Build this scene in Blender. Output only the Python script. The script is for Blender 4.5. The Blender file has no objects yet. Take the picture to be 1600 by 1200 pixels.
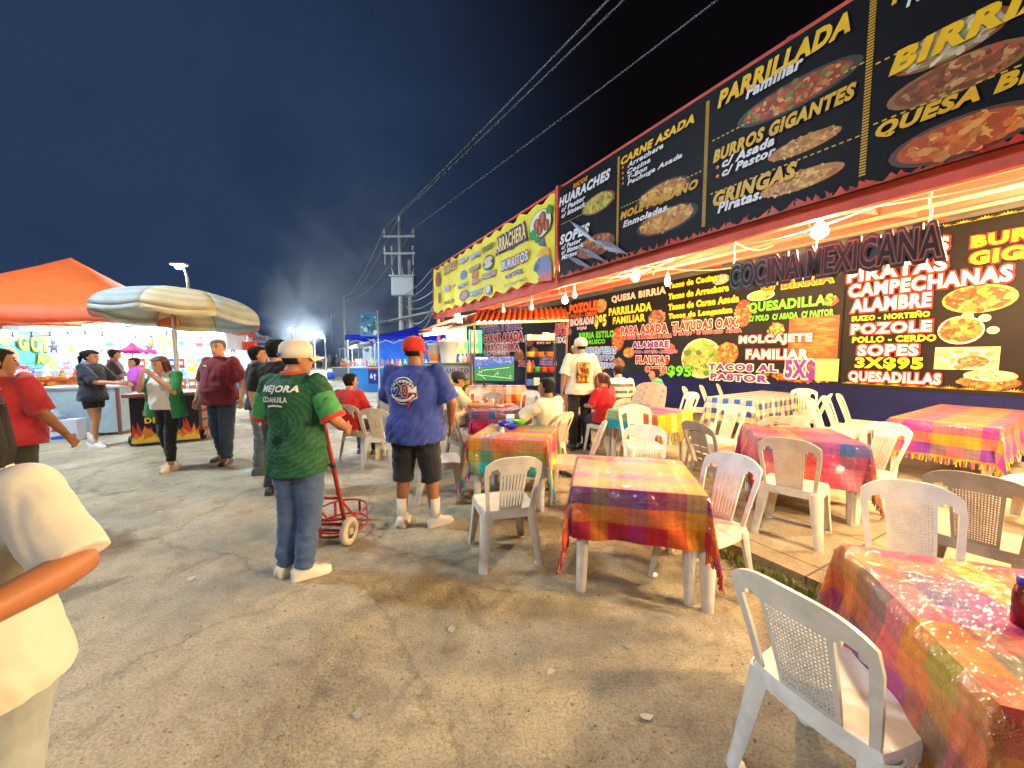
import bpy, bmesh, math, random
from math import sin, cos, pi, radians, sqrt, atan2, atan, floor
from mathutils import Vector, Matrix, noise
from mathutils.bvhtree import BVHTree
random.seed(7)
SC = bpy.context.scene
COL = SC.collection

# ------------------------------------------------------------------ camera
F, CX, CY, H = 600.0, 800.0, 600.0, 1.58
PITCH = atan(45 / 600)
cam = bpy.data.cameras.new("camera"); cam_o = bpy.data.objects.new("camera", cam); COL.objects.link(cam_o)
cam_o.location = (0, 0, H); cam_o.rotation_euler = (pi / 2 - PITCH, 0, 0)
cam.sensor_width = 36; cam.sensor_fit = 'HORIZONTAL'; cam.lens = 36 * F / 1600
cam.clip_start = 0.05; cam.clip_end = 600
SC.camera = cam_o

# ------------------------------------------------------------------ sky (night), exposure
world = bpy.data.worlds.new("World"); SC.world = world; world.use_nodes = True
wn, wl = world.node_tree.nodes, world.node_tree.links
bg = wn['Background']
tc = wn.new('ShaderNodeTexCoord')
sky = wn.new('ShaderNodeTexSky'); sky.sky_type = 'NISHITA'; sky.sun_disc = False
sky.sun_elevation = radians(-5); sky.sun_rotation = radians(-60)
SKY_STRENGTH = 0.025
# sky brightness falls from the smoky lit left to black on the right
dot = wn.new('ShaderNodeVectorMath'); dot.operation = 'DOT_PRODUCT'; dot.inputs[1].default_value = Vector((-0.68, 0.72, 0.17)).normalized()
wl.new(tc.outputs['Generated'], dot.inputs[0])
mr = wn.new('ShaderNodeMapRange'); mr.interpolation_type = 'SMOOTHSTEP'
mr.inputs['From Min'].default_value = 0.52; mr.inputs['From Max'].default_value = 1.0
wl.new(dot.outputs['Value'], mr.inputs['Value'])
nz = wn.new('ShaderNodeTexNoise'); nz.inputs['Scale'].default_value = 4.2; nz.inputs['Detail'].default_value = 5; nz.inputs['Distortion'].default_value = 0.6
wl.new(tc.outputs['Generated'], nz.inputs['Vector'])
nm = wn.new('ShaderNodeMapRange'); nm.inputs['From Min'].default_value = 0.3; nm.inputs['From Max'].default_value = 0.75
nm.inputs['To Min'].default_value = 0.86; nm.inputs['To Max'].default_value = 1.16
wl.new(nz.outputs['Fac'], nm.inputs['Value'])
mu = wn.new('ShaderNodeMath'); mu.operation = 'MULTIPLY'; wl.new(mr.outputs[0], mu.inputs[0]); wl.new(nm.outputs[0], mu.inputs[1])
mix = wn.new('ShaderNodeMix'); mix.data_type = 'RGBA'
mix.inputs['A'].default_value = (0.06, 0.045, 0.06, 1); mix.inputs['B'].default_value = (0.40, 0.80, 1.78, 1)
wl.new(mu.outputs[0], mix.inputs['Factor'])
add = wn.new('ShaderNodeMix'); add.data_type = 'RGBA'; add.blend_type = 'ADD'; add.inputs['Factor'].default_value = 0.25
wl.new(mix.outputs['Result'], add.inputs['A']); wl.new(sky.outputs['Color'], add.inputs['B'])
wl.new(add.outputs['Result'], bg.inputs['Color']); bg.inputs['Strength'].default_value = SKY_STRENGTH
SC.view_settings.view_transform = 'Standard'; SC.view_settings.look = 'None'
SC.view_settings.exposure = 1.15; SC.view_settings.gamma = 1.0
SC.cycles.use_denoising = True; SC.cycles.sample_clamp_indirect = 4.0; SC.cycles.sample_clamp_direct = 0
SC.cycles.max_bounces = 6; SC.cycles.transparent_max_bounces = 16; SC.cycles.caustics_reflective = False; SC.cycles.caustics_refractive = False

# ------------------------------------------------------------------ from photo pixel to place
R_, F_, U_ = Vector((1, 0, 0)), Vector((0, cos(PITCH), -sin(PITCH))), Vector((0, sin(PITCH), cos(PITCH)))
def ray(px, py): return R_ * ((px - CX) / F) + F_ + U_ * (-(py - CY) / F)
EYE = Vector((0, 0, H))
def G(px, py, z=0.0):
    d = ray(px, py); return EYE + d * ((z - H) / d.z)
def Y(px, py, y):
    d = ray(px, py); return EYE + d * (y / d.y)
U = Vector((-0.4816, 0.8764, 0)).normalized()      # along the shop front, away from the camera
N = Vector((U.y, -U.x, 0))                          # into the shop
class Plane:
    """an upright plane parallel to the shop front, `off` metres into the shop"""
    def __init__(s, off): s.off = off
    def uv(s, px, py):
        d = ray(px, py); p = EYE + d * ((s.off - N.dot(EYE)) / N.dot(d)); return (-U.dot(p), p.z)
    def p(s, a, z, out=0.0): return N * (s.off - out) - U * a + Vector((0, 0, z))

# ------------------------------------------------------------------ materials
MATS = {}
def lin(c):
    return tuple(((v / 12.92) if v <= 0.04045 else ((v + 0.055) / 1.055) ** 2.4) for v in c)
def rgb(r, g, b): return lin((r / 255, g / 255, b / 255))
def mat(name, col=(.5, .5, .5), rough=.6, var=.18, scale=6, bump=.0, bscale=60, metal=0, coat=0, attr=False, emit=None, es=0, spec=.5, sheen=0, sss=0):
    if name in MATS: return MATS[name]
    m = bpy.data.materials.new(name); m.use_nodes = True; nt = m.node_tree; n, l = nt.nodes, nt.links
    b = n['Principled BSDF']; b.inputs['Roughness'].default_value = rough; b.inputs['Metallic'].default_value = metal
    b.inputs['Specular IOR Level'].default_value = spec
    if coat: b.inputs['Coat Weight'].default_value = coat; b.inputs['Coat Roughness'].default_value = .12
    if sheen: b.inputs['Sheen Weight'].default_value = sheen; b.inputs['Sheen Roughness'].default_value = .5
    if sss:
        b.inputs['Subsurface Weight'].default_value = sss; b.inputs['Subsurface Radius'].default_value = (.012, .005, .003); b.inputs['Subsurface Scale'].default_value = 1
    t = n.new('ShaderNodeTexCoord')
    if attr:
        a = n.new('ShaderNodeAttribute'); a.attribute_name = 'Col'; src = a.outputs['Color']
    else:
        c = n.new('ShaderNodeRGB'); c.outputs[0].default_value = (*col, 1); src = c.outputs[0]
    if var:
        z = n.new('ShaderNodeTexNoise'); z.inputs['Scale'].default_value = scale; z.inputs['Detail'].default_value = 6; z.inputs['Roughness'].default_value = .65
        l.new(t.outputs['Object'], z.inputs['Vector'])
        r = n.new('ShaderNodeMapRange'); r.inputs['From Min'].default_value = .3; r.inputs['From Max'].default_value = .7
        r.inputs['To Min'].default_value = 1 - var; r.inputs['To Max'].default_value = 1 + var * .6
        l.new(z.outputs['Fac'], r.inputs['Value'])
        x = n.new('ShaderNodeMix'); x.data_type = 'RGBA'; x.blend_type = 'MULTIPLY'; x.inputs['Factor'].default_value = 1
        l.new(src, x.inputs['A']); l.new(r.outputs[0], x.inputs['B']); src = x.outputs['Result']
    l.new(src, b.inputs['Base Color'])
    if bump:
        z2 = n.new('ShaderNodeTexNoise'); z2.inputs['Scale'].default_value = bscale; z2.inputs['Detail'].default_value = 5
        l.new(t.outputs['Object'], z2.inputs['Vector'])
        bp = n.new('ShaderNodeBump'); bp.inputs['Strength'].default_value = bump; bp.inputs['Distance'].default_value = .02
        l.new(z2.outputs['Fac'], bp.inputs['Height']); l.new(bp.outputs[0], b.inputs['Normal'])
    if emit is not None:
        b.inputs['Emission Color'].default_value = (*emit, 1); b.inputs['Emission Strength'].default_value = es
        if attr: l.new(src, b.inputs['Emission Color'])
    MATS[name] = m; return m
def mk(m):   # node access of a material
    nt = m.node_tree; return nt.nodes, nt.links, nt.nodes['Principled BSDF']

# ------------------------------------------------------------------ mesh builder
class MB:
    def __init__(s): s.v = []; s.f = []; s.c = []; s.mi = []
    def add(s, vs, fs, c=(.5, .5, .5), mi=0):
        o = len(s.v); s.v += [Vector(v) for v in vs]
        for f in fs: s.f.append([i + o for i in f]); s.c.append(c); s.mi.append(mi)
        return s
    def box(s, lo, hi, c=(.5, .5, .5), M=None, mi=0, bev=0.0):
        x0, y0, z0 = lo; x1, y1, z1 = hi
        if bev <= 0:
            vs = [Vector(p) for p in ((x0, y0, z0), (x1, y0, z0), (x1, y1, z0), (x0, y1, z0), (x0, y0, z1), (x1, y0, z1), (x1, y1, z1), (x0, y1, z1))]
            fs = [(3, 2, 1, 0), (4, 5, 6, 7), (0, 1, 5, 4), (1, 2, 6, 5), (2, 3, 7, 6), (3, 0, 4, 7)]
        else:
            bm = bmesh.new(); bmesh.ops.create_cube(bm, size=1)
            for v in bm.verts: v.co = Vector(((x0 + x1) / 2 + v.co.x * (x1 - x0), (y0 + y1) / 2 + v.co.y * (y1 - y0), (z0 + z1) / 2 + v.co.z * (z1 - z0)))
            bmesh.ops.bevel(bm, geom=list(bm.edges), offset=bev, segments=2, profile=.5, affect='EDGES')
            bm.verts.index_update(); vs = [v.co.copy() for v in bm.verts]; fs = [[v.index for v in f.verts] for f in bm.faces]; bm.free()
        if M is not None: vs = [M @ v for v in vs]
        return s.add(vs, fs, c, mi)
    def rings(s, rs, c=(.5, .5, .5), cap=True, mi=0, close=True):
        """rs: list of rings, each the same number of points"""
        n = len(rs[0]); vs = [p for r in rs for p in r]; fs = []
        for i in range(len(rs) - 1):
            for j in range(n if close else n - 1):
                k = (j + 1) % n; fs.append((i * n + j, i * n + k, (i + 1) * n + k, (i + 1) * n + j))
        if cap and close: fs.append(tuple(reversed(range(n)))); fs.append(tuple(range((len(rs) - 1) * n, len(rs) * n)))
        return s.add(vs, fs, c, mi)
    def tube(s, pts, r, c=(.5, .5, .5), n=8, mi=0, ref=None, flat=1.0):
        """tube along pts; r one radius or one per point; flat squeezes the second axis"""
        pts = [Vector(p) for p in pts]; rs = []
        rr = r if isinstance(r, (list, tuple)) else [r] * len(pts)
        prev = None
        for i, p in enumerate(pts):
            t = (pts[min(i + 1, len(pts) - 1)] - pts[max(i - 1, 0)]).normalized()
            if prev is None:
                a = Vector(ref) if ref is not None else (Vector((0, 0, 1)) if abs(t.z) < .9 else Vector((1, 0, 0)))
            else: a = prev
            a = (a - t * a.dot(t)); a = a.normalized() if a.length > 1e-6 else t.orthogonal().normalized()
            b = t.cross(a); prev = a
            rs.append([p + a * (rr[i] * cos(2 * pi * j / n)) + b * (rr[i] * flat * sin(2 * pi * j / n)) for j in range(n)])
        return s.rings(rs, c, True, mi)
    def lathe(s, prof, c=(.5, .5, .5), n=16, o=(0, 0, 0), mi=0, cap=True):
        o = Vector(o)
        return s.rings([[o + Vector((r * cos(2 * pi * j / n), r * sin(2 * pi * j / n), z)) for j in range(n)] for r, z in prof], c, cap, mi)
    def ball(s, o, r, c=(.5, .5, .5), n=10, m=6, mi=0):
        o = Vector(o); r = r if isinstance(r, (tuple, list)) else (r, r, r)
        rs = []
        for i in range(m + 1):
            a = -pi / 2 + pi * min(max(i / m, .02), .98)
            rs.append([o + Vector((r[0] * cos(a) * cos(2 * pi * j / n), r[1] * cos(a) * sin(2 * pi * j / n), r[2] * sin(a))) for j in range(n)])
        return s.rings(rs, c, True, mi)
    def xf(s, M): s.v = [M @ v for v in s.v]; return s
    def build(s, name, m, parent=None, smooth=False, attr=True, kind=None):
        me = bpy.data.meshes.new(name); me.from_pydata([tuple(v) for v in s.v], [], s.f)
        ms = m if isinstance(m, (list, tuple)) else [m]
        for x in ms: me.materials.append(x)
        if len(ms) > 1: me.polygons.foreach_set('material_index', s.mi)
        if attr:
            a = me.color_attributes.new('Col', 'FLOAT_COLOR', 'CORNER'); buf = []
            for f, c in zip(s.f, s.c): buf += [c[0], c[1], c[2], 1.0] * len(f)
            a.data.foreach_set('color', buf)
        if smooth: me.polygons.foreach_set('use_smooth', [True] * len(me.polygons))
        me.update()
        return link(name, me, parent, kind)
def link(name, me, parent=None, kind=None):
    o = bpy.data.objects.new(name, me); COL.objects.link(o)
    if parent is not None: o.parent = parent
    if kind: o['kind'] = kind
    return o
def fix_normals(o):
    bm = bmesh.new(); bm.from_mesh(o.data); bmesh.ops.recalc_face_normals(bm, faces=list(bm.faces)); bm.to_mesh(o.data); bm.free(); return o
def smooth_by_angle(o, deg=40):
    me = o.data; bm = bmesh.new(); bm.from_mesh(me); bmesh.ops.recalc_face_normals(bm, faces=list(bm.faces))
    for f in bm.faces: f.smooth = True
    for e in bm.edges: e.smooth = (len(e.link_faces) == 2 and e.calc_face_angle(9) < radians(deg))
    bm.to_mesh(me); bm.free(); return o
def tag(o, label, cat, group=None):
    o['label'] = label; o['category'] = cat
    if group: o['group'] = group
    return o
def thing(name, label, cat, loc=(0, 0, 0), rz=0, group=None):
    o = bpy.data.objects.new(name, None); COL.objects.link(o); o.empty_display_size = .1
    o.location = loc; o.rotation_euler = (0, 0, rz); return tag(o, label, cat, group)
KIDS = {}
def copy_tree(o, loc, rz, label, group=None):
    def cp(x, par):
        c = x.copy(); COL.objects.link(c)
        if par is not None: c.parent = par
        for ch in x.children: cp(ch, c)
        return c
    c = cp(o, None); c.location = loc; c.rotation_euler = (0, 0, rz); c['label'] = label
    if group: c['group'] = group
    return c

# ------------------------------------------------------------------ lettering
_TX = {}
def glyphs(s, off=0.0, shear=0.0, sp=1.0):
    k = (s, off, shear, sp)
    if k in _TX: return _TX[k]
    cu = bpy.data.curves.new('txt', 'FONT'); cu.body = s; cu.offset = off; cu.shear = shear; cu.resolution_u = 3; cu.space_character = sp; cu.fill_mode = 'FRONT'
    ob = bpy.data.objects.new('txt', cu); COL.objects.link(ob)
    dg = bpy.context.evaluated_depsgraph_get(); me = bpy.data.meshes.new_from_object(ob.evaluated_get(dg))
    r = ([(v.co.x, v.co.y) for v in me.vertices], [tuple(p.vertices) for p in me.polygons])
    bpy.data.objects.remove(ob); bpy.data.curves.remove(cu); bpy.data.meshes.remove(me); _TX[k] = r; return r
def text2d(s, x0, y0, w, h, bold=.02, grow=0.0, shear=0.0):
    """glyph polygons whose plain bounding box is stretched to x0..x0+w, y0..y0+h; grow makes an outline"""
    sp = 1 + 2.5 * bold; vb, _ = glyphs(s, bold, shear, sp); vv, ff = glyphs(s, bold + grow, shear, sp)
    xs = [v[0] for v in vb]; ys = [v[1] for v in vb]; a, b, c, d = min(xs), max(xs), min(ys), max(ys)
    return [(x0 + (v[0] - a) / max(b - a, 1e-6) * w, y0 + (v[1] - c) / max(d - c, 1e-6) * h) for v in vv], ff
def put_text(mb, P, s, xl, yt, yb, xr, c, oc=None, bold=.025, grow=.035, shear=0, out=.006, oc2=None, g2=.07):
    """letters on plane P; xl/yt/yb/xr are where the photo shows the left end's top and foot and the right end"""
    a0, z0 = P.uv(xl, yb); _, z1 = P.uv(xl, yt); a1, _ = P.uv(xr, (yt + yb) / 2)
    for k, (cc, g, o) in enumerate(((oc2, g2, out), (oc, grow, out + .004), (c, 0, out + .008))):
        if cc is None: continue
        vv, ff = text2d(s, a0, z0, a1 - a0, z1 - z0, bold, g, shear)
        mb.add([P.p(x, y, o) for x, y in vv], ff, cc)
FOODP = {'red': [(.45, .07, .02), (.55, .16, .04), (.30, .05, .02), (.60, .32, .08), (.12, .20, .03)],
         'meat': [(.30, .10, .04), (.42, .18, .07), (.20, .07, .03), (.55, .30, .12), (.50, .10, .05)],
         'green': [(.20, .36, .05), (.50, .50, .10), (.62, .50, .12), (.10, .22, .03), (.62, .30, .06)],
         'gold': [(.62, .34, .07), (.70, .45, .12), (.50, .22, .05), (.66, .40, .10), (.40, .14, .03)],
         'pale': [(.62, .52, .40), (.50, .42, .33), (.30, .36, .16), (.70, .60, .45), (.40, .20, .10)],
         'orange': [(.62, .16, .03), (.70, .25, .05), (.50, .09, .02), (.72, .34, .08), (.40, .08, .02)]}
def food(P, px, py, rx, ry, kind, parent, n=90, plate=None, out=.006, rect=False, tilt=0.0, base=None):
    """a printed picture of a dish: a plate and many small scraps of food"""
    mb = MB(); a0, z0 = P.uv(px, py); a1, _ = P.uv(px + rx, py); _, z1 = P.uv(px, py - ry); ra, rz = abs(a1 - a0), abs(z1 - z0)
    pal = FOODP[kind]; rnd = random.Random(int(px * 7 + py)); ct, st = cos(tilt), sin(tilt)
    q = lambda x, y: (a0 + x * ct - y * st, z0 + x * st + y * ct)
    def ell(kx, ky, c, o, m=22): mb.add([P.p(*q(ra * kx * cos(2 * pi * j / m), rz * ky * sin(2 * pi * j / m)), o) for j in range(m)], [tuple(range(m))], c)
    if plate: ell(1.12, 1.16, plate, out)
    if rect: mb.add([P.p(*q(sx * ra * 1.1, sy * rz * 1.1), out) for sx, sy in ((-1, -1), (1, -1), (1, 1), (-1, 1))], [(0, 1, 2, 3)], rect if isinstance(rect, tuple) else pal[0])
    ell(.98, .98, base or pal[2], out + .002)
    for i in range(n):
        r = sqrt(rnd.random()) * .92; t = rnd.random() * 2 * pi; x, y = ra * r * cos(t), rz * r * sin(t)
        s = (.07 + .11 * rnd.random()); an = rnd.random() * pi; m = 6; k = .35 + .6 * rnd.random(); c = pal[rnd.randrange(len(pal))]; b = .75 + .5 * rnd.random()
        sc = min(ra, rz * 1.6) * s * 1.5
        mb.add([P.p(*q(x + sc * (cos(2 * pi * j / m) * cos(an) - k * sin(2 * pi * j / m) * sin(an)) * (.8 + .4 * rnd.random()), y + sc * .8 * (cos(2 * pi * j / m) * sin(an) + k * sin(2 * pi * j / m) * cos(an))), out + .004 + i * 3e-5) for j in range(m)], [tuple(range(m))], tuple(v * b for v in c))
    return mb.build('food_picture', MATS['print'], parent)
# ------------------------------------------------------------------ shared materials
mat('print', attr=True, spec=.3, rough=.42, var=.10, scale=9, bump=.15, bscale=5)
mat('paint', attr=True, rough=.5, var=.14, scale=10)
mat('cloth_attr', attr=True, rough=.88, var=.14, scale=14, bump=.12, bscale=220, sheen=.15)
mat('plastic_attr', attr=True, rough=.35, var=.08, scale=8)
mat('steel', rgb(150, 152, 155), rough=.4, var=.15, metal=.8)
mat('galv', rgb(190, 195, 198), rough=.5, var=.15, scale=9, metal=.2)
mat('black_iron', rgb(28, 27, 28), rough=.5, var=.3, scale=20)
mat('red_iron', rgb(170, 50, 38), rough=.55, var=.25, scale=7)
mat('red_steel', rgb(212, 86, 66), rough=.6, var=.22, scale=3)
mat('cord_white', rgb(205, 195, 170), rough=.6, var=.1)
mat('wire', rgb(120, 125, 130), rough=.5, var=0)
mat('concrete_pole', rgb(200, 200, 192), rough=.85, var=.2, scale=4, bump=.2)
mat('glass_white', rgb(225, 222, 212), rough=.3, var=.05)
def emitter(name, col, s):
    m = mat(name, col, rough=.4, var=0); b = m.node_tree.nodes['Principled BSDF']
    b.inputs['Emission Color'].default_value = (*col, 1); b.inputs['Emission Strength'].default_value = s; return m
WARM = (1.0, .66, .30); COOL = (.74, .90, 1.0)
emitter('bulb_lit', (1.0, .69, .35), 950)
emitter('tube_cool', COOL, 270)
emitter('kitchen_fill', (1, .86, .66), 90)
emitter('bulb_cool', COOL, 200)
emitter('street_cool', (.80, .93, 1.0), 3500)
emitter('street_warm', (1.0, .62, .22), 60)
emitter('added_lamp_behind', (.96, .97, 1.0), 215)  # glow of the lamp added behind the viewer
emitter('added_lamp_side', (.70, .85, 1.0), 330)  # glow of the lamp added left of the view
emitter('blue_lamp', (.04, .08, 1.0), 14)
emitter('far_cool', (.70, .88, 1.0), 200)
emitter('far_warm', (1.0, .75, .45), 200)

# ground: worn, dusty asphalt
m = mat('asphalt', rgb(150, 130, 104), rough=.8, var=0); n, l, b = mk(m)
t = n.new('ShaderNodeTexCoord')
def noise_node(scale, detail=6, rough=.6, dist=0):
    z = n.new('ShaderNodeTexNoise'); z.inputs['Scale'].default_value = scale; z.inputs['Detail'].default_value = detail; z.inputs['Roughness'].default_value = rough; z.inputs['Distortion'].default_value = dist
    l.new(t.outputs['Object'], z.inputs['Vector']); return z
def ramp(src, stops):
    r = n.new('ShaderNodeValToRGB'); e = r.color_ramp.elements
    while len(e) < len(stops): e.new(.5)
    for i, (p, c) in enumerate(stops): e[i].position = p; e[i].color = (*c, 1)
    l.new(src, r.inputs['Fac']); return r.outputs['Color']
def mult(a, bb, f=1.0, mode='MULTIPLY'):
    x = n.new('ShaderNodeMix'); x.data_type = 'RGBA'; x.blend_type = mode; x.inputs['Factor'].default_value = f
    l.new(a, x.inputs['A']); l.new(bb, x.inputs['B']); return x.outputs['Result']
big = ramp(noise_node(.55, 7, .62, .8).outputs['Fac'], [(.28, rgb(146, 137, 118)), (.5, rgb(184, 172, 144)), (.72, rgb(208, 197, 166))])
mid = ramp(noise_node(5.5, 7, .7, .3).outputs['Fac'], [(.30, (.70, .69, .67)), (.52, (.97, .97, .97)), (.75, (1.16, 1.14, 1.1))])
fine = ramp(noise_node(75, 4, .7).outputs['Fac'], [(.30, (.45, .42, .38)), (.48, (.95, .95, .95)), (.72, (1.35, 1.32, 1.25))])
c = mult(mult(big, mid), fine, .85)
stain = ramp(noise_node(1.3, 5, .55, 1.2).outputs['Fac'], [(.30, (.34, .32, .30)), (.41, (1, 1, 1)), (1, (1, 1, 1))]); c = mult(c, stain, .75)
vo = n.new('ShaderNodeTexVoronoi'); vo.feature = 'DISTANCE_TO_EDGE'; vo.inputs['Scale'].default_value = .52
wob = noise_node(2.4, 6, .7); wm = n.new('ShaderNodeVectorMath'); wm.operation = 'MULTIPLY_ADD'; wm.inputs[1].default_value = (.55, .55, 0)
l.new(wob.outputs['Color'], wm.inputs[0]); l.new(t.outputs['Object'], wm.inputs[2]); l.new(wm.outputs[0], vo.inputs['Vector'])
crk = ramp(vo.outputs['Distance'], [(0, (.35, .33, .30)), (.006, (.5, .48, .45)), (.012, (1, 1, 1))]); c = mult(c, crk, .40)
l.new(c, b.inputs['Base Color'])
rg = n.new('ShaderNodeMapRange'); rg.inputs['From Min'].default_value = .35; rg.inputs['From Max'].default_value = .65; rg.inputs['To Min'].default_value = .50; rg.inputs['To Max'].default_value = .88
l.new(noise_node(1.7, 6, .6).outputs['Fac'], rg.inputs['Value']); l.new(rg.outputs[0], b.inputs['Roughness'])
def bump_chain(prev, src, st, d):
    bp = n.new('ShaderNodeBump'); bp.inputs['Strength'].default_value = st; bp.inputs['Distance'].default_value = d; l.new(src, bp.inputs['Height'])
    if prev is not None: l.new(prev, bp.inputs['Normal'])
    return bp.outputs[0]
nn = bump_chain(None, noise_node(60, 5, .7).outputs['Fac'], .75, .022)
nn = bump_chain(nn, noise_node(16, 5, .65).outputs['Fac'], .6, .046)
nn = bump_chain(nn, noise_node(2.2, 4, .55).outputs['Fac'], .55, .12)
nn = bump_chain(nn, crk, .2, .01)
l.new(nn, b.inputs['Normal'])
mb = MB(); mb.box((-150, -12, -.5), (150, 320, 0)); mb.build('ground', m, kind='structure')

mb = MB(); rnd = random.Random(77)
for i in range(2600):
    y = .9 + 7 * rnd.random() ** 1.6; x = rnd.uniform(-1.35, 1.3) * y; q = Vector((x, y, 0))
    if N.dot(q) > 2.9: continue
    r = .003 + .006 * rnd.random() ** 3; g = .8 + .5 * rnd.random(); mb.ball(q + Vector((0, 0, r * .3)), (r, r * (.6 + .5 * rnd.random()), r * .6), (.30 * g, .26 * g, .20 * g), 5, 3)
mb.build('gravel', mat('gravel', attr=True, rough=.85, var=.2, scale=40), kind='stuff')
# concrete slab under the eaves
m = mat('slab', rgb(170, 158, 134), rough=.75, var=0); n, l, b = mk(m); t = n.new('ShaderNodeTexCoord')
big = ramp(noise_node(.9, 7, .6, .5).outputs['Fac'], [(.3, rgb(118, 106, 88)), (.55, rgb(160, 148, 124)), (.75, rgb(186, 172, 145))])
fin = ramp(noise_node(38, 5, .7).outputs['Fac'], [(.3, (.72, .7, .67)), (.6, (1.05, 1.04, 1.0))])
c = mult(big, fin)
br = n.new('ShaderNodeTexBrick'); br.inputs['Scale'].default_value = 1; br.inputs['Brick Width'].default_value = 1.25; br.inputs['Row Height'].default_value = .8; br.inputs['Mortar Size'].default_value = .008
br.offset = .0
for q in ('Color1', 'Color2'): br.inputs[q].default_value = (1, 1, 1, 1)
br.inputs['Mortar'].default_value = (.35, .33, .3, 1)
mp = n.new('ShaderNodeMapping'); mp.inputs['Rotation'].default_value = (0, 0, -atan2(U.y, U.x)); l.new(t.outputs['Object'], mp.inputs['Vector']); l.new(mp.outputs[0], br.inputs['Vector'])
c = mult(c, br.outputs['Color']); l.new(c, b.inputs['Base Color'])
nn = bump_chain(None, noise_node(45, 5, .7).outputs['Fac'], .4, .01); l.new(nn, b.inputs['Normal'])
SLAB = .06
WALL, FASC = 9.0, 4.23
def strip(name, o0, o1, a0, a1, z0, z1, m, kind='structure', parent=None, c=(.5, .5, .5)):
    """a box along the shop front: o = metres into the shop, a = metres to the right along it"""
    mb = MB(); vs = [N * o - U * a + Vector((0, 0, z)) for z in (z0, z1) for o, a in ((o0, a0), (o1, a0), (o1, a1), (o0, a1))]
    mb.add(vs, [(3, 2, 1, 0), (4, 5, 6, 7), (0, 1, 5, 4), (1, 2, 6, 5), (2, 3, 7, 6), (3, 0, 4, 7)], c)
    o = mb.build(name, m, parent, kind=kind); return fix_normals(o)
strip('concrete_floor', 3.0, 12.0, -22, 9, -.3, SLAB, m)

# grass along the slab edge
m = mat('grass', attr=True, rough=.7, var=.3, scale=30)
mb = MB(); rnd = random.Random(3)
for i in range(1500):
    k = rnd.random(); a = -2.25 + 1.45 * k if rnd.random() < .85 else -9 + 9 * rnd.random(); off = 2.93 - abs(rnd.gauss(0, .055)) - (.05 if rnd.random() < .3 else 0)
    p = N * off - U * a; h = .02 + .055 * rnd.random(); d = Vector((rnd.gauss(0, 1), rnd.gauss(0, 1), 0)).normalized() * .006; q = Vector((rnd.gauss(0, .03), rnd.gauss(0, .03), h))
    g = rnd.random(); mb.add([p - d, p + d, p + q], [(0, 1, 2)], (.10 + .13 * g, .14 + .10 * g, .03 + .03 * g))
mb.build('grass', m, kind='stuff')

# ------------------------------------------------------------------ the food hall: wall, roof, beams
t_ = thing('food_hall', 'long open-fronted food hall with red steel roof frame and blue back wall', 'building')
mat('blue_wall', rgb(18, 26, 74), spec=.2, rough=.7, var=.3, scale=2, bump=.1, bscale=8)
mat('dark_wall', rgb(92, 84, 74), rough=.7, var=.25, scale=3)
A0, A1 = -20.6, 7.5
strip('wall', WALL + .02, WALL + .14, A0, A1, SLAB, 4.1, MATS['dark_wall'], None, t_)
strip('lower_wall', WALL - .03, WALL + .015, A0, A1, SLAB + .002, 1.12, MATS['blue_wall'], None, t_)
AR = -13.6
# roof sheet rising from the fascia to the wall
mb = MB(); zf, zw = 3.28, 3.92; na = 300
mat('roof_red', rgb(100, 28, 24), rough=.55, var=.2, scale=2)
vs = []; fs = []
for i in range(na + 1):
    a = AR + (A1 - AR) * i / na; dz = .025 * (1 if i % 2 else 0)
    for o, z in ((FASC + .08, zf), (WALL + .02, zw)): vs.append(N * o - U * a + Vector((0, 0, z + dz)))
    for o, z in ((FASC + .08, zf), (WALL + .02, zw)): vs.append(N * o - U * a + Vector((0, 0, z + dz + .02)))
for i in range(na):
    k = i * 4; fs += [(k, k + 1, k + 5, k + 4), (k + 2, k + 6, k + 7, k + 3)]
mb.add(vs, fs); mb.build('roof', MATS['roof_red'], t_)
def beam(name, off, z0, z1, th=.06, m='red_steel', c=None): return strip(name, off, off + th, AR + .05, A1, z0, z1, MATS[m], None, t_)
beam('front_beam', FASC + .07, 2.86, 3.06, .07)
for off, z, h in ((5.35, 3.18, .17), (6.55, 3.34, .17), (7.75, 3.50, .16)):
    beam('roof_beam', off, z, z + h, .06); 
    strip('beam_flange', off - .05, off + .10, AR + .05, A1, z - .012, z - .001, mat('flange', rgb(206, 158, 128), rough=.5, var=.2), None, t_)
for a in (-13.4, -9.6, -5.9, -2.2, 1.5, 5.0):     # rafters across
    mb = MB(); vs = []
    for da in (-.05, .046):
        for o, z in ((FASC + .15, 3.06), (WALL, 3.70)):
            for dz in (0, .16): vs.append(N * o - U * (a + da) + Vector((0, 0, z + dz)))
    mb.add(vs, [(0, 1, 3, 2), (4, 6, 7, 5), (0, 2, 6, 4), (1, 5, 7, 3), (0, 4, 5, 1), (2, 3, 7, 6)]); fix_normals(mb.build('rafter', MATS['red_steel'], t_))
# fascia frame standing on the front beam
for a in (-13.45, -9.6, -5.92, -2.2, 1.5, 5.0):
    strip('fascia_post', FASC + .03, FASC + .08, a, a + .05, 3.0, 4.66, MATS['red_steel'], None, t_)
strip('fascia_rail', FASC + .03, FASC + .08, -13.5, A1, 4.60, 4.65, MATS['red_steel'], None, t_)
strip('fascia_rail', FASC + .03, FASC + .08, -13.5, A1, 3.07, 3.12, MATS['red_steel'], None, t_)
# posts at the ends and far inside
for a, off in ((AR + .1, FASC + .1), (5.6, FASC + .1)):
    strip('post', off, off + .1, a, a + .1, 0.0, 2.86, MATS['red_steel'], None, t_)

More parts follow.
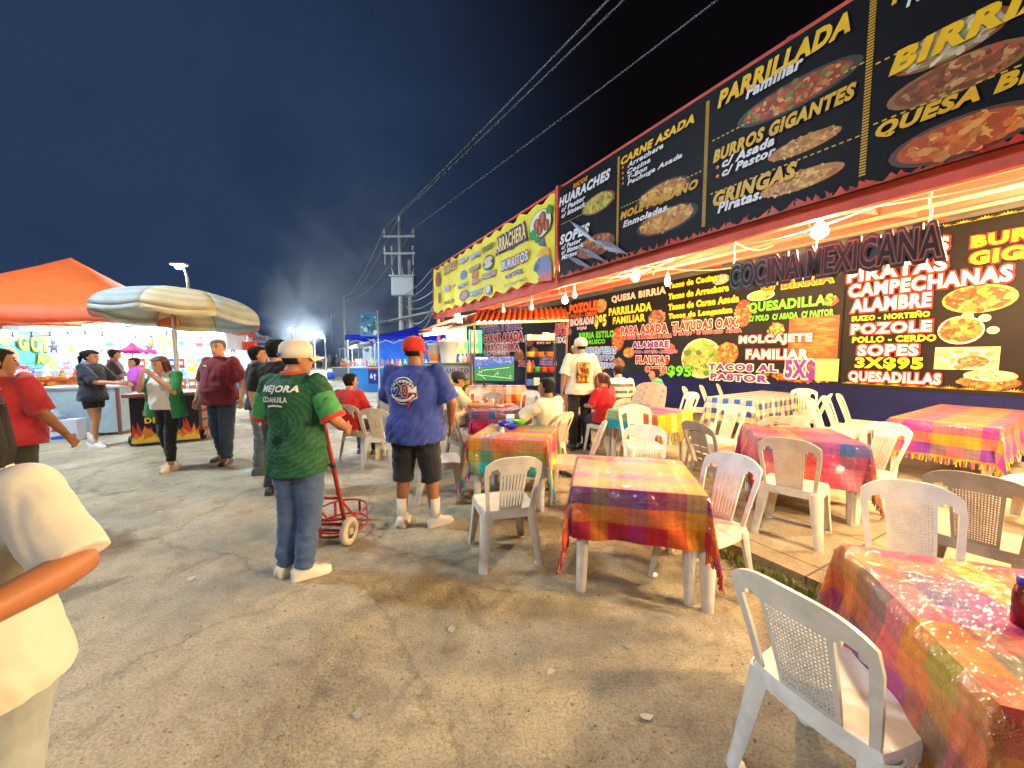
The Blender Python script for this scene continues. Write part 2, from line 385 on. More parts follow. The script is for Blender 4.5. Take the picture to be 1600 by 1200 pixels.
# ------------------------------------------------------------------ black menu banner on the fascia
P = Plane(FASC)
YEL, WHT, GLD = rgb(240, 196, 30), rgb(225, 228, 235), rgb(200, 150, 30)
mat('banner_black', rgb(20, 19, 24), rough=.5, var=.35, scale=2.5, bump=.3, bscale=3.2, spec=.15)
ban = strip('menu_banner', FASC - .015, FASC + .01, -5.86, 3.6, 2.98, 4.58, MATS['banner_black'], None)
tag(ban, 'long black printed menu banner with yellow dish names along the roof edge', 'banner')
mb = MB()
pt = lambda s, xl, yt, yb, xr, c=YEL, b=.055, sh=.24: put_text(mb, P, s, xl, yt, yb, xr, c, bold=b, shear=sh, out=.030)
pt('RICOS', 898, 289, 296, 921, rgb(230, 150, 30)); pt('HUARACHES', 876, 311, 325, 956, WHT)
pt('c/ Pastor', 880, 325, 333, 917, WHT, .046); pt('c/ Bisteck', 880, 335, 342, 918, WHT, .046)
pt('SOPES', 877, 369, 384, 924, WHT); pt('c/ Pastor', 880, 384, 391, 911, WHT, .046); pt('c/ Bisteck', 880, 392, 399, 915, WHT, .046); pt('Mixtos', 880, 400, 407, 904, WHT, .046)
pt('CARNE ASADA', 973, 248, 260, 1086); pt('Arrachera', 983, 256, 264, 1039, WHT, .046); pt('Cecina', 983, 266.5, 274, 1019, WHT, .046); pt('T-Bon', 983, 275.5, 283, 1014, WHT, .046); pt('Pechuga Asada', 983, 284, 293, 1068, WHT, .046)
pt('MOLE POBLANO', 972, 333, 345, 1092, rgb(215, 165, 40)); pt('Enmoladas.', 976, 347, 357, 1048, WHT, .046)
pt('PARRILLADA', 1124, 147, 172, 1325); pt('Familiar', 1168, 140, 158, 1256, WHT, .046)
pt('BURROS GIGANTES', 1117, 238, 257, 1334, rgb(220, 178, 40)); pt('c/ Asada', 1131, 250, 264, 1212, WHT, .046); pt('c/ Pastor', 1131, 265, 278, 1214, WHT, .046)
pt('GRINGAS', 1117, 303, 325, 1246, rgb(215, 172, 45)); pt('Piratas.', 1124, 319, 335, 1193, WHT, .046)
pt('TLAYUDAS', 1392, -16, 15, 1640); pt('Yucatecas', 1415, -3, 18, 1560, WHT, .046)
pt('BIRRIA', 1391, 90, 123, 1662); pt('QUESA BIRRIA', 1370, 198, 223, 1775, rgb(225, 180, 30))
for (x, y) in ((975, 271), (975, 279), (975, 287), (975, 262), (1123, 262), (1123, 276)):
    a, z = P.uv(x, y); mb.add([P.p(a + .02 * cos(k), z + .02 * sin(k), .022) for k in range(6)], [tuple(range(6))], rgb(230, 140, 30))
# beaded vertical dividers and dotted rules
for x, y0, y1 in ((967, 250, 404), (1104, 170, 362), (1357, 10, 285)):
    a, z0 = P.uv(x, y1); a = P.uv((x + x) / 2, (y0 + y1) / 2)[0]; z1 = P.uv(x, y0)[1]; k = 60
    for i in range(k):
        z = 3.09 + (4.50 - 3.09) * i / k; mb.add([P.p(a - .022, z, .022), P.p(a + .022, z, .022), P.p(a + .022, z + .014, .022), P.p(a - .022, z + .014, .022)], [(0, 1, 2, 3)], rgb(205, 165, 40))
for xa, ya, xb in ((972, 326, 1096), (1115, 222, 1350), (1112, 305, 1345), (1370, 103, 1640), (1366, 197, 1640), (878, 352, 962)):
    a, z = P.uv(xa, ya); a1 = P.uv(xb, ya - 60)[0]; i = 0
    while a < a1:
        mb.add([P.p(a, z, .022), P.p(a + .03, z, .022), P.p(a + .03, z + .012, .022), P.p(a, z + .012, .022)], [(0, 1, 2, 3)], rgb(215, 180, 60)); a += .055
# red flames along the lower hem
rnd = random.Random(5); a = -5.85
while a < 3.58:
    w = .05 + .07 * rnd.random(); h = .03 + .07 * rnd.random(); lean = rnd.gauss(0, .03)
    mb.add([P.p(a, 2.985, .019), P.p(a + w, 2.985, .019), P.p(a + w * .7 + lean, 2.985 + h * .6, .019), P.p(a + w * .5 + lean * 2, 2.985 + h, .019), P.p(a + w * .3 + lean, 2.985 + h * .5, .019)], [(0, 1, 2, 3, 4)],
           (.40 + .2 * rnd.random(), .03 + .06 * rnd.random(), .02)); a += w * .6
mb.build('lettering', MATS['print'], ban)
for x, y, rx, ry, kd, pl in ((935, 318, 24, 13, 'green', (.25, .09, .04)), (930, 385, 28, 15, 'meat', (.25, .09, .04)), (1035, 302, 40, 15, 'gold', (.05, .04, .04)), (1040, 345, 46, 17, 'gold', (.03, .03, .03)),
                         (1240, 150, 95, 20, 'red', (.05, .05, .046)), (1255, 227, 62, 13, 'gold', None), (1250, 283, 72, 15, 'gold', None), (1480, 70, 90, 24, 'pale', (.30, .12, .046)),
                         (1490, 122, 110, 24, 'meat', (.30, .14, .046)), (1500, 215, 120, 28, 'orange', (.10, .06, .046))):
    food(P, x, y, rx, ry, kd, ban, 110, pl, out=.019)
# loose clear plastic flap hanging off the left end
mb = MB()
for (xa, ya), (xb, yb), w in (((893, 345), (935, 380), 5), ((930, 375), (985, 398), 6), ((905, 385), (955, 412), 4), ((935, 380), (975, 392), 4), ((886, 400), (930, 420), 4)):
    pa, pb = P.uv(xa, ya), P.uv(xb, yb); d = Vector((pb[0] - pa[0], pb[1] - pa[1])); q = Vector((-d.y, d.x)).normalized() * .012 * w
    mb.add([P.p(pa[0], pa[1], .046), P.p((pa[0] + pb[0]) / 2 + q.x, (pa[1] + pb[1]) / 2 + q.y, .07), P.p(pb[0], pb[1], .046), P.p((pa[0] + pb[0]) / 2 - q.x, (pa[1] + pb[1]) / 2 - q.y, .03)], [(0, 1, 2, 3)], rgb(120, 125, 150))
mb.build('plastic_flap', mat('flap', attr=True, rough=.2, var=.3, scale=8), ban)

# ------------------------------------------------------------------ yellow painted banner further along
mat('banner_yellow', rgb(240, 226, 56), rough=.5, var=.12, scale=2, bump=.4, bscale=2.5)
mb = MB(); rnd = random.Random(2); k = 60; top = []; bot = []
for i in range(k + 1):
    a = -13.35 + (13.35 - 6.02) * i / k; top.append(P.p(a, 4.50 + .05 * sin(i * 1.3) + .03 * rnd.random(), .03 + .02 * sin(i * .9))); bot.append(P.p(a, 3.06 + .05 * sin(i * 1.1 + 1), .03 + .02 * sin(i * .8)))
mb.add(bot + top, [(i, i + 1, k + 2 + i, k + 1 + i) for i in range(k)])
yb = mb.build('taco_banner', MATS['banner_yellow'])
md = yb.modifiers.new('s', 'SOLIDIFY'); md.thickness = .004
tag(yb, 'bright yellow painted banner with blue donkey and colourful dish badges', 'banner')
mb = MB(); OUT = .062
def badge(s, xl, yt, ybm, xr, c, bgc): put_text(mb, P, s, xl, yt, ybm, xr, c, bold=.03, oc=bgc, grow=.10, out=OUT)
put_text(mb, P, 'ARRACHERA', 779, 376, 397, 826, rgb(245, 225, 140), rgb(90, 60, 130), .03, .07, 0, OUT, rgb(60, 40, 110), .14)
put_text(mb, P, 'BURRITOS', 788, 410, 424, 829, rgb(190, 225, 245), rgb(180, 70, 40), .03, .10, 0, OUT)
put_text(mb, P, 'NORTE\u00d1OS', 794, 428, 437, 821, rgb(40, 60, 160), None, .03, 0, 0, OUT)
put_text(mb, P, '(HARINA Y MAIZ)', 792, 445, 451, 827, rgb(90, 90, 100), None, .0, 0, 0, OUT)
for s, xl, yt, ybm, xr, c, bgc in (('TAMALES', 696, 419, 430, 716, rgb(240, 215, 150), rgb(150, 60, 50)), ('TORTAS', 721, 408, 414, 734, rgb(240, 240, 250), rgb(40, 60, 130)), ('GORDITAS', 738, 401, 407, 753, rgb(230, 235, 250), rgb(60, 80, 170)),
                             ('TACOS', 757, 389, 396, 774, rgb(120, 180, 90), rgb(150, 60, 60)), ('LONCHES', 737, 420, 426, 753, rgb(220, 200, 160), rgb(70, 80, 120)), ('SOPES', 697, 450, 457, 706, rgb(250, 250, 250), rgb(120, 90, 170)),
                             ('C/U', 710, 446, 449, 715, rgb(230, 220, 220), rgb(190, 60, 70)), ('QUESADILLAS', 719, 447, 452, 735, rgb(200, 230, 210), rgb(50, 90, 130)), ('BIRRIA', 741, 440, 445, 753, rgb(230, 180, 180), rgb(140, 70, 90)),
                             ('MULITAS', 738, 458, 464, 758, rgb(190, 220, 210), rgb(110, 100, 140)), ('HAMBURGUESAS', 757, 431, 438, 779, rgb(230, 190, 160), rgb(70, 90, 150)), ('SABOR', 697, 472, 477, 713, rgb(140, 110, 60), rgb(232, 214, 58))):
    badge(s, xl, yt, ybm, xr, c, bgc)
def blob(pts, c, o=OUT): mb.add([P.p(*P.uv(x, y), o) for x, y in reversed(pts)], [tuple(range(len(pts)))], c)
def oval(x, y, rx, ry, c, o=OUT): a, z = P.uv(x, y); ra = abs(P.uv(x + rx, y)[0] - a); rz = abs(P.uv(x, y - ry)[1] - z); mb.add([P.p(a + ra * cos(2 * pi * j / 20), z + rz * sin(2 * pi * j / 20), o) for j in range(20)], [tuple(range(20))], c)
oval(766, 411, 8.6, 12, rgb(70, 75, 85)); oval(766, 407, 7, 5, rgb(215, 200, 160), OUT + .004); oval(766, 415, 7, 4, rgb(190, 205, 190), OUT + .006)
oval(728, 462, 8, 8, rgb(130, 120, 150)); oval(728, 462, 6, 6, rgb(190, 150, 130), OUT + .004); oval(727, 430, 5, 7, rgb(90, 130, 190)); oval(745, 430, 5, 6, rgb(200, 120, 80)); oval(766, 453, 5, 8, rgb(120, 110, 130)); oval(766, 452, 3.6, 6, rgb(215, 205, 190), OUT + .004)
oval(687, 437, 4, 12, rgb(110, 110, 110)); oval(687, 437, 3, 9, rgb(190, 80, 60), OUT + .004); oval(689, 466, 1.6, 9, rgb(170, 80, 60))
# plate of meat
oval(848, 352, 19, 23, rgb(40, 60, 60)); oval(848, 351, 17.5, 21, rgb(225, 235, 225), OUT + .003)
for x, y, r in ((843, 352, 5), (852, 342, 6), (858, 352, 5), (848, 360, 5)): oval(x, y, r, r * 1.8, rgb(150, 70, 50), OUT + .006); oval(x, y, r * .4, r * 1.5, rgb(205, 120, 90), OUT + .009)
for x, y, r in ((838, 368, 6), (863, 328, 5), (844, 375, 4)): oval(x, y, r, r * 1.4, rgb(60, 150, 80), OUT + .012)
# donkey in a straw hat
G1, G2 = rgb(110, 125, 165), rgb(75, 88, 125)
blob([(846, 432), (840, 421), (840, 412), (846, 404), (856, 399), (864, 402), (866, 418), (865, 435), (852, 434)], G1, OUT + .003); blob([(838, 423), (839, 416), (845, 410), (848, 418), (843, 427)], G2, OUT + .006)
blob([(845, 436), (851, 427), (866, 425), (867, 438), (846, 441)], rgb(200, 90, 85), OUT + .007); blob([(846, 384), (850, 371), (852, 386)], G1, OUT + .003); blob([(849, 385), (855, 370), (857, 386)], G2, OUT + .003)
blob([(842, 402), (848, 392), (856, 386), (862, 388), (864, 398), (853, 399)], rgb(225, 170, 60), OUT + .009); oval(848, 408, 1, 1.6, (.02, .02, .02), OUT + .012)
mb.build('lettering', MATS['print'], yb)
strip('banner_post', FASC - .02, FASC + .03, -13.50, -13.44, 2.9, 4.66, MATS['red_steel'], None, yb); strip('banner_post', FASC - .02, FASC + .025, -6.0, -5.93, 2.9, 4.66, MATS['red_steel'], None, yb)

# ------------------------------------------------------------------ menus on the back wall
W = Plane(WALL)
mat('menu_black', rgb(27, 24, 22), spec=.2, rough=.5, var=.2, scale=3, bump=.3, bscale=3)
RED, PNK, PUR, GRN, ORG = rgb(215, 40, 35), rgb(245, 215, 215), rgb(125, 50, 140), rgb(110, 210, 40), rgb(240, 110, 30)
CRM, YLW = rgb(250, 240, 220), rgb(248, 220, 40)
def menu(name, label, xl, xr, yt_at, z0, z1, out=.03):
    a0 = W.uv(xl, 520)[0]; a1 = W.uv(xr, 520)[0]; o = strip(name, WALL - out - .012, WALL - out, a0, a1, z0, z1, MATS['menu_black'], None); return tag(o, label, 'menu board')
m1 = menu('wall_menu', 'dark wall menu with red edged white dish names and burrito pictures', 1320, 1900, 0, .99, 3.66)
mb = MB()
def wt(s, xl, yt, ybm, xr, c, oc=None, g=.045, b=.058): put_text(mb, W, s, xl, yt, ybm, xr, c, oc, b, g, 0, .064)
for s, xl, yt, ybm, xr in (('PIRATAS', 1326, 424, 443, 1481), ('CAMPECHANAS', 1328, 446, 466, 1582), ('ALAMBRE', 1332, 469, 489, 1457), ('POZOLE', 1332, 507, 523, 1458), ('SOPES', 1342, 539, 556, 1438), ('QUESADILLAS', 1328, 579.5, 597, 1473), ('BURROS', 1326, 398, 418, 1483)):
    wt(s, xl, yt, ybm, xr, CRM, RED, .085, .046)
for s, xl, yt, ybm, xr in (('SUIZO - NORTE\u00d1O', 1333, 493, 502.6, 1455), ('POLLO - CERDO', 1334, 526.6, 536, 1465), ('3X$95', 1338, 558, 577, 1445)): wt(s, xl, yt, ybm, xr, YLW, None, .06, .046)
wt('BURROS', 1519, 371, 389, 1725, YLW, RED, .07, .046); wt('GIGANTES', 1516.5, 396, 416, 1790, YLW, RED, .07, .046)
wt('TACOS', 1640, 470, 500, 1800, CRM, RED, .08)
for i in range(46):   # yellow agave trim along top and bottom
    a = W.uv(1322, 500)[0] + .12 + i * .21
    for z in (1.06, 3.60):
        for k in (-2, -1, 0, 1, 2): mb.add([W.p(a + k * .012, z, .048), W.p(a + k * .012 + .02, z, .048), W.p(a + k * .042 + .01, z + .05 - abs(k) * .012, .048)], [(0, 1, 2)], rgb(215, 190, 40))
        mb.add([W.p(a - .1, z - .008, .048), W.p(a + .1, z - .008, .048), W.p(a + .1, z + .004, .048), W.p(a - .1, z + .004, .048)], [(0, 1, 2, 3)], rgb(130, 115, 35))
mb.build('lettering', MATS['print'], m1)
food(W, 1530, 467, 56, 19, 'red', m1, 150, rgb(190, 150, 70), .046); food(W, 1502, 516, 34, 19, 'red', m1, 120, rgb(205, 175, 175), .046)
food(W, 1510, 560, 48, 16, 'pale', m1, 120, None, .046, rect=rgb(235, 220, 130)); food(W, 1522, 565, 26, 9, 'meat', m1, 70, None, .052); food(W, 1545, 597, 54, 11, 'red', m1, 90, None, .046); food(W, 1548, 587, 46, 9, 'pale', m1, 40, None, .054, base=rgb(215, 165, 115))
for x, y in ((1513, 494), (1540, 497), (1553, 516)): food(W, x, y, 9, 5, 'pale', m1, 25, rgb(220, 200, 200), .046)

m2 = menu('wall_menu', 'crowded wall menu of tacos and quesadillas between shelf rack and larger menu', 893, 1317, 0, 1.02, 3.62)
mb = MB()
wt('POZOLE', 892, 477, 491, 935, ORG, RED, .046); wt('POLLO - CERDO', 895, 492, 498, 935, ORG); wt('ENCHILADAS', 893.5, 499, 510, 930, PNK, rgb(200, 90, 100), .03); wt('ROJAS', 904, 511, 517, 919, PNK)
wt('$95', 931.5, 493, 514, 950, YLW); wt('BIRRIA ESTILO', 907, 520, 530, 962, GRN); wt('JALISCO', 919, 531, 540, 948, GRN)
wt('HAMBURGUESAS', 911, 543, 553, 965, rgb(90, 150, 220), CRM, .06); wt('C/ CHURIPOS', 924, 555, 563, 962, rgb(70, 120, 200), CRM, .046); wt('C/ HUEVO', 928, 566, 574, 962, rgb(80, 130, 210), CRM, .046)
wt('QUESA BIRRIA', 958, 463, 475, 1043, rgb(235, 205, 175)); wt('PARRILLADA', 953.6, 482, 494, 1021, YLW); wt('FAMILIAR', 960, 496, 507, 1011, YLW)
wt('PAPA ASADA', 972.6, 511, 524, 1046, RED, CRM, .06); wt('C/ PASTOR C/ ARRACHERA C/ ASADA', 977, 525, 531, 1052, RED, PNK, .046)
wt('ALAMBRE', 990, 534.5, 544, 1048, PUR, CRM, .07); wt('SUIZO - NORTE\u00d1O - HAWAIANO', 993, 546.7, 552, 1061, PUR, PNK, .046); wt('FLAUTAS', 996, 556, 568, 1048, RED, CRM, .07)
wt('$95', 1045.5, 571, 589, 1083, GRN, (.01, .03, .01), .05, .04); wt('ORDEN', 1010, 572, 581, 1044, RED, CRM, .046)
for s, yt, ybm, xr in (('Tacos de Cecina', 443, 452, 1123), ('Tacos de Arrachera', 459.5, 469, 1141), ('Tacos de Carne Asada', 475.5, 485.5, 1157), ('Tacos de Longaniza', 490.5, 501, 1147)): wt(s, 1047, yt, ybm, xr, YLW, rgb(190, 110, 20), .03)
wt('TLAYUDAS OAX.', 1052, 504, 518, 1157, RED, CRM, .06); wt('C/ TASAJO * C/ CHORIZO  MIXTA', 1054, 519.5, 526, 1161, RED, PNK, .046)
wt('QUESADILLAS', 1172, 474, 491, 1303, GRN, (.02, .05, .01), .04, .045); wt('C/ POLO  C/ ASADA  C/ PASTOR', 1173, 494, 503, 1305, GRN, (.02, .05, .01), .04)
wt('C/ BIRRIA', 1192, 441, 457, 1305, ORG, YLW, .04)
a, z0 = W.uv(1232, 562); a1, z1 = W.uv(1314, 492); rnd = random.Random(9)   # red pastor-meat photograph
mb.add([W.p(a, z0 - .35, .044), W.p(a1, z0 - .35, .044), W.p(a1, z1, .044), W.p(a, z1, .044)], [(0, 1, 2, 3)], rgb(190, 80, 40))
for i in range(260):
    x = a + rnd.random() * (a1 - a - .25); z = z0 - .33 + rnd.random() * (z1 - z0 + .30); w = .10 + .25 * rnd.random(); h = .012 + .02 * rnd.random(); s = rnd.gauss(0, .03); k = rnd.random()
    mb.add([W.p(x, z, .045 + i * 1e-5), W.p(x + w * .5, z - h + s * .5, .045 + i * 1e-5), W.p(min(x + w, a1), z + s, .045 + i * 1e-5), W.p(x + w * .5, z + h + s * .5, .045 + i * 1e-5)], [(0, 1, 2, 3)], (.32 + .35 * k, .08 + .16 * k, .02 + .03 * k))
wt('MOLCAJETE', 1157, 525, 540, 1272, CRM, RED, .07); wt('FAMILIAR', 1168, 546, 561, 1267, CRM, RED, .07)
wt('TACOS AL', 1109, 567.5, 578, 1217.5, PUR, CRM, .08); wt('PASTOR', 1112.5, 582.5, 593, 1203, PUR, CRM, .08); wt('5X$', 1228, 562, 594, 1277, PUR, CRM, .06)
mb.build('lettering', MATS['print'], m2)
food(W, 1097, 560, 30, 27, 'green', m2, 170, rgb(220, 200, 150), .046); food(W, 1138, 552, 18, 17, 'orange', m2, 90, None, .046); food(W, 1163, 490, 14, 22, 'red', m2, 90, None, .046); food(W, 1128, 437, 14, 8, 'pale', m2, 50, None, .046)
food(W, 1028, 497, 14, 12, 'meat', m2, 80, None, .046); food(W, 941, 478, 9, 11, 'gold', m2, 60, None, .046); food(W, 967, 530, 9, 16, 'orange', m2, 80, rgb(170, 70, 30), .046); food(W, 984, 551, 8, 7, 'gold', m2, 40, rgb(200, 100, 40), .046)
food(W, 909, 538, 6, 6, 'meat', m2, 40, None, .046); food(W, 1152, 585, 80, 9, 'orange', m2, 120, None, .036, base=rgb(50, 35, 28))
food(W, 1214, 517, 14, 13, 'gold', m2, 70, None, .046, base=rgb(60, 30, 20)); food(W, 1300, 470, 12, 8, 'orange', m2, 50, None, .046); food(W, 1190, 462, 20, 7, 'green', m2, 60, rgb(230, 220, 200), .046); food(W, 1048, 545, 9, 9, 'orange', m2, 50, None, .046)
food(W, 900, 545, 6, 9, 'red', m2, 40, None, .046); food(W, 935, 572, 14, 8, 'gold', m2, 60, None, .046); food(W, 1032, 578, 12, 9, 'red', m2, 60, None, .046); food(W, 967, 568, 11, 9, 'meat', m2, 60, None, .046); food(W, 1075, 502, 10, 8, 'red', m2, 50, None, .0455)
food(W, 1255, 590, 55, 8, 'orange', m2, 110, None, .0455, base=rgb(90, 30, 18)); food(W, 1390, 590, 0.1, .1, 'red', m2, 1, None, .046) if False else None
# price patch taped over
a0, z0 = W.uv(1276, 594); a1, z1 = W.uv(1314, 561); mb = MB(); nx = 8
vs = [W.p(a0 + (a1 - a0) * i / nx, z0 + (z1 - z0) * j / nx, .075 + .012 * noise.noise(Vector((i * .9, j * .9, 3)))) for j in range(nx + 1) for i in range(nx + 1)]
mb.add(vs, [(j * (nx + 1) + i, j * (nx + 1) + i + 1, (j + 1) * (nx + 1) + i + 1, (j + 1) * (nx + 1) + i) for j in range(nx) for i in range(nx)], rgb(240, 215, 110))
o = mb.build('paper_patch', MATS['print']); o.modifiers.new('s', 'SOLIDIFY').thickness = .003; tag(o, 'plain yellow paper square taped over a price on the taco menu', 'paper')

m3 = menu('wall_menu', 'far wall menu with burros and carne asada above the television', 752, 890, 0, .45, 3.55)
mb = MB()
wt('BURROS GIGANTES', 752, 500, 512, 826, PUR, PNK, .06); wt('C/ PASTOR O BISTECK', 755, 513, 521, 818, PUR, PNK, .06)
wt('CARNE ASADA', 757, 524, 537, 820, RED, CRM, .09); wt('ARRACHERA', 758, 539, 549, 814, RED, CRM, .09); wt('T-BONE', 758, 551, 559, 797, RED, CRM, .09)
wt('MOLE', 870, 506, 515, 891, RED, CRM, .046); wt('POBLANO', 868, 517, 525, 895, RED, PNK, .046); wt('SOPES', 841, 527, 538, 863, CRM, RED, .06); wt('C/3X$', 865, 527, 538, 888, CRM, PUR, .06); wt('GRINGAS', 845, 555, 562, 868, PUR, PNK, .06); wt('PIRATAS', 846, 564, 570, 872, PUR, PNK, .06)
wt('ASADA', 812, 563, 572, 838, RED, PNK, .06); wt('FLAUTAS', 858, 493, 502, 891, YLW)
mb.build('lettering', MATS['print'], m3)
food(W, 812, 556, 8, 9, 'orange', m3, 60, None, .046); food(W, 828, 532, 8, 10, 'meat', m3, 60, None, .046); food(W, 835, 550, 7, 8, 'red', m3, 60, None, .046)

# ------------------------------------------------------------------ hanging letter sign
S = Plane(4.62); mb = MB()
a0, z0 = S.uv(1143, 452); z1 = S.uv(1143, 417)[1]; a1 = S.uv(1476, 375)[0]
zz0, zz1 = S.uv(1300, 428)[1], S.uv(1300, 384)[1]
sg = thing('letter_sign', 'black cut-out sign reading cocina mexicana hung from the roof beam', 'sign')
vv, ff = text2d('COCINA MEXICANA', a0, zz0, a1 - a0, zz1 - zz0, .03, .10); bm = MB()
nb = len(vv)
for o in (0, .03): bm.add([S.p(x, y, o) for x, y in vv], ff, (.03, .03, .035))
pad = .012
bm.add([S.p(a0 + .01, zz0 - pad + .02, .004), S.p(a1 - .01, zz0 - pad + .02, .004), S.p(a1 - .01, zz1 - .02, .004), S.p(a0 + .01, zz1 - .02, .004)], [(0, 1, 2, 3)], (.03, .03, .035))
# rim of the black backing
from collections import Counter
ed = Counter()
for f in ff:
    for i in range(len(f)): ed[tuple(sorted((f[i], f[(i + 1) % len(f)])))] += 1
for (i, j), k in ed.items():
    if k == 1: bm.add([S.p(*vv[i], 0), S.p(*vv[j], 0), S.p(*vv[j], .03), S.p(*vv[i], .03)], [(0, 1, 2, 3)], (.03, .03, .035))
bm.build('backing', MATS['paint'], sg)
mb = MB(); vv, ff = text2d('COCINA MEXICANA', a0, zz0, a1 - a0, zz1 - zz0, .03, .028)
for f in ff:
    cx = sum(vv[i][0] for i in f) / len(f); k = min(max((cx - a0) / (a1 - a0) * 3.2, 0), 1)
    mb.add([S.p(*vv[i], .036) for i in f], [tuple(range(len(f)))], tuple(p * (1 - k) + q * k for p, q in zip(rgb(95, 150, 150), rgb(165, 105, 100))))
vv, ff = text2d('COCINA MEXICANA', a0, zz0, a1 - a0, zz1 - zz0, .03, -.012)
mb.add([S.p(x, y, .044) for x, y in vv], ff, (.012, .011, .012)); mb.build('letter_face', MATS['print'], sg)
for x, y in ((1146, 418), (1452, 350), (1275, 385)):
    a, z = S.uv(x, y); mb = MB(); mb.tube([S.p(a, zz1 - .03, .01), S.p(a + .01, zz1 + .12, .0), S.p(a - .01, 2.86, -.01), S.p(a, 3.0, -.02)], .009, n=6); mb.build('hanger', MATS['cord_white'], sg)

# ------------------------------------------------------------------ lamps under the roof
def hung_lamp(px, py, off, lit, label, r=.062, m='bulb_lit', top=3.2):
    """a bulb in a socket on a cord from the roof"""
    d = ray(px, py); p = EYE + d * (off / N.dot(d)); t = thing('hanging_lamp', label, 'lamp', p, 0, 'lamps hanging under the roof')
    mb = MB(); prof = [(.018, .105), (.030, .085), (r * .80, .045), (r, 0), (r * .92, -.03), (r * .55, -.058), (.004, -.068)]
    mb.lathe(prof, n=14); smooth_by_angle(mb.build('bulb', MATS[m] if lit else MATS['glass_white'], t), 60)
    mb = MB(); mb.lathe([(.022, .10), (.026, .12), (.026, .155), (.016, .175), (.006, .18)], n=10); mb.build('socket', MATS['cord_white'], t)
    mb = MB(); mb.tube([(0, 0, .17), (.012, .006, .17 + (top - p.z - .17) * .5), (0, 0, max(top - p.z, .3))], .006, n=5); mb.build('cord', MATS['cord_white'], t)
    return t
hung_lamp(1281, 362, 4.66, True, 'brightest lit bulb beside the hanging letter sign', .075)
hung_lamp(993, 433, 5.0, True, 'lit bulb above the quesa birria lettering')
hung_lamp(1043, 441, 6.0, True, 'smaller lit bulb just beside the lit bulb over quesa birria', .046)
hung_lamp(883, 470, 5.4, True, 'lit bulb at the corner of the rust-coloured awning')
hung_lamp(715, 493, 4.55, True, 'lit bulb hanging over the green drinks counter', .07)
for k, (x, y, o, lb) in enumerate(((786, 485, 4.7, 'unlit white bulb hung in front of the awning beside the yellow banner'), (830, 481, 4.7, 'unlit white bulb in front of the awning near the black banner'), (897, 461, 4.7, 'unlit white bulb right of the lit corner bulb over the shelf rack'))):
    hung_lamp(x, y, o, False, lb)
# unseen bulbs added past the right edge of the frame, lighting the foreground
for a, off, z in ((1.0, 4.45, 2.72), (2.9, 4.6, 2.75), (-.4, 7.0, 3.0)):
    p = N * off - U * a + Vector((0, 0, z)); t = thing('hanging_lamp', 'added lit bulb, assumed further along the eave out of view', 'lamp', p, 0, 'lamps hanging under the roof')
    mb = MB(); mb.lathe([(.018, .115), (.040, .095), (.10, .05), (.125, 0), (.10, -.055), (.05, -.10), (.004, -.11)], n=14); mb.build('bulb', MATS['bulb_lit'], t)
    mb = MB(); mb.tube([(0, 0, .1), (0, 0, 3.2 - z)], .006, n=5); mb.build('cord', MATS['cord_white'], t)
# loose wiring sagging between the lamps
mb = MB()
wp = [N * o - U * a + Vector((0, 0, z)) for a, o, z in ((-13, 4.6, 2.98), (-11, 4.7, 2.86), (-8.5, 4.75, 3.0), (-6.6, 5.1, 2.95), (-4.9, 4.9, 3.02), (-3.2, 4.68, 2.97), (-1.6, 4.7, 2.95), (0.2, 4.72, 3.0), (2, 4.8, 2.95))]
for i in range(len(wp) - 1):
    a, b_ = wp[i], wp[i + 1]; mb.tube([a.lerp(b_, k / 8) - Vector((0, 0, .09 * sin(pi * k / 8))) for k in range(9)], .007, n=5)
for a, o0, z0, a2, o2, z2 in ((-4.4, 4.7, 2.98, -4.1, 7.4, 3.25), (-5.4, 4.6, 2.95, -4.3, 5.4, 3.15), (-2.9, 4.6, 2.98, -3.4, 6.5, 3.28)):
    p, q = N * o0 - U * a + Vector((0, 0, z0)), N * o2 - U * a2 + Vector((0, 0, z2)); mb.tube([p.lerp(q, k / 8) - Vector((0, 0, .1 * sin(pi * k / 8))) for k in range(9)], .009, n=5)
tag(mb.build('lamp_wiring', MATS['cord_white']), 'pale electric cord looping along the red front beam between bulbs', 'cable')
for a, o, z, h in ((-3.9, 4.45, 3.0, .28), (-2.0, 4.40, 3.0, .22), (-6.2, 4.45, 3.0, .25)):
    mb = MB(); p = N * o - U * a + Vector((0, 0, z)); mb.tube([p + Vector((.02 * sin(k * 1.3), .02 * cos(k * 1.7), -h * k / 8)) for k in range(9)], .008, n=5)
    tag(mb.build('cord_end', MATS['cord_white']), 'short loose cord end dangling from the red front beam', 'cord', 'loose cord ends on the front beam')
# ------------------------------------------------------------------ moulded plastic chairs
def plastic(name, c, dirt=.26):
    m = mat(name, c, rough=.36, var=dirt, scale=11, bump=.05, bscale=90); return m
plastic('white_plastic', rgb(220, 216, 207), .18); plastic('grey_plastic', rgb(150, 140, 128), .25); plastic('cream_plastic', rgb(216, 207, 186), .18)
def back_point(u, v, o):
    au = abs(u); zt = .872 - .055 * au ** 3.4 - .012 * u * u; hw = .178 + .042 * v - .03 * max(0, v - .8) * 2
    return Vector((u * hw, -.185 - .135 * v ** 1.15 - .042 * (1 - u * u) * (.35 + .65 * v) + o, .405 + v * (zt - .405)))
def breaks(pts, step):
    pts = sorted(set(round(p, 5) for p in pts)); out = []
    for a, b in zip(pts, pts[1:]):
        k = max(1, int(round((b - a) / step + .3))); out += [a + (b - a) * i / k for i in range(k)]
    return out + [pts[-1]]
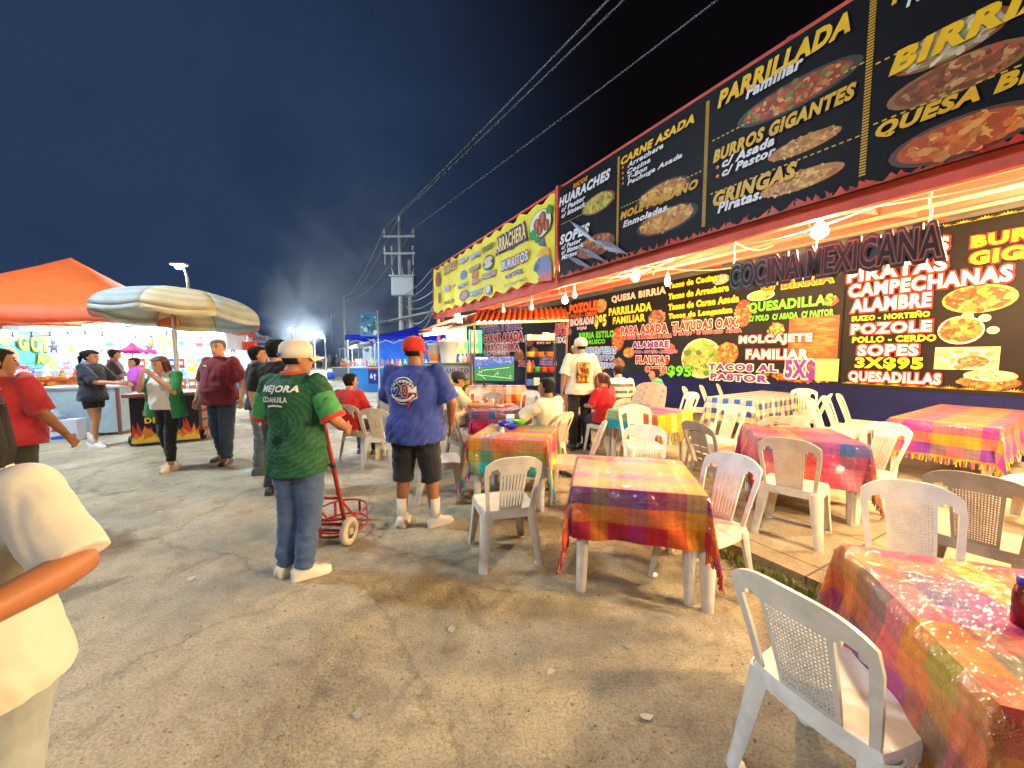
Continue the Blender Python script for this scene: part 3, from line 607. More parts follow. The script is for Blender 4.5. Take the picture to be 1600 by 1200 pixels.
def shell(mb, us, vs, keep, point, t):
    ids = {}
    def vid(i, j, s):
        k = (i, j, s)
        if k not in ids: ids[k] = len(mb.v); mb.v.append(point(us[i], vs[j], t if s else -t))
        return ids[k]
    nu, nv = len(us) - 1, len(vs) - 1
    K = [[keep((us[i] + us[i + 1]) / 2, (vs[j] + vs[j + 1]) / 2) for j in range(nv)] for i in range(nu)]
    at = lambda i, j: 0 <= i < nu and 0 <= j < nv and K[i][j]
    def q(*f): mb.f.append(list(f)); mb.c.append((.8, .8, .8)); mb.mi.append(0)
    for i in range(nu):
        for j in range(nv):
            if not K[i][j]: continue
            q(vid(i, j, 1), vid(i, j + 1, 1), vid(i + 1, j + 1, 1), vid(i + 1, j, 1)); q(vid(i, j, 0), vid(i + 1, j, 0), vid(i + 1, j + 1, 0), vid(i, j + 1, 0))
            for di, dj, (a, b) in ((-1, 0, ((i, j), (i, j + 1))), (1, 0, ((i + 1, j + 1), (i + 1, j))), (0, -1, ((i + 1, j), (i, j))), (0, 1, ((i, j + 1), (i + 1, j + 1)))):
                if not at(i + di, j + dj): q(vid(*a, 0), vid(*b, 0), vid(*b, 1), vid(*a, 1))
def make_back(kind):
    mb = MB()
    def arch(u, lo, hi, b0, b1):
        m_, h = (lo + hi) / 2, (hi - lo) / 2; k = min(1, abs((abs(u) - m_) / h)); return b1 - .085 * k ** 2.5
    if kind == 'slat':
        slots = [(-.36 + i * .12, .027) for i in range(7)]
        ub = [-1, -.85, -.47, .47, .85, 1] + [x for c_, h in slots for x in (c_ - h, c_ + h)]
        us = breaks(ub, .065); vs = breaks([0, .06, .13, .70, .80, 1], .028)
        def keep(u, v):
            if .47 < abs(u) < .85 and .06 < v < arch(u, .47, .85, 0, .83): return False
            if .13 < v < .70:
                for c_, h in slots:
                    if abs(u - c_) < h * (1 if .2 < v < .62 else .6): return False
            return True
    elif kind == 'waffle':
        n = 15; p = .86 / n; ub = [-1, -.86, -.50, .50, .86, 1] + [x for i in range(n) for x in (-.43 + p * i + p * .22, -.43 + p * (i + 1) - p * .22)]
        r = 21; q = .66 / r; vb = [0, .06, 1] + [x for i in range(r) for x in (.11 + q * i + q * .24, .11 + q * (i + 1) - q * .24)] + [.80, .84, .88, .92]
        us = breaks(ub, .09); vs = breaks(vb + [.74, .76, .78, .815, .83], .05)
        def keep(u, v):
            if .50 < abs(u) < .86 and .06 < v < arch(u, .50, .86, 0, .83): return False
            if abs(u) < .43 and .11 < v < .77:
                fu = ((u + .43) / p) % 1; fv = ((v - .11) / q) % 1
                if .22 < fu < .78 and .24 < fv < .76: return False
            return True
    else:
        us = breaks([-1, -.84, -.50, -.42, -.06, .06, .42, .50, .84, 1], .07); rows = (.16, .31, .46); vs = breaks([0, .06, .84, 1] + [x for r in rows for x in (r - .016, r + .016)], .045)
        def keep(u, v):
            if .50 < abs(u) < .84 and .06 < v < .80: return False
            for r in rows:
                if abs(v - r) < .016 and .06 < abs(u) < .42: return False
            return True
    shell(mb, us, vs, keep, back_point, .0075); return mb
def make_seat():
    mb = MB(); n = 14
    def P2(u, v): return (u * .212 * sqrt(1 - .16 * v * v) * (1 + .04 * v), v * .215 * sqrt(1 - .14 * u * u))
    top, bot = [], []
    for j in range(n + 1):
        for i in range(n + 1):
            u, v = -1 + 2 * i / n, -1 + 2 * j / n; x, y = P2(u, v); z = .437 - .016 * (1 - u * u) * (1 - v * v) - .014 * max(0, (v - .7) / .3) ** 2
            top.append((x, y, z)); bot.append((x, y, z - .010))
    w = n + 1; k = len(top); fs = []
    for j in range(n):
        for i in range(n):
            a = j * w + i; fs += [(a, a + 1, a + w + 1, a + w), (k + a, k + a + w, k + a + w + 1, k + a + 1)]
    mb.add(top + bot, fs, (.8, .8, .8))
    rim = [(i, 0) for i in range(n)] + [(n, j) for j in range(n)] + [(i, n) for i in range(n, 0, -1)] + [(0, j) for j in range(n, 0, -1)]
    out = [Vector(top[j * w + i]) for i, j in rim]; c = Vector((0, 0, 0)); m_ = len(out)
    r0 = out; r1 = [p + Vector((p.x, p.y, 0)).normalized() * .006 - Vector((0, 0, .014)) for p in out]; r2 = [p - Vector((0, 0, .050)) for p in r1]; r3 = [p - Vector((p.x, p.y, 0)).normalized() * .007 for p in r2]; r4 = [p + Vector((0, 0, .04)) for p in r3]
    mb.rings([r0, r1, r2, r3, r4], (.8, .8, .8), cap=False); return mb
def make_leg(sx, sy):
    mb = MB(); rs = []
    for k in range(6):
        f = k / 5; z = .415 * (1 - f); x = sx * (.160 + .040 * f + .012 * f * f); y = sy * (.155 + (.055 if sy > 0 else .085) * f); r = .060 - .024 * f; ph = atan2(sy, sx); pts = []
        A = [ph - 1.35 + 2.7 * i / 8 for i in range(9)]
        for a in A: pts.append(Vector((x + r * cos(a), y + r * sin(a), z)))
        for a in reversed(A): pts.append(Vector((x + (r - .008) * cos(a) , y + (r - .008) * sin(a), z)))
        rs.append(pts)
    rs.append([p * 1 for p in rs[-1]]); mb.rings(rs[:-1], (.8, .8, .8)); 
    b = rs[-2]; mb.lathe([(.031, 0), (.031, .012), (.004, .013)], (.8, .8, .8), 10, (sx * .212, sy * (.21 if sy > 0 else .24), .0005)); return mb
CH_MESH = {}
def chair_proto(kind, mname):
    t = thing('plastic_chair', '', 'chair'); m = MATS[mname]
    fix = lambda o: smooth_by_angle(o, 50)
    if 'seat' not in CH_MESH: CH_MESH['seat'] = make_seat()
    fix(CH_MESH['seat'].build('seat', m, t)); o = fix(make_back(kind).build('backrest', m, t))
    for sx in (-1, 1):
        for sy in (-1, 1): fix(make_leg(sx, sy).build('leg', m, t))
    if kind == 'panel':   # drinks-brand badge on the back of the backrest
        mb = MB()
        def bp(x, z, o=-.0095): v = (z - .405) / .42; return back_point(x / .2, v, o)
        for a0, a1, c in ((0, pi, rgb(200, 40, 45)), (pi, 2 * pi, rgb(40, 60, 140))):
            mb.add([bp(-.062 + .020 * cos(a0 + (a1 - a0) * i / 10), .742 + .020 * sin(a0 + (a1 - a0) * i / 10)) for i in range(11)], [tuple(range(11))], c)
        mb.add([bp(-.082, .738, -.0105), bp(-.042, .744, -.0105), bp(-.042, .750, -.0105), bp(-.082, .744, -.0105)], [(0, 1, 2, 3)], rgb(240, 240, 240))
        vv, ff = text2d('pepsi', -.036, .728, .10, .026, .01)
        mb.add([bp(x, z) for x, z in vv], ff, rgb(100, 90, 110)); mb.build('badge', MATS['print'], o)
    return t
PROTO = {}
def chair(kind, m, pos, deg, label, z=0.0, tilt=None):
    loc = (pos[0], pos[1], z)
    if (kind, m) not in PROTO:
        t = chair_proto(kind, m); PROTO[(kind, m)] = t; t.location = loc; t.rotation_euler = (0, 0, radians(deg)); t['label'] = label; t['group'] = 'plastic chairs around the tables'; c = t
    else: c = copy_tree(PROTO[(kind, m)], loc, radians(deg), label, 'plastic chairs around the tables')
    return c
S_ = SLAB
chair('slat', 'white_plastic', (-.07, 2.98), 16, 'white slatted chair with its back to the street in front of the blue bowl table')
chair('slat', 'white_plastic', (1.30, 2.56), 118, 'white slatted chair on the right side of the central red plaid table')
chair('waffle', 'white_plastic', (1.17, 1.27), -66, 'nearest white chair with lattice back, scuffed, facing the closest table')
chair('waffle', 'white_plastic', (2.05, 1.83), 146, 'white lattice-back chair on the far side of the closest table')
chair('waffle', 'grey_plastic', (2.85, 2.26), -57, 'dirty grey lattice-back chair at the right edge behind the closest table', S_)
chair('waffle', 'cream_plastic', (2.42, 3.22), -46, 'lattice-back chair in front of the red and blue plaid table', S_)
chair('slat', 'cream_plastic', (3.30, 3.62), 96, 'cream slatted chair at the right end of the red and blue plaid table', S_)
chair('panel', 'grey_plastic', (2.13, 3.85), -72, 'greyish chair with round red and blue badge left of red and blue plaid table', S_)
chair('panel', 'cream_plastic', (3.0, 4.42), -14, 'cream badge-back chair behind the red and blue plaid table', S_)
chair('slat', 'white_plastic', (1.25, 3.55), 162, 'white slatted chair behind the central red plaid table')
chair('slat', 'cream_plastic', (.66, 4.15), 80, 'cream slatted chair seen edge-on right of the blue bowl table')
chair('slat', 'white_plastic', (-.80, 4.22), -80, 'white chair left of the blue bowl table beside man in blue')
chair('panel', 'grey_plastic', (-.62, 5.25), -50, 'grey chair at the left corner of the far snack table')
chair('slat', 'cream_plastic', (.42, 4.98), 52, 'cream chair under the lounging man in a white tee')
chair('panel', 'grey_plastic', (.02, 5.42), 22, 'dark grey chair with its back to the blue bowl table')
chair('panel', 'grey_plastic', (-.42, 7.0), 168, 'grey chair behind the far snack table facing the street')
chair('slat', 'cream_plastic', (-.75, 7.7), 170, 'stained cream chair between the television and far snack table')
chair('slat', 'cream_plastic', (.22, 7.4), 150, 'cream chair standing before the black shelf rack')
chair('slat', 'white_plastic', (-2.30, 5.85), -20, 'white chair under seated man in red')
chair('slat', 'cream_plastic', (-1.83, 5.45), -6, 'cream chair with back to the street left of man in blue')
chair('slat', 'white_plastic', (-3.35, 10.4), 160, 'far pale chair by the blue drinks counter')
chair('panel', 'cream_plastic', (1.48, 6.05), 40, 'cream badge-back chair under seated woman in red', S_)
chair('panel', 'cream_plastic', (1.60, 4.68), 178, 'cream slotted-back chair standing before turquoise and pink striped cloth', S_)
chair('slat', 'cream_plastic', (1.98, 6.9), 60, 'cream chair left of the chair stack', S_)
for k in range(4):
    chair('panel', 'cream_plastic', (2.12 + .018 * k, 6.0 - .03 * k), -24, ['bottom chair of the cream chair stack', 'second chair up in the cream chair stack', 'third chair up in the cream chair stack', 'topmost chair of the cream chair stack'][k], S_ + .085 * k)
chair('slat', 'cream_plastic', (2.86, 6.7), 100, 'cream chair near boy in green left of the blue check table', S_)
chair('slat', 'cream_plastic', (2.62, 4.95), 110, 'cream chair turned sideways right of turquoise and pink striped cloth', S_)
chair('slat', 'cream_plastic', (3.85, 7.75), -125, 'first cream chair from the left beside the blue check table', S_)
chair('slat', 'cream_plastic', (4.40, 8.15), -125, 'middle cream chair on the far side of blue check table', S_)
chair('slat', 'cream_plastic', (4.95, 8.5), -125, 'farthest cream chair beyond the blue check table by the wall', S_)
chair('slat', 'cream_plastic', (4.62, 6.25), 50, 'cream chair facing the near side of the blue check table', S_)
chair('slat', 'cream_plastic', (5.10, 6.65), 55, 'second cream chair along the near side of the blue check table', S_)
chair('slat', 'cream_plastic', (4.72, 5.50), -140, 'nearest of the three cream chairs along the orange plaid table', S_)
chair('slat', 'cream_plastic', (5.22, 5.85), -142, 'middle of the three cream chairs along the orange plaid table', S_)
chair('slat', 'cream_plastic', (5.74, 6.20), -140, 'farthest of the three cream chairs along the orange plaid table', S_)
chair('slat', 'cream_plastic', (5.55, 7.2), 150, 'shaded cream chair behind the orange plaid table row', S_)
chair('slat', 'cream_plastic', (4.62, 3.25), 20, 'cream chair at right edge before the long orange plaid table', S_)

# ------------------------------------------------------------------ tables, cloths and clear covers
mat('plaid', attr=True, rough=.8, var=.22, scale=50, bump=.25, bscale=260, sheen=.1)
m = bpy.data.materials.new('clear_vinyl'); m.use_nodes = True; n, l = m.node_tree.nodes, m.node_tree.links; n.remove(n['Principled BSDF'])
out = n['Material Output']; tr = n.new('ShaderNodeBsdfTransparent'); gl = n.new('ShaderNodeBsdfGlossy'); gl.inputs['Roughness'].default_value = .10
fr = n.new('ShaderNodeLayerWeight'); fr.inputs['Blend'].default_value = .18; mx = n.new('ShaderNodeMixShader'); t = n.new('ShaderNodeTexCoord')
z1 = n.new('ShaderNodeTexNoise'); z1.inputs['Scale'].default_value = 9; z1.inputs['Detail'].default_value = 3; z1.inputs['Distortion'].default_value = 1.5; z2 = n.new('ShaderNodeTexNoise'); z2.inputs['Scale'].default_value = 26; z2.inputs['Detail'].default_value = 2; z2.inputs['Distortion'].default_value = 1.0
for z in (z1, z2): l.new(t.outputs['Object'], z.inputs['Vector'])
b1 = n.new('ShaderNodeBump'); b1.inputs['Strength'].default_value = .8; b1.inputs['Distance'].default_value = .03; l.new(z1.outputs['Fac'], b1.inputs['Height'])
b2 = n.new('ShaderNodeBump'); b2.inputs['Strength'].default_value = .6; b2.inputs['Distance'].default_value = .010; l.new(z2.outputs['Fac'], b2.inputs['Height']); l.new(b1.outputs[0], b2.inputs['Normal'])
l.new(b2.outputs[0], gl.inputs['Normal']); l.new(b2.outputs[0], fr.inputs['Normal']); fm = n.new('ShaderNodeMapRange'); fm.inputs['To Min'].default_value = .11; fm.inputs['To Max'].default_value = .75; l.new(fr.outputs['Fresnel'], fm.inputs['Value']) if False else None; pw = n.new('ShaderNodeMath'); pw.operation = 'POWER'; pw.inputs[1].default_value = 2.6; l.new(fr.outputs['Facing'], pw.inputs[0]); l.new(pw.outputs[0], fm.inputs['Value']); l.new(fm.outputs[0], mx.inputs[0]); l.new(tr.outputs[0], mx.inputs[1]); l.new(gl.outputs[0], mx.inputs[2]); l.new(mx.outputs[0], out.inputs['Surface']); MATS['clear_vinyl'] = m
def make_table(label, c, ang, w, l_, h, z0, group='tables set out under the eaves'):
    t = thing('plastic_table' if l_ < 1.5 else 'folding_table', label, 'table', (c[0], c[1], z0), ang, group); m = MATS['white_plastic']
    mb = MB(); mb.box((-w / 2, -l_ / 2, h - .03), (w / 2, l_ / 2, h), (.8, .8, .8), bev=.012); mb.build('tabletop', m, t)
    mb = MB(); i = .04
    for lo, hi in (((-w / 2 + i, -l_ / 2 + i, h - .09), (w / 2 - i, -l_ / 2 + i + .012, h - .031)), ((-w / 2 + i, l_ / 2 - i - .012, h - .09), (w / 2 - i, l_ / 2 - i, h - .031)), ((-w / 2 + i, -l_ / 2 + i + .013, h - .09), (-w / 2 + i + .012, l_ / 2 - i - .013, h - .031)), ((w / 2 - i - .012, -l_ / 2 + i + .013, h - .09), (w / 2 - i, l_ / 2 - i - .013, h - .031))): mb.box(lo, hi, (.8, .8, .8))
    mb.build('apron', m, t)
    for sx in (-1, 1):
        for sy in (-1, 1):
            mb = MB(); rs = []; x, y = sx * (w / 2 - .075), sy * (l_ / 2 - .075)
            for z, r, d in ((h - .032, .046, 0), (.4, .040, .006), (.03, .033, .014), (0, .030, .014)):
                cx_, cy_ = x + sx * d, y + sy * d; k = .35; rs.append([Vector((cx_ + r * a, cy_ + r * b_, z)) for a, b_ in ((1, k), (k, 1), (-k, 1), (-1, k), (-1, -k), (-k, -1), (k, -1), (1, -k))])
            mb.rings(rs, (.8, .8, .8)); fix_normals(mb.build('leg', m, t))
    return t
def drape(hw, hl, over, drop_n, seed, off=0.0, amp=.02, step=.03, wr=0.0, zt=0.0, cell=None):
    """cloth laid over a table top hw x hl (half sizes): grid of points; returns fn(a,b)->Vector in table space, grid coords"""
    rnd = random.Random(seed); ph = [rnd.random() * 6.3 for _ in range(6)]
    def P3(a, b):
        dx = max(abs(a) - hw, 0); dy = max(abs(b) - hl, 0); sx = 1 if a > 0 else -1; sy = 1 if b > 0 else -1
        x = min(max(a, -hw), hw); y = min(max(b, -hl), hl); z = zt + off
        if dx == 0 and dy == 0:
            return Vector((x, y, z + wr * noise.noise(Vector((a * 9, b * 9, seed))) + wr * .6 * noise.noise(Vector((a * 25, b * 25, seed)))))
        r = sqrt(dx * dx + dy * dy); s = a * 1.0 + b * 1.0
        wave = amp * (sin(s * 11 + ph[0]) + .6 * sin(s * 23 + ph[1])) * min(r / .25, 1)
        flare = .012 + .05 * r + wave + off
        if dx > 0 and dy > 0:      # corner: one deep hanging fold
            f = r / max(over, 1e-3); k = abs(dx - dy) / r; o = .014 + .10 * r * (1 - k) + off
            ox = (dx / r) * o + wave * .5 + .02 * f * (1 - k); oy = (dy / r) * o - wave * .5 + .02 * f * (1 - k)
            return Vector((x + sx * ox * 1.1, y + sy * oy * 1.1, z - r * .97))
        if dx > 0: return Vector((x + sx * flare, y + .25 * wave, z - dx))
        return Vector((x + .25 * wave, y + sy * flare, z - dy))
    def grid(h, o, c):
        e = h + o; pts = [-e, e, -h, h]
        if c: pts += [-h - 3 * c + c * q for q in range(60) if -e + .004 < -h - 3 * c + c * q < e - .004]
        return breaks(pts, step)
    A, B = grid(hw, over, cell and cell[0]), grid(hl, drop_n, cell and cell[1]); return P3, A, B
def cloth(label, c, ang, w, l_, z, over, warp, weft, cell, seed, fringe=None, fl=.10, cover=None, over_l=None, sat=1.0):
    ov = over if over_l is None else over_l
    P3, A, B = drape(w / 2, l_ / 2, over, ov, seed, .004, .016, .026, cell=cell)
    mb = MB(); w_ = len(A); mb.v = [P3(a, b) for b in B for a in A]
    rw = random.Random(seed + 9)
    for j in range(len(B) - 1):
        for i in range(len(A) - 1):
            p = warp[int(floor(((A[i] + A[i + 1]) / 2 + w / 2 + 3 * cell[0]) / cell[0])) % len(warp)]; q = weft[int(floor(((B[j] + B[j + 1]) / 2 + l_ / 2 + 3 * cell[1]) / cell[1])) % len(weft)]
            k = .42; wv_ = (1 + .07 * (-1) ** i) * (1 + .05 * (-1) ** j) * rw.uniform(.95, 1.05); c_ = [p[t] * k + q[t] * (1 - k) for t in range(3)]; g = sum(c_) / 3; c_ = [min(max(g + (v - g) * 1.18 * sat, 0) * .90 * wv_, .75) for v in c_]
            mb.f.append([j * w_ + i, j * w_ + i + 1, (j + 1) * w_ + i + 1, (j + 1) * w_ + i]); mb.c.append(tuple(c_)); mb.mi.append(0)
    o = mb.build('tablecloth', MATS['plaid'], smooth=True); o.location = (c[0], c[1], z); o.rotation_euler = (0, 0, ang)
    md = o.modifiers.new('s', 'SOLIDIFY'); md.thickness = .002
    tag(o, label, 'tablecloth', 'plaid tablecloths'); smooth_by_angle(o, 38)
    if fringe:
        mb = MB(); rnd = random.Random(seed)
        edge = [(a, B[0]) for a in A] + [(a, B[-1]) for a in A] if len(fringe) > 3 or l_ > 1.5 else []
        edge += [(A[0], b) for b in B] + [(A[-1], b) for b in B]
        for a, b in edge:
            for _ in range(2):
                a2, b2 = a + rnd.uniform(-.012, .012), b + rnd.uniform(-.012, .012); p = P3(max(min(a2, A[-1]), A[0]), max(min(b2, B[-1]), B[0])); L = fl * (.75 + .4 * rnd.random()); q = p + Vector((rnd.gauss(0, .008), rnd.gauss(0, .008), -L))
                mb.tube([p, p.lerp(q, .5) + Vector((rnd.gauss(0, .004), rnd.gauss(0, .004), 0)), q], [.0045, .004, .006], fringe[rnd.randrange(len(fringe))], 4)
        mb.build('fringe', MATS['cloth_attr'], o)
    if cover:
        P3, A, B = drape(w / 2, l_ / 2, cover[0], cover[0], seed, .012, .016, .03, .0035)
        mb = MB(); w_ = len(A); mb.v = [P3(a, b) for b in B for a in A]
        for j in range(len(B) - 1):
            for i in range(len(A) - 1): mb.f.append([j * w_ + i, j * w_ + i + 1, (j + 1) * w_ + i + 1, (j + 1) * w_ + i]); mb.c.append((.5, .5, .5)); mb.mi.append(0)
        v = mb.build('plastic_cover', MATS['clear_vinyl'], smooth=True); v.location = (c[0], c[1], z); v.rotation_euler = (0, 0, ang); tag(v, cover[1], 'table cover', 'clear covers over the tablecloths')
    return o
def frame(FL, FR, BL, BR, z):
    a, b, c, d = [G(*p, z) for p in (FL, FR, BL, BR)]; x = ((b - a) + (d - c)); return (a + b + c + d) / 4, atan2(x.y, x.x)
C = dict(red=(.42, .02, .03), wine=(.20, .02, .06), org=(.72, .20, .01), yel=(.72, .50, .03), pur=(.13, .03, .20), blu=(.03, .09, .30), grn=(.16, .26, .04), pnk=(.62, .05, .24), tur=(.02, .34, .38), olv=(.30, .24, .03), wht=(.72, .68, .55), cor=(.62, .16, .10), nav=(.02, .03, .14), brn=(.30, .13, .06))
def cs(s): return [C[k] for k in s.split()]
c, ang = frame((878, 757), (1090, 772), (905, 708), (1085, 718), .745); make_table('white plastic table under the central red and orange plaid cloth', c, ang, .80, .80, .73, 0)
cloth('red, orange and purple plaid cloth on the central table with fringed corners', c, ang, .80, .80, .731, .33, cs('red org blu wine olv wine pur red org yel'), cs('red org pur cor org pnk org cor olv pur org red'), (.115, .108), 1, [C['red'], C['org'], C['wine']], .10, (.21, 'clear plastic cover glinting over the central red plaid cloth'))
T1 = c
c, ang = frame((725, 682), (842, 688), (776, 661), (877, 665), .745); make_table('white plastic table beneath the rainbow plaid cloth with blue bowls', c, ang, .80, .82, .73, 0)
cloth('green, orange and turquoise rainbow plaid cloth under the blue bowls', c, ang, .80, .82, .731, .36, cs('grn org pnk yel tur org cor grn'), cs('tur grn org pnk cor yel pnk org grn pur tur'), (.125, .12), 2, [C['tur'], C['pnk'], C['blu']], .09, (.25, 'clear plastic cover over the rainbow plaid cloth with blue bowls'), sat=1.1)
T2, A2 = c, ang
a, b = G(1558, 1090, .745), G(1318, 850, .745); ya = (b - a).normalized(); xa = Vector((ya.y, -ya.x, 0)); c = (a + b) / 2 + xa * .42; ang = atan2(xa.y, xa.x); make_table('white plastic table under the closest purple and orange plaid cloth', c, ang, .84, .84, .73, 0)
cloth('purple, orange and yellow plaid cloth on the closest table at right', c, ang, .84, .84, .731, .38, cs('pur org olv cor blu pnk yel red'), cs('wine org red cor olv org pnk pur'), (.105, .11), 3, None, .1, (.30, 'clear plastic cover on the closest table at lower right'))
T3, A3 = c, ang
zs = SLAB + .735
c, ang = frame((1182, 685), (1362, 697), (1171, 664), (1290, 671), zs); make_table('white plastic table under the red and blue plaid cloth', c, ang, .80, .80, .725, SLAB)
cloth('red, blue and purple plaid cloth among badge-back chairs', c, ang, .80, .80, zs, .40, cs('red pnk blu pur wine grn'), cs('cor red blu pnk cor pnk red wine cor'), (.12, .11), 4, [C['red'], C['cor'], C['grn']], .07, (.26, 'clear plastic cover over the red and blue plaid cloth'))
fl, fr_, bl = G(1390, 653, zs), G(1557, 674, zs), G(1476, 630, zs); ya = (bl - fl).normalized(); xa = Vector((ya.y, -ya.x, 0)); c = fl + ya * 1.25 + xa * .43; ang = atan2(xa.y, xa.x); make_table('long table under the orange and purple plaid cloth', c, ang, .86, 2.5, .725, SLAB)
cloth('long orange, olive and purple plaid cloth with yellow fringe', c, ang, .86, 2.5, zs, .40, cs('org olv pur org pnk pur olv'), cs('pur org pnk org olv pur org'), (.125, .125), 5, [C['yel'], C['org'], C['pur']], .07, (.12, 'clear plastic cover on the long orange plaid table'))
fl, fr_, bl = G(1105, 620, zs), G(1184, 629, zs), G(1199, 606, zs); ya = (N * 1.0 + (bl - fl).normalized()).normalized(); xa = Vector((ya.y, -ya.x, 0)); c = fl + ya * 1.15 + xa * .42; ang = atan2(xa.y, xa.x); make_table('long table under the blue and white check cloth', c, ang, .84, 2.3, .725, SLAB)
cloth('blue and white checked cloth on the long table near the wall', c, ang, .84, 2.3, zs, .42, [C['blu'], C['wht']], [C['nav'], C['wht'], C['blu'], C['yel']], (.10, .10), 6, None)
a, b, d = G(1028, 650, zs), G(1082, 641, zs), G(950, 640, zs); xa = (b - a).normalized(); ya = Vector((-xa.y, xa.x, 0)); c = a + xa * .40 + ya * .40; ang = atan2(xa.y, xa.x); make_table('table under the bright turquoise and pink striped cloth', c, ang, .80, .80, .725, SLAB)
cloth('bright turquoise, pink and yellow striped cloth with knotted fringe', c, ang, .80, .80, zs, .26, cs('pnk tur yel grn org tur'), cs('pnk tur yel'), (.14, .4), 7, [C['yel'], C['tur'], C['pnk'], C['grn']], .14, sat=1.25)
T7 = c
c = Vector((-.28, 6.18, 0)); ang = .18; make_table('table with plates and cups between television and man in blue', c, ang, .80, .80, .73, 0)
cloth('red and blue plaid cloth under the plates by the television', c, ang, .80, .80, .731, .34, cs('red blu pur wine'), cs('red pnk blu'), (.12, .12), 8, None, .1, (.2, 'clear plastic cover on the far snack table'))
T8 = c
c = Vector((2.05, 7.75, 0)); make_table('far table where the striped shirt man eats', c, .4, .80, .80, .725, SLAB)
cloth('red plaid cloth on the far table of the striped shirt man', c, .4, .80, .80, zs, .3, cs('red org wine'), cs('red yel pnk'), (.12, .12), 9, None)
# things on the tables
def lathe_thing(name, label, cat, loc, prof, c, m='plastic_attr', n=18, group=None):
    mb = MB(); mb.lathe(prof, c, n); o = smooth_by_angle(mb.build(name, MATS[m]), 50); o.location = loc; return tag(o, label, cat, group)
bowl = [(.03, 0), (.045, .004), (.066, .03), (.074, .058), (.070, .058), (.062, .032), (.04, .010), (.004, .009)]
zt = .731 + .0185
lathe_thing('bowl', 'round blue plastic bowl at front of the condiment cluster', 'bowl', G(799, 671, zt), bowl, rgb(20, 40, 190), group='plastic salsa bowls')
lathe_thing('bowl', 'blue plastic bowl behind the napkin holder', 'bowl', G(787, 666, zt), bowl, rgb(25, 60, 200), group='plastic salsa bowls')
lathe_thing('bowl', 'lime green plastic bowl beside the blue bowls', 'bowl', G(812, 664, zt), bowl, rgb(110, 210, 30), group='plastic salsa bowls')
t = thing('napkin_holder', 'pale blue napkin holder with white napkins between bowls', 'napkin holder', G(797, 664, zt), .3); mb = MB(); mb.box((-.05, -.03, 0), (.05, .03, .012), rgb(120, 170, 220), bev=.003); mb.box((-.05, -.03, .0121), (.05, -.024, .09), rgb(120, 170, 220), bev=.002); mb.build('base', MATS['plastic_attr'], t); mb = MB(); mb.box((-.046, -.023, .013), (.046, .02, .125), rgb(230, 232, 235)); mb.build('napkins', MATS['print'], t)
t = thing('salt_shaker', 'small white salt shaker in front of the blue bowl', 'shaker', G(785, 677, zt)); mb = MB(); mb.lathe([(.016, 0), (.024, .003), (.022, .03), (.015, .045)], rgb(225, 222, 215), 12); mb.build('body', MATS['plastic_attr'], t, True); mb = MB(); mb.lathe([(.016, .0451), (.017, .055), (.010, .065), (.002, .067)], rgb(205, 200, 195), 12); mb.build('cap', MATS['plastic_attr'], t, True)
p = G(1606, 980, zt); t = thing('salsa_jar', 'dark red salsa jar with blue lid at the right edge', 'jar', p)
mb = MB(); mb.lathe([(.030, 0), (.036, .004), (.037, .10), (.033, .12), (.026, .128)], rgb(110, 30, 18), 18); mb.build('jar', mat('salsa', attr=True, rough=.08, var=.6, scale=26), t, True); mb = MB(); mb.lathe([(.030, .1285), (.031, .15), (.027, .155), (.002, .156)], rgb(30, 40, 150), 18); mb.build('lid', MATS['plastic_attr'], t, True)
cup = [(.024, 0), (.036, .095), (.033, .095), (.022, .006), (.003, .005)]
lathe_thing('cup', 'white foam cup standing on the far snack table', 'cup', T8 + Vector((-.22, .05, zt)), cup, rgb(225, 225, 220)); lathe_thing('cup', 'second white cup behind the plate on the far snack table', 'cup', T8 + Vector((-.05, .25, zt)), cup, rgb(215, 215, 215))
for k, (x, y, lb) in enumerate(((.05, .0, 'plate of snacks in the middle of the far snack table'), (.22, .18, 'plate of food on the right of the far snack table'))):
    o = thing('plate', lb, 'plate', T8 + Vector((x, y, zt))); mb = MB(); mb.lathe([(.06, 0), (.10, .012), (.105, .016), (.07, .006), (.003, .005)], rgb(225, 222, 215), 18); mb.build('dish', MATS['plastic_attr'], o, True); mb = MB(); rnd = random.Random(k)
    for i in range(16): mb.ball((rnd.gauss(0, .03), rnd.gauss(0, .03), .018 + .006 * rnd.random()), (.022, .016, .012), FOODP['gold'][i % 5], 7, 4)
    mb.build('food', MATS['paint'], o)
mb = MB(); mb.box((-.04, -.08, 0), (.04, .08, .009), (.01, .01, .012), bev=.003); o = mb.build('phone', MATS['plastic_attr']); o.location = T7 + Vector((.12, .12, zs + .008)); o.rotation_euler = (0, 0, .9); tag(o, 'black phone lying on the turquoise and pink cloth', 'phone')

# bits of paper litter on the ground
rnd = random.Random(50)
for k, (px, py) in enumerate(((560, 905), (705, 985), (300, 905), (420, 1010), (640, 870), (860, 1050), (980, 1010), (250, 800), (1010, 1120), (560, 1120))):
    mb = MB(); q = [Vector((.022 * cos(a) * rnd.uniform(.6, 1.5), .022 * sin(a) * rnd.uniform(.6, 1.5), .004 + .007 * rnd.random())) for a in (0, 1, 2, 3, 4, 5)]; mb.add(q, [(0, 1, 2), (0, 2, 3), (0, 3, 4), (0, 4, 5)], rgb(200, 194, 180) if k % 3 else rgb(165, 158, 145)); o = mb.build('paper_scrap', MATS['print']); o.modifiers.new('s', 'SOLIDIFY').thickness = .0015; o.location = G(px, py, .001); tag(o, 'tiny crumpled paper scrap lying on the dusty ground', 'litter', 'paper scraps on the ground')
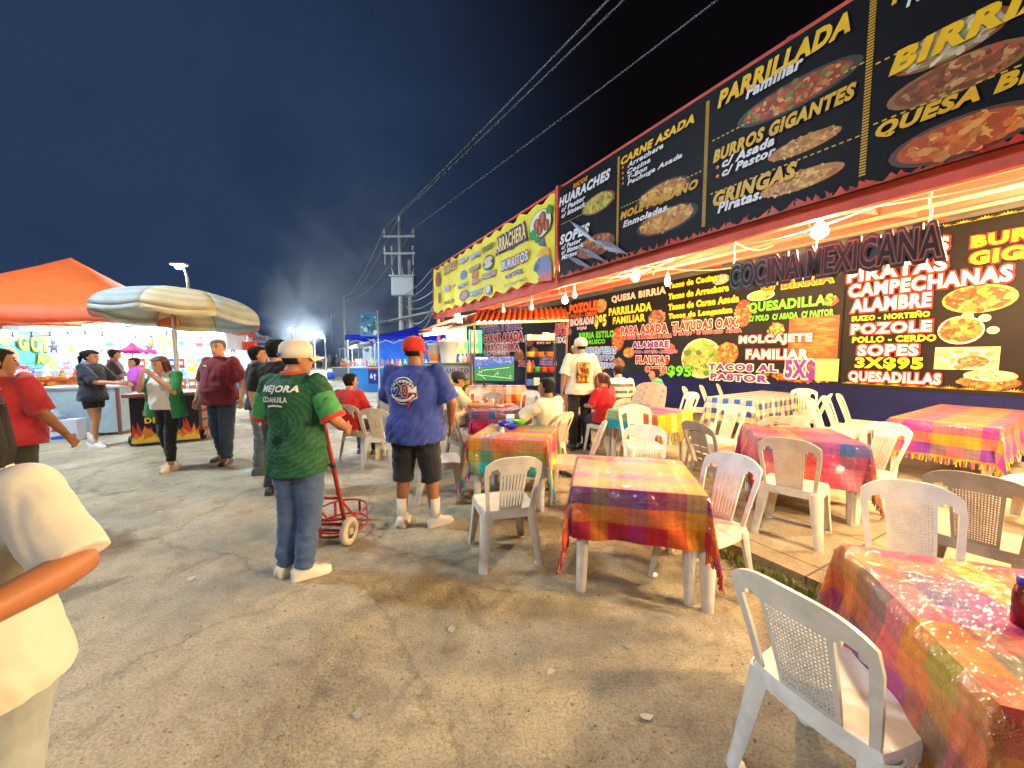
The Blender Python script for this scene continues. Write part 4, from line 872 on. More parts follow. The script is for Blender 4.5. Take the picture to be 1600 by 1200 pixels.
# ------------------------------------------------------------------ people
def skin_mat(name, c): return mat(name, c, rough=.55, var=.12, scale=9, sss=0, bump=.04, bscale=120)
skin_mat('skin_tan', rgb(172, 122, 90)); skin_mat('skin_light', rgb(205, 152, 120)); skin_mat('skin_brown', rgb(150, 96, 62))
mat('hair_dark', rgb(24, 20, 19), rough=.75, var=.4, scale=40, bump=.2, bscale=90, spec=.25); mat('hair_brown', rgb(92, 54, 32), rough=.5, var=.4, scale=30, bump=.5, bscale=80); mat('hair_grey', rgb(110, 95, 82), rough=.6, var=.3, scale=40, bump=.4, bscale=90)
mat('eye_dark', (.02, .015, .012), rough=.3, var=0); mat('lip', rgb(150, 80, 70), rough=.5, var=.1)
def fabric(name, c, var=.07, bump=.10, denim=False):
    if name in MATS: return MATS[name]
    m = mat(name, c, rough=.9, var=var, scale=5 if not denim else 9, bump=bump, bscale=26, sheen=.2); return m
def remesh(mb, voxel, name, m, parent, wr=None, smooth=3, seed=0):
    """joins the lofted pieces of mb into one continuous skin"""
    me = bpy.data.meshes.new(name); me.from_pydata([tuple(v) for v in mb.v], [], mb.f); bm = bmesh.new(); bm.from_mesh(me); bmesh.ops.recalc_face_normals(bm, faces=list(bm.faces)); bm.to_mesh(me); bm.free()
    o = bpy.data.objects.new(name, me); COL.objects.link(o)
    r = o.modifiers.new('r', 'REMESH'); r.mode = 'VOXEL'; r.voxel_size = voxel
    if smooth: s = o.modifiers.new('s', 'SMOOTH'); s.factor = .5; s.iterations = smooth
    dg = bpy.context.evaluated_depsgraph_get(); me2 = bpy.data.meshes.new_from_object(o.evaluated_get(dg)); me2.name = name; o.modifiers.clear(); o.data = me2; bpy.data.meshes.remove(me); me = me2
    me.materials.clear(); me.materials.append(m if not isinstance(m, str) else MATS[m])
    if wr:
        n = len(me.vertices); co = [0.0] * 3 * n; no = [0.0] * 3 * n; me.vertices.foreach_get('co', co); me.vertices.foreach_get('normal', no)
        for i in range(n):
            p = Vector(co[3 * i:3 * i + 3]); d = wr(p, seed)
            for k in range(3): co[3 * i + k] += no[3 * i + k] * d
        me.vertices.foreach_set('co', co)
    me.polygons.foreach_set('use_smooth', [True] * len(me.polygons)); me.update()
    if parent is not None: o.parent = parent
    return o
def nz(x, y, z): return noise.noise(Vector((x, y, z)))
def wr_shirt(p, s):
    a = nz(p.x * 5 + s, p.y * 5, p.z * 9 + p.x * 6); b = nz(p.x * 13 + s, p.y * 13, p.z * 22 - p.x * 14); c = abs(nz(p.x * 4 - s, p.y * 4, p.z * 7 - p.x * 9))
    return .011 * a + .007 * b - .016 * max(0, .16 - c) * 4 * .6
def wr_legs(p, s):
    k = 1.0 if p.z < .35 else .55; a = nz(p.x * 7 + s, p.y * 7, p.z * 26); b = nz(p.x * 9, p.y * 9 + s, p.z * 11 + p.x * 12)
    return k * .014 * a + .008 * b
def loft(mb, secs, n=16):
    """secs: (centre, x-axis vector, y-axis vector) per ring"""
    mb.rings([[c + ax * cos(2 * pi * j / n) + ay * sin(2 * pi * j / n) for j in range(n)] for c, ax, ay in secs])
def limb(mb, pts, rad, ref=(0, 1, 0), n=12, flat=1.0): mb.tube(pts, rad, (0.5,) * 3, n, ref=ref, flat=flat)
def lerp_path(pts, rad, f0, f1, k):
    """k points of the poly-line between fractions f0 and f1 (fraction by joint index)"""
    P_, R2 = [], []
    for i in range(k):
        f = (f0 + (f1 - f0) * i / (k - 1)); j = min(int(f), len(pts) - 2); t = f - j; P_.append(pts[j].lerp(pts[j + 1], t)); R2.append(rad[j] * (1 - t) + rad[j + 1] * t)
    return P_, R2
def hand(mb, w, d, side, n=None, curl=.35):
    d = d.normalized(); inn = Vector((-side, 0, 0)) if n is None else Vector(n)      # palm normal
    inn = inn - d * inn.dot(d); inn = inn.normalized() if inn.length > .05 else d.orthogonal().normalized()
    t = d.cross(inn).normalized()
    if t.y < 0 and abs(t.y) > .3 or (abs(t.y) <= .3 and t.z < 0): t = -t              # thumb side: forward, else up
    loft(mb, [(w + d * x, t * a, inn * b) for x, a, b in ((-.03, .026, .022), (.0, .028, .019), (.04, .040, .017), (.075, .043, .015), (.092, .041, .012))], 12)
    for i, L in enumerate((.068, .078, .073, .056)):
        off = (1.5 - i) * .0215; b = w + d * .088 + t * off; dd = (d + t * (1.5 - i) * .10).normalized()
        p1 = b + dd * L * .45 + inn * L * .10 * curl * 2; p2 = p1 + (dd * (1 - curl) + inn * curl * 1.5).normalized() * L * .32; p3 = p2 + (dd * (1 - curl * 1.6) + inn * curl * 2.4).normalized() * L * .27
        limb(mb, [b - dd * .02, p1, p2, p3], [.0098, .0092, .0086, .0076], ref=tuple(inn), n=8)
    b = w + d * .022 + t * .026; p1 = b + (d * .6 + t * .75 + inn * .25).normalized() * .038; p2 = p1 + (d * .9 + t * .25 + inn * .35).normalized() * .030; limb(mb, [b - t * .015, p1, p2], [.0125, .0105, .0085], ref=tuple(inn), n=8)
STAND = dict(pel=(0, 0, .95), wai=(0, .005, 1.09), che=(0, .0, 1.27), nek=(0, -.012, 1.455), hed=(0, .018, 1.585),
             sL=(-.180, -.01, 1.405), eL=(-.245, -.03, 1.13), wL=(-.245, .05, .885), sR=(.180, -.01, 1.405), eR=(.245, -.03, 1.13), wR=(.245, .05, .885),
             hL=(-.09, 0, .92), kL=(-.105, .015, .49), aL=(-.115, -.025, .085), hR=(.09, 0, .92), kR=(.105, .015, .49), aR=(.115, -.025, .085), tL=(-.12, .99), tR=(.12, .99))
SEAT = dict(pel=(0, -.02, .55), wai=(0, -.05, .69), che=(0, -.05, .87), nek=(0, -.03, 1.055), hed=(0, .02, 1.185),
            sL=(-.180, -.04, 1.005), eL=(-.235, .06, .76), wL=(-.17, .27, .74), sR=(.180, -.04, 1.005), eR=(.235, .06, .76), wR=(.17, .27, .74),
            hL=(-.09, 0, .52), kL=(-.13, .42, .50), aL=(-.13, .40, .085), hR=(.09, 0, .52), kR=(.13, .42, .50), aR=(.13, .40, .085), tL=(-.1, .99), tR=(.1, .99))
def head_rings(hed, fwd, rt, up, s=1.0, grow=0.0):
    q = []
    for z, rx, ry, yo in ((-.118, .022, .026, .048), (-.108, .036, .040, .040), (-.085, .050, .060, .026), (-.045, .062, .082, .010), (.0, .070, .093, .0), (.045, .074, .098, -.006), (.082, .066, .088, -.010), (.106, .045, .060, -.012), (.117, .018, .024, -.012)):
        q.append((hed + (up * z + fwd * yo) * s, rt * (rx + grow) * s, fwd * (ry + grow) * s))
    return q
def person(label, pos, deg, base='stand', h=1.70, fat=1.0, skin='skin_tan', hair='hair_dark', hair_style='short', shirt=None, shirt_m=None, hem=None, sleeve=.95, loose=.0, legs=None, legs_m=None, leg_end=2.03, legw=1.0, shoe=(.6, .6, .58),
           pose=None, face=True, head_yaw=0, head_pitch=0, cap=None, belly=0.0, voxel=.0075, z=0.0, curl=.35, shirt_voxel=.011, bust=0.0, palm=None, seed=None, wrk=1.0, sock=None, sit_drop=0.0):
    J = dict(STAND if base == 'stand' else SEAT); J.update(pose or {}); J = {k: (Vector(v) if len(v) == 3 else Vector((v[0], v[1], 0)).normalized()) for k, v in J.items()}
    seed = seed if seed is not None else len(label) * 1.7
    t = thing('person', label, 'person', (pos[0], pos[1], z), radians(deg)); s = h / 1.70; t.scale = (s, s, s)
    X, Yv, Z = Vector((1, 0, 0)), Vector((0, 1, 0)), Vector((0, 0, 1))
    shx = (J['sR'] - J['sL']); shx = Vector((shx.x, shx.y, 0)).normalized(); hpx = (J['hR'] - J['hL']); hpx = Vector((hpx.x, hpx.y, 0)).normalized()
    def torso_secs(g=0.0, z0=None, flare=0.0):
        up = (J['che'] - J['wai']).normalized(); ups = (J['nek'] - J['che']).normalized()
        L = []
        def ring(c, rx, ry, ax, uu, by=0.0):
            fy = uu.cross(ax).normalized() if True else Yv; L.append((c + fy * by, ax * (rx + g), fy * (ry + g)))
        b = belly; F_ = fat
        upp = (J['wai'] - J['pel']).normalized()
        if base == 'stand' or True:
            if z0 is not None:
                for k in range(3, 0, -1): ring(J['pel'] - upp * (z0 * k / 3), .168 * F_ + flare, .118 * F_ + b * .4 + flare, hpx, upp, b * .3)
            ring(J['pel'], .168 * F_ + flare * .6, .118 * F_ + b * .55 + flare * .5, hpx, upp, b * .45)
            ring(J['pel'].lerp(J['wai'], .5), .160 * F_ + flare * .4, .112 * F_ + b * .9, hpx.lerp(shx, .3).normalized(), upp, b * .8)
            ring(J['wai'], .153 * F_, .108 * F_ + b * .8, hpx.lerp(shx, .5).normalized(), up, b * .7)
            ring(J['wai'].lerp(J['che'], .5), .160 * F_, .112 * F_ + b * .4, shx, up, b * .35 + bust * .4)
            ring(J['che'], .172 * F_, .118 * F_ + bust * .4, shx, ups, bust * .6)
            m_ = J['che'].lerp(J['nek'], .42); ring(m_, .180 * min(F_, 1.15), .108 * F_, shx, ups)
            m_ = J['che'].lerp(J['nek'], .72); ring(m_, .165 * min(F_, 1.1), .085 * min(F_, 1.2), shx, ups)
            m_ = J['che'].lerp(J['nek'], .92); ring(m_, .105, .066, shx, ups)
            ring(J['nek'] + ups * .02, .062, .060, shx, ups)
        return L
    hy = radians(head_yaw); hp = radians(head_pitch)
    fwd = Vector((-sin(hy) * cos(hp), cos(hy) * cos(hp), sin(hp))); rt = Vector((cos(hy), sin(hy), 0)); up = rt.cross(fwd).normalized()
    HD = J['hed']
    body = MB(); loft(body, torso_secs(-.012)); a_r = [.050 * sqrt(fat), .040 * sqrt(fat), .027]
    for sd, k in ((-1, 'L'), (1, 'R')):
        S, E, Wp = J['s' + k], J['e' + k], J['w' + k]
        body.ball(S, .052 * sqrt(fat), n=12, m=8)
        pp, rr = lerp_path([S, E, Wp], a_r, 0, 2, 13); rr = [r * (1 + .10 * sin(pi * min(max((i / 12 * 2 - 1.0), 0), 1) * .9)) for i, r in enumerate(rr)]; limb(body, pp, rr)
        hand(body, Wp, Wp - E, sd, None if palm is None else palm.get(k), curl)
        hp_, kn, an = J['h' + k], J['k' + k], J['a' + k]; pp, rr = lerp_path([hp_, kn, an], [.078 * sqrt(fat), .052 * sqrt(fat), .036], 0, 2, 13); rr = [r * (1 + .16 * sin(pi * min(max(i / 12 * 2 - 1, 0), 1))) for i, r in enumerate(rr)]; limb(body, pp, rr)
        td = J['t' + k]; limb(body, [an, an + td * .05 - Z * .03, an + td * .13 - Z * .055], [.036, .036, .026], ref=(0, 0, 1))
    limb(body, [J['nek'] - Z * .05, J['nek'] + Z * .03, HD - up * .055 - fwd * .015], [.062, .053 * sqrt(fat), .052 * sqrt(fat)])
    loft(body, head_rings(HD, fwd, rt, up), 18)
    limb(body, [HD + fwd * .088 + up * .018, HD + fwd * .108 - up * .012, HD + fwd * .112 - up * .026, HD + fwd * .094 - up * .036], [.009, .011, .014, .010], ref=tuple(rt), n=8)
    for sd in (-1, 1): body.ball(HD + rt * sd * .074 - fwd * .008 - up * .005, (.012, .020, .030), n=8, m=6)
    remesh(body, voxel, 'body', skin, t, None, 2)
    if face:
        for sd in (-1, 1):
            mb = MB(); mb.ball(HD + fwd * .085 + rt * sd * .031 + up * .016, (.013, .010, .007), n=8, m=5); mb.build('eye', MATS['eye_dark'], t, True)
            mb = MB(); mb.tube([HD + fwd * .084 + rt * sd * .014 + up * .034, HD + fwd * .086 + rt * sd * .032 + up * .040, HD + fwd * .072 + rt * sd * .050 + up * .034], [.004, .0055, .003], n=6); mb.build('eyebrow', MATS[hair] if hair else MATS['hair_dark'], t, True)
        mb = MB(); mb.ball(HD + fwd * .090 - up * .062, (.022, .010, .008), n=10, m=5); o = mb.build('mouth', MATS['lip'], t, True)
    # hair
    if hair:
        mb = MB(); n_, m_ = 26, 20; g = (.010 if hair_style != 'afro' else .03) if not cap else .003; vs = []; rs = head_rings(HD, fwd, rt, up, 1.0, g)
        def hp3(u, w):   # u around, w 0 chin .. 1 crown
            f = w * (len(rs) - 1); i = min(int(f), len(rs) - 2); q = f - i; c0, a0, b0 = rs[i]; c1, a1, b1 = rs[i + 1]; an = 2 * pi * u
            p = c0.lerp(c1, q) + a0.lerp(a1, q) * cos(an) + b0.lerp(b1, q) * sin(an); d = (p - HD).normalized(); return p + d * (.004 + .010 * abs(nz(d.x * 9 + seed, d.y * 9, d.z * 9)))
        idx = {}
        low = {'short': .34, 'bun': .34, 'long': .2, 'afro': .3, 'crop': .40}.get(hair_style, .34); front = .73
        for j in range(m_ + 1):
            for i in range(n_):
                u = i / n_; fr = sin(2 * pi * u); lim = low + (front - low) * (0 if fr < -.15 else min(1, (fr + .15) / .55)) ** .7; w = lim + (1 - lim) * j / m_; vs.append(hp3(u, w))
        # inner layer closes the hair
        k = len(vs); vs += [HD + (v - HD) * .88 for v in vs]; fs = []
        for j in range(m_):
            for i in range(n_):
                a, b = j * n_ + i, j * n_ + (i + 1) % n_; fs.append((a, b, b + n_, a + n_))
        for i in range(n_): a, b = i, (i + 1) % n_; fs.append((a, a + k, b + k, b))
        fs.append(tuple(m_ * n_ + i for i in range(n_))); mb.add(vs, fs)
        if hair_style == 'long':
            for q in range(9):
                an = pi + pi * (q / 8) ; c0 = HD + rt * .078 * cos(an) + fwd * .09 * sin(an) ; mb.tube([c0 + up * .04, c0 * 1 - up * .08 - fwd * .01, c0 - up * .20 + fwd * .02, c0 - up * .30 + fwd * .03], [.030, .034, .030, .012], n=8)
        if hair_style == 'bun': mb.ball(HD - fwd * .125 + up * .035, (.045, .045, .045), n=10, m=7); mb.tube([HD - fwd * .10 + up * .03, HD - fwd * .15 - up * .04, HD - fwd * .14 - up * .16], [.03, .035, .008], n=8)
        mb.build('hair', MATS[hair], t, True)
    if cap:
        cc, direction, c2 = cap[:3]; bd = fwd if direction == 'front' else -fwd; mb = MB()
        rs = []; n_ = 24
        for zz, k in ((.004, 1.0), (.05, 1.03), (.09, .98), (.116, .80), (.134, .44), (.140, .06)): rs.append([HD + up * zz - fwd * .008 + (rt * .086 * cos(2 * pi * j / n_) + fwd * .109 * sin(2 * pi * j / n_)) * k for j in range(n_)])
        cu = up * .105 * 0
        mb.rings(rs, cc); mb.ball(HD + up * .141 - fwd * .008, .007, cc, 8, 4); o = mb.build('cap', MATS['cloth_attr'], t, True)
        mb = MB(); A, B = [], []
        for i in range(15):
            an = -.92 + 1.84 * i / 14; p = HD + up * (.016 - .012 * abs(an)) - fwd * .008 + rt * .090 * sin(an) + bd * .116 * cos(an); A.append(p); B.append(HD + up * (.004 - .030 * an * an) - fwd * .008 + rt * .090 * sin(an) * 1.0 + bd * (.112 * cos(an) + .078 * max(cos(an * 1.25), 0)))
        rs = A + B; k = len(rs); vs = rs + [p + up * .004 for p in rs]; fs = [(i, i + 1, 16 + i, 15 + i) for i in range(14)] + [(k + i, k + 15 + i, k + 16 + i, k + i + 1) for i in range(14)]; mb.add(vs, fs, c2); mb.build('cap_brim', MATS['cloth_attr'], o, True)
    # shirt
    sh = None
    if shirt or shirt_m:
        sm = MATS[shirt_m] if shirt_m else fabric('shirt_%d' % len(MATS), shirt)
        mb = MB(); loft(mb, torso_secs(.010 + loose, hem if hem is not None else .06, loose * .8), 24)
        for sd, k in ((-1, 'L'), (1, 'R')):
            S, E, Wp = J['s' + k], J['e' + k], J['w' + k]; mb.ball(S - Z * .002, .064 * sqrt(fat) + loose * .4, n=12, m=8); pp, rr = lerp_path([S, E, Wp], [.060 * sqrt(fat) + loose * .6, (.057 if sleeve < 1.2 else .052) * sqrt(fat) + loose, .040 + loose * .5], 0, sleeve, 9); limb(mb, [J['che'].lerp(J['nek'], .55).lerp(S, .45)] + pp, [.06 * sqrt(fat)] + rr, n=14)
        sh = remesh(mb, shirt_voxel, 'shirt', sm, t, (lambda p, q: wrk * wr_shirt(p, q)), 3 if wrk < 1.2 else 2, seed)
    if legs or legs_m:
        lm = MATS[legs_m] if legs_m else fabric('legs_%d' % len(MATS), legs, .2, .12, True)
        mb = MB(); secs = torso_secs(.006)[:3]; 
        loft(mb, [(J['pel'] - (J['wai'] - J['pel']).normalized() * .05, hpx * .165 * fat, (J['wai'] - J['pel']).normalized().cross(hpx) * .115 * fat)] + secs, 20)
        for sd, k in ((-1, 'L'), (1, 'R')):
            hp_, kn, an = J['h' + k], J['k' + k], J['a' + k]; e = leg_end; pp, rr = lerp_path([hp_ + Z * .02, kn, an], [.094 * sqrt(fat) * legw, .070 * sqrt(fat) * legw, .060 * legw], 0, e, 12); limb(mb, pp, rr, n=16)
        remesh(mb, shirt_voxel, 'trousers' if leg_end > 1.5 else 'shorts', lm, t, wr_legs, 3, seed + 3)
    for sd, k in ((-1, 'L'), (1, 'R')):
        an, td = J['a' + k], J['t' + k]; sx = Vector((td.y, -td.x, 0))
        if sock: mb = MB(); limb(mb, [an + Z * .17 * (1), an + Z * .02, an - Z * .02], [.050, .043, .040], n=14); mb.build('sock', fabric('sock', sock, .1, .1), t, True)
        mb = MB(); zb = an.z - .085; secs = []
        for f, w_, hgt in ((-.082, .030, .07), (-.060, .043, .088), (0.0, .046, .105), (.05, .048, .095), (.10, .050, .068), (.15, .044, .052), (.18, .024, .036)):
            c0 = Vector((an.x, an.y, zb)) + td * f; secs.append([c0 + sx * w_ * a + Z * hgt * b for a, b in ((-1, 0), (-1.04, .2), (-1, .45), (-.75, .8), (-.35, 1), (.35, 1), (.75, .8), (1, .45), (1.04, .2), (1, 0))])
        mb.rings(secs, shoe); so = mb.build('shoe', MATS['plastic_attr'], t, True)
        mb = MB(); secs = [[p * 1 for p in r] for r in secs]; so_ = []
        for r in secs:
            c0 = sum(r, Vector()) / len(r); lo = [r[0], r[9]]; so_.append([r[0] + (r[0] - r[9]) * .05, r[9] + (r[9] - r[0]) * .05, r[9] + (r[9] - r[0]) * .06 + Z * .022, r[0] + (r[0] - r[9]) * .06 + Z * .022])
        mb.rings(so_, tuple(min(1, v * 1.1 + .02) for v in shoe)); fix_normals(mb.build('sole', MATS['plastic_attr'], so))
    return t, sh, J
def decal(sh, items, axis_o, ax, ay, depth, name, m='print', lift=.0035):
    """prints flat shapes (verts in x,y; faces; colour) on a garment: cast onto it along ax x ay"""
    me = sh.data; bv = BVHTree.FromPolygons([v.co.copy() for v in me.vertices], [tuple(p.vertices) for p in me.polygons]); ax, ay, o = Vector(ax), Vector(ay), Vector(axis_o); d = -ax.cross(ay).normalized(); mb = MB(); lay = 0
    for vv, ff, c in items:
        lay += 1; bm = bmesh.new(); vs = [bm.verts.new((x, y, 0)) for x, y in vv]
        for f in ff:
            try: bm.faces.new([vs[i] for i in f])
            except ValueError: pass
        bmesh.ops.triangulate(bm, faces=list(bm.faces))
        for _ in range(3):
            es = [e for e in bm.edges if e.calc_length() > .02]
            if not es: break
            bmesh.ops.subdivide_edges(bm, edges=es, cuts=1, use_grid_fill=False); bmesh.ops.triangulate(bm, faces=list(bm.faces))
        bm.verts.index_update(); out = []
        for v in bm.verts:
            p = o + ax * v.co.x + ay * v.co.y - d * depth; hit, nrm, idx, dist = bv.ray_cast(p, d); q = hit if hit is not None else p + d * depth; out.append(q - d * (lift + .0012 * lay))
        mb.add(out, [tuple(v.index for v in f.verts) for f in bm.faces], c); bm.free()
    return mb.build(name, MATS[m], sh)
def rectv(x0, y0, x1, y1): return [(x0, y0), (x1, y0), (x1, y1), (x0, y1)], [(0, 1, 2, 3)]
def ringv(x, y, r, n=24, a0=0, a1=2 * pi): return [(x + r * cos(a0 + (a1 - a0) * i / n), y + r * sin(a0 + (a1 - a0) * i / n)) for i in range(n if a1 - a0 > 6.2 else n + 1)], None
def disc(x, y, rx, ry=None, n=24): ry = ry or rx; return [(x + rx * cos(2 * pi * i / n), y + ry * sin(2 * pi * i / n)) for i in range(n)], [tuple(range(n))]
def arcband(x, y, r0, r1, a0, a1, n=18):
    v = [(x + r * cos(a0 + (a1 - a0) * i / n), y + r * sin(a0 + (a1 - a0) * i / n)) for r in (r0, r1) for i in range(n + 1)]; return v, [(i, i + 1, n + 2 + i, n + 1 + i) for i in range(n)]
BACK = dict(ax=(1, 0, 0), ay=(0, 0, 1), depth=.6)
# -------- football jersey with tone-on-tone pattern
m = mat('jersey_green', rgb(26, 84, 52), rough=.75, var=.12, scale=5, bump=.1, bscale=18); n, l, b = mk(m); t = n.new('ShaderNodeTexCoord')
mp = n.new('ShaderNodeMapping'); mp.inputs['Location'].default_value = (0.03, 0, -1.14); l.new(t.outputs['Object'], mp.inputs['Vector'])
wv = n.new('ShaderNodeTexWave'); wv.wave_type = 'RINGS'; wv.rings_direction = 'Y'; wv.inputs['Scale'].default_value = 9; wv.inputs['Distortion'].default_value = 6; wv.inputs['Detail'].default_value = 4; wv.inputs['Detail Scale'].default_value = 3.5; l.new(mp.outputs[0], wv.inputs['Vector'])
r = n.new('ShaderNodeValToRGB'); e = r.color_ramp.elements; e[0].position = .30; e[0].color = (*rgb(22, 74, 48), 1); e[1].position = .70; e[1].color = (*rgb(33, 94, 60), 1); l.new(wv.outputs['Fac'], r.inputs['Fac']); l.new(r.outputs[0], b.inputs['Base Color'])
mat('jersey_sleeve', rgb(70, 150, 84), rough=.75, var=.12, scale=8, bump=.1, bscale=18)
# 1 the man in the green jersey with the hand truck
g = G(472, 893); gp, gs, gJ = person('man in green football jersey, white cap and jeans holding red hand truck', g, -8, h=1.68, fat=1.10, skin='skin_tan', shirt_m='jersey_green', loose=.016, hem=.20, legs=rgb(68, 92, 132), legw=1.12, shoe=rgb(222, 216, 200), hair='hair_dark', hair_style='crop', leg_end=2.04,
    pose=dict(eR=(.31, -.02, 1.15), wR=(.285, .16, 1.06), eL=(-.27, .02, 1.14), wL=(-.25, .23, 1.08), hed=(.02, .02, 1.575), kL=(-.095, .02, .49), aL=(-.10, -.03, .085), aR=(.06, -.06, .085), kR=(.075, .03, .49), tR=(.75, .66), tL=(.25, .97)), head_yaw=-38, cap=(rgb(225, 215, 200), 'front', rgb(235, 228, 215)), curl=.75, voxel=.007)
for k, sd in (('L', -1), ('R', 1)):
    S, E, Wp = gJ['s' + k], gJ['e' + k], gJ['w' + k]; mb = MB(); pp, rr = lerp_path([S, E, Wp], [.082, .088, .06], .30, .93, 7); limb(mb, pp, rr, n=16); remesh(mb, .011, 'sleeve', 'jersey_sleeve', gs, wr_shirt, 3, 4)
    mb = MB(); pp, rr = lerp_path([S, E, Wp], [.080, .0885, .06], .90, .99, 3); limb(mb, pp, rr, n=18); mb.build('sleeve_cuff', fabric('cuff_red', rgb(205, 50, 40)), gs, True)
mb = MB(); nk = gJ['nek']; mb.rings([[nk + Vector(((.068 + d) * cos(2 * pi * j / 20), (.064 + d) * sin(2 * pi * j / 20) - .005, zz)) for j in range(20)] for d, zz in ((.012, .0), (.004, .03), (-.004, .032), (.0, .0))]); mb.build('collar', fabric('cuff_red', rgb(205, 50, 40)), gs, True)
dec = [(*text2d('MEJORA', -.155, 1.335, .285, .060, .04, 0, .15), rgb(230, 232, 228)), (*text2d('COAHUILA', -.14, 1.278, .205, .038, .03), rgb(230, 232, 228)), ([(-.09, 1.256), (-.05, 1.262), (.0, 1.262), (.03, 1.258), (.03, 1.248), (-.05, 1.250), (-.09, 1.244)], [tuple(range(7))], rgb(230, 232, 228))]
st = [(-.03 + (.055 if i % 2 == 0 else .026) * cos(pi / 8 + 2 * pi * i / 16), 1.01 + (.055 if i % 2 == 0 else .026) * sin(pi / 8 + 2 * pi * i / 16)) for i in range(16)]; dec.append((st + [(-.03, 1.01)], [(i, (i + 1) % 16, 16) for i in range(16)], rgb(15, 52, 36)))
decal(gs, dec, (0, 0, 0), (1, 0, 0), (0, 0, 1), .6, 'lettering', lift=.006)
mb = MB(); hd = gJ['hed']; hy = radians(-38); fw = Vector((-sin(hy), cos(hy), 0)); rt_ = Vector((cos(hy), sin(hy), 0)); mb.rings([[hd - fw * (.130 * cos(a)) + rt_ * .098 * sin(a) + Vector((0, 0, zz)) for zz in (.020, .038)] for a in [(-.45 + .9 * i / 8) for i in range(9)]], (.05, .08, .4), cap=False, close=False); mb.build('cap_strap', fabric('strap_blue', rgb(50, 70, 180)), gp)
# 2 the man in the blue tee
g2 = G(652, 819); bp_, bs, bJ = person('big man in blue tee, red cap and black shorts seen from behind', g2, -4, h=1.73, fat=1.30, skin='skin_brown', shirt=rgb(46, 66, 150), loose=.026, hem=.17, sleeve=.92, legs=rgb(24, 26, 36), legw=1.22, leg_end=1.20, shoe=rgb(225, 220, 208), hair='hair_dark', hair_style='crop', sock=rgb(215, 208, 195),
    pose=dict(eR=(.335, -.01, 1.13), wR=(.30, .12, .92), eL=(-.30, .10, 1.14), wL=(-.16, .30, 1.08), kL=(-.125, .02, .48), aL=(-.135, -.02, .085), kR=(.135, .02, .48), aR=(.165, .0, .085), tR=(.75, .66), tL=(-.05, .99), sL=(-.205, -.01, 1.40), sR=(.205, -.01, 1.40)), head_yaw=-28, cap=(rgb(200, 40, 30), 'front', rgb(190, 36, 28)), belly=.05, voxel=.007)
W1, B1, R1 = rgb(225, 225, 230), rgb(30, 36, 60), rgb(170, 45, 50)
dec = [(*disc(-.045, 1.25, .112, .118, 28), W1), (*disc(-.045, 1.25, .104, .110, 28), rgb(52, 74, 160)), ([(-.165, 1.26), (-.06, 1.30), (-.04, 1.20), (-.14, 1.19)], [(0, 1, 2, 3)], W1), ([(-.158, 1.255), (-.06, 1.29), (-.045, 1.21), (-.135, 1.198)], [(0, 1, 2, 3)], rgb(60, 80, 175)),
       ([(.0, 1.30), (.075, 1.29), (.085, 1.19), (.0, 1.15)], [(0, 1, 2, 3)], W1), ([(.0, 1.24), (.078, 1.235), (.08, 1.20), (.0, 1.16)], [(0, 1, 2, 3)], R1), ([(-.03, 1.16), (.02, 1.16), (.01, 1.09)], [(0, 1, 2)], R1),
       (*arcband(-.045, 1.21, .105, .140, .6, pi - .6), B1), (*arcband(-.045, 1.21, .112, .133, .66, pi - .66), W1), (*arcband(-.045, 1.30, .115, .150, pi + .6, 2 * pi - .6), B1), (*arcband(-.045, 1.30, .121, .143, pi + .66, 2 * pi - .66), W1),
       (*text2d('2', -.115, 1.195, .062, .115, .04, .03), W1), (*text2d('2', -.115, 1.195, .062, .115, .03), rgb(45, 58, 110)), (*text2d('0', -.05, 1.195, .062, .115, .04, .03), W1), (*text2d('0', -.05, 1.195, .062, .115, .03), R1)]
for k in range(7):
    a = pi - .8 - k * .255; x, y = -.045 + .122 * cos(a), 1.21 + .122 * sin(a); dec.append(([(x - .007, y - .006), (x + .005, y - .008), (x + .007, y + .005), (x - .004, y + .007)], [(0, 1, 2, 3)], B1))
decal(bs, dec, (0, 0, 0), (1, 0, 0), (0, 0, 1), .6, 'back_print')
# 3 standing man in white printed tee under the roof
w3, ws, wJ = person('standing man in white tee with orange picture on its back and white cap', G(905, 700, SLAB), 6, h=1.78, fat=1.05, skin='skin_tan', shirt=rgb(222, 212, 188), loose=.026, hem=.10, legs=rgb(34, 32, 32), legw=1.12, shoe=(.05, .05, .05), hair='hair_dark', hair_style='crop', cap=(rgb(225, 215, 190), 'front', rgb(220, 210, 185)), head_yaw=25,
    pose=dict(eL=(-.26, -.02, 1.14), wL=(-.27, .04, .90), eR=(.27, -.02, 1.13), wR=(.28, .05, .90), kL=(-.10, .02, .49)), voxel=.010, z=SLAB)
dec = [(*rectv(-.098, 1.025, .105, 1.345), rgb(150, 95, 30)), (*rectv(-.090, 1.06, .097, 1.335), rgb(210, 150, 60))]; rnd = random.Random(4)
for i in range(40):
    x, y, r_ = rnd.uniform(-.08, .085), rnd.uniform(1.07, 1.32), .008 + .02 * rnd.random(); dec.append((*disc(x, y, r_ * .8, r_ * (1 + rnd.random()), 7), rnd.choice([rgb(120, 70, 20), rgb(235, 190, 110), rgb(180, 110, 40), rgb(90, 50, 20)])))
dec += [(*text2d('MEXICO LINDO', -.075, 1.038, .16, .016, .0), rgb(70, 40, 20)), (*rectv(-.03, 1.362, .04, 1.367), rgb(120, 110, 90))]
decal(ws, dec, (0, 0, 0), (1, 0, 0), (0, 0, 1), .6, 'back_print')
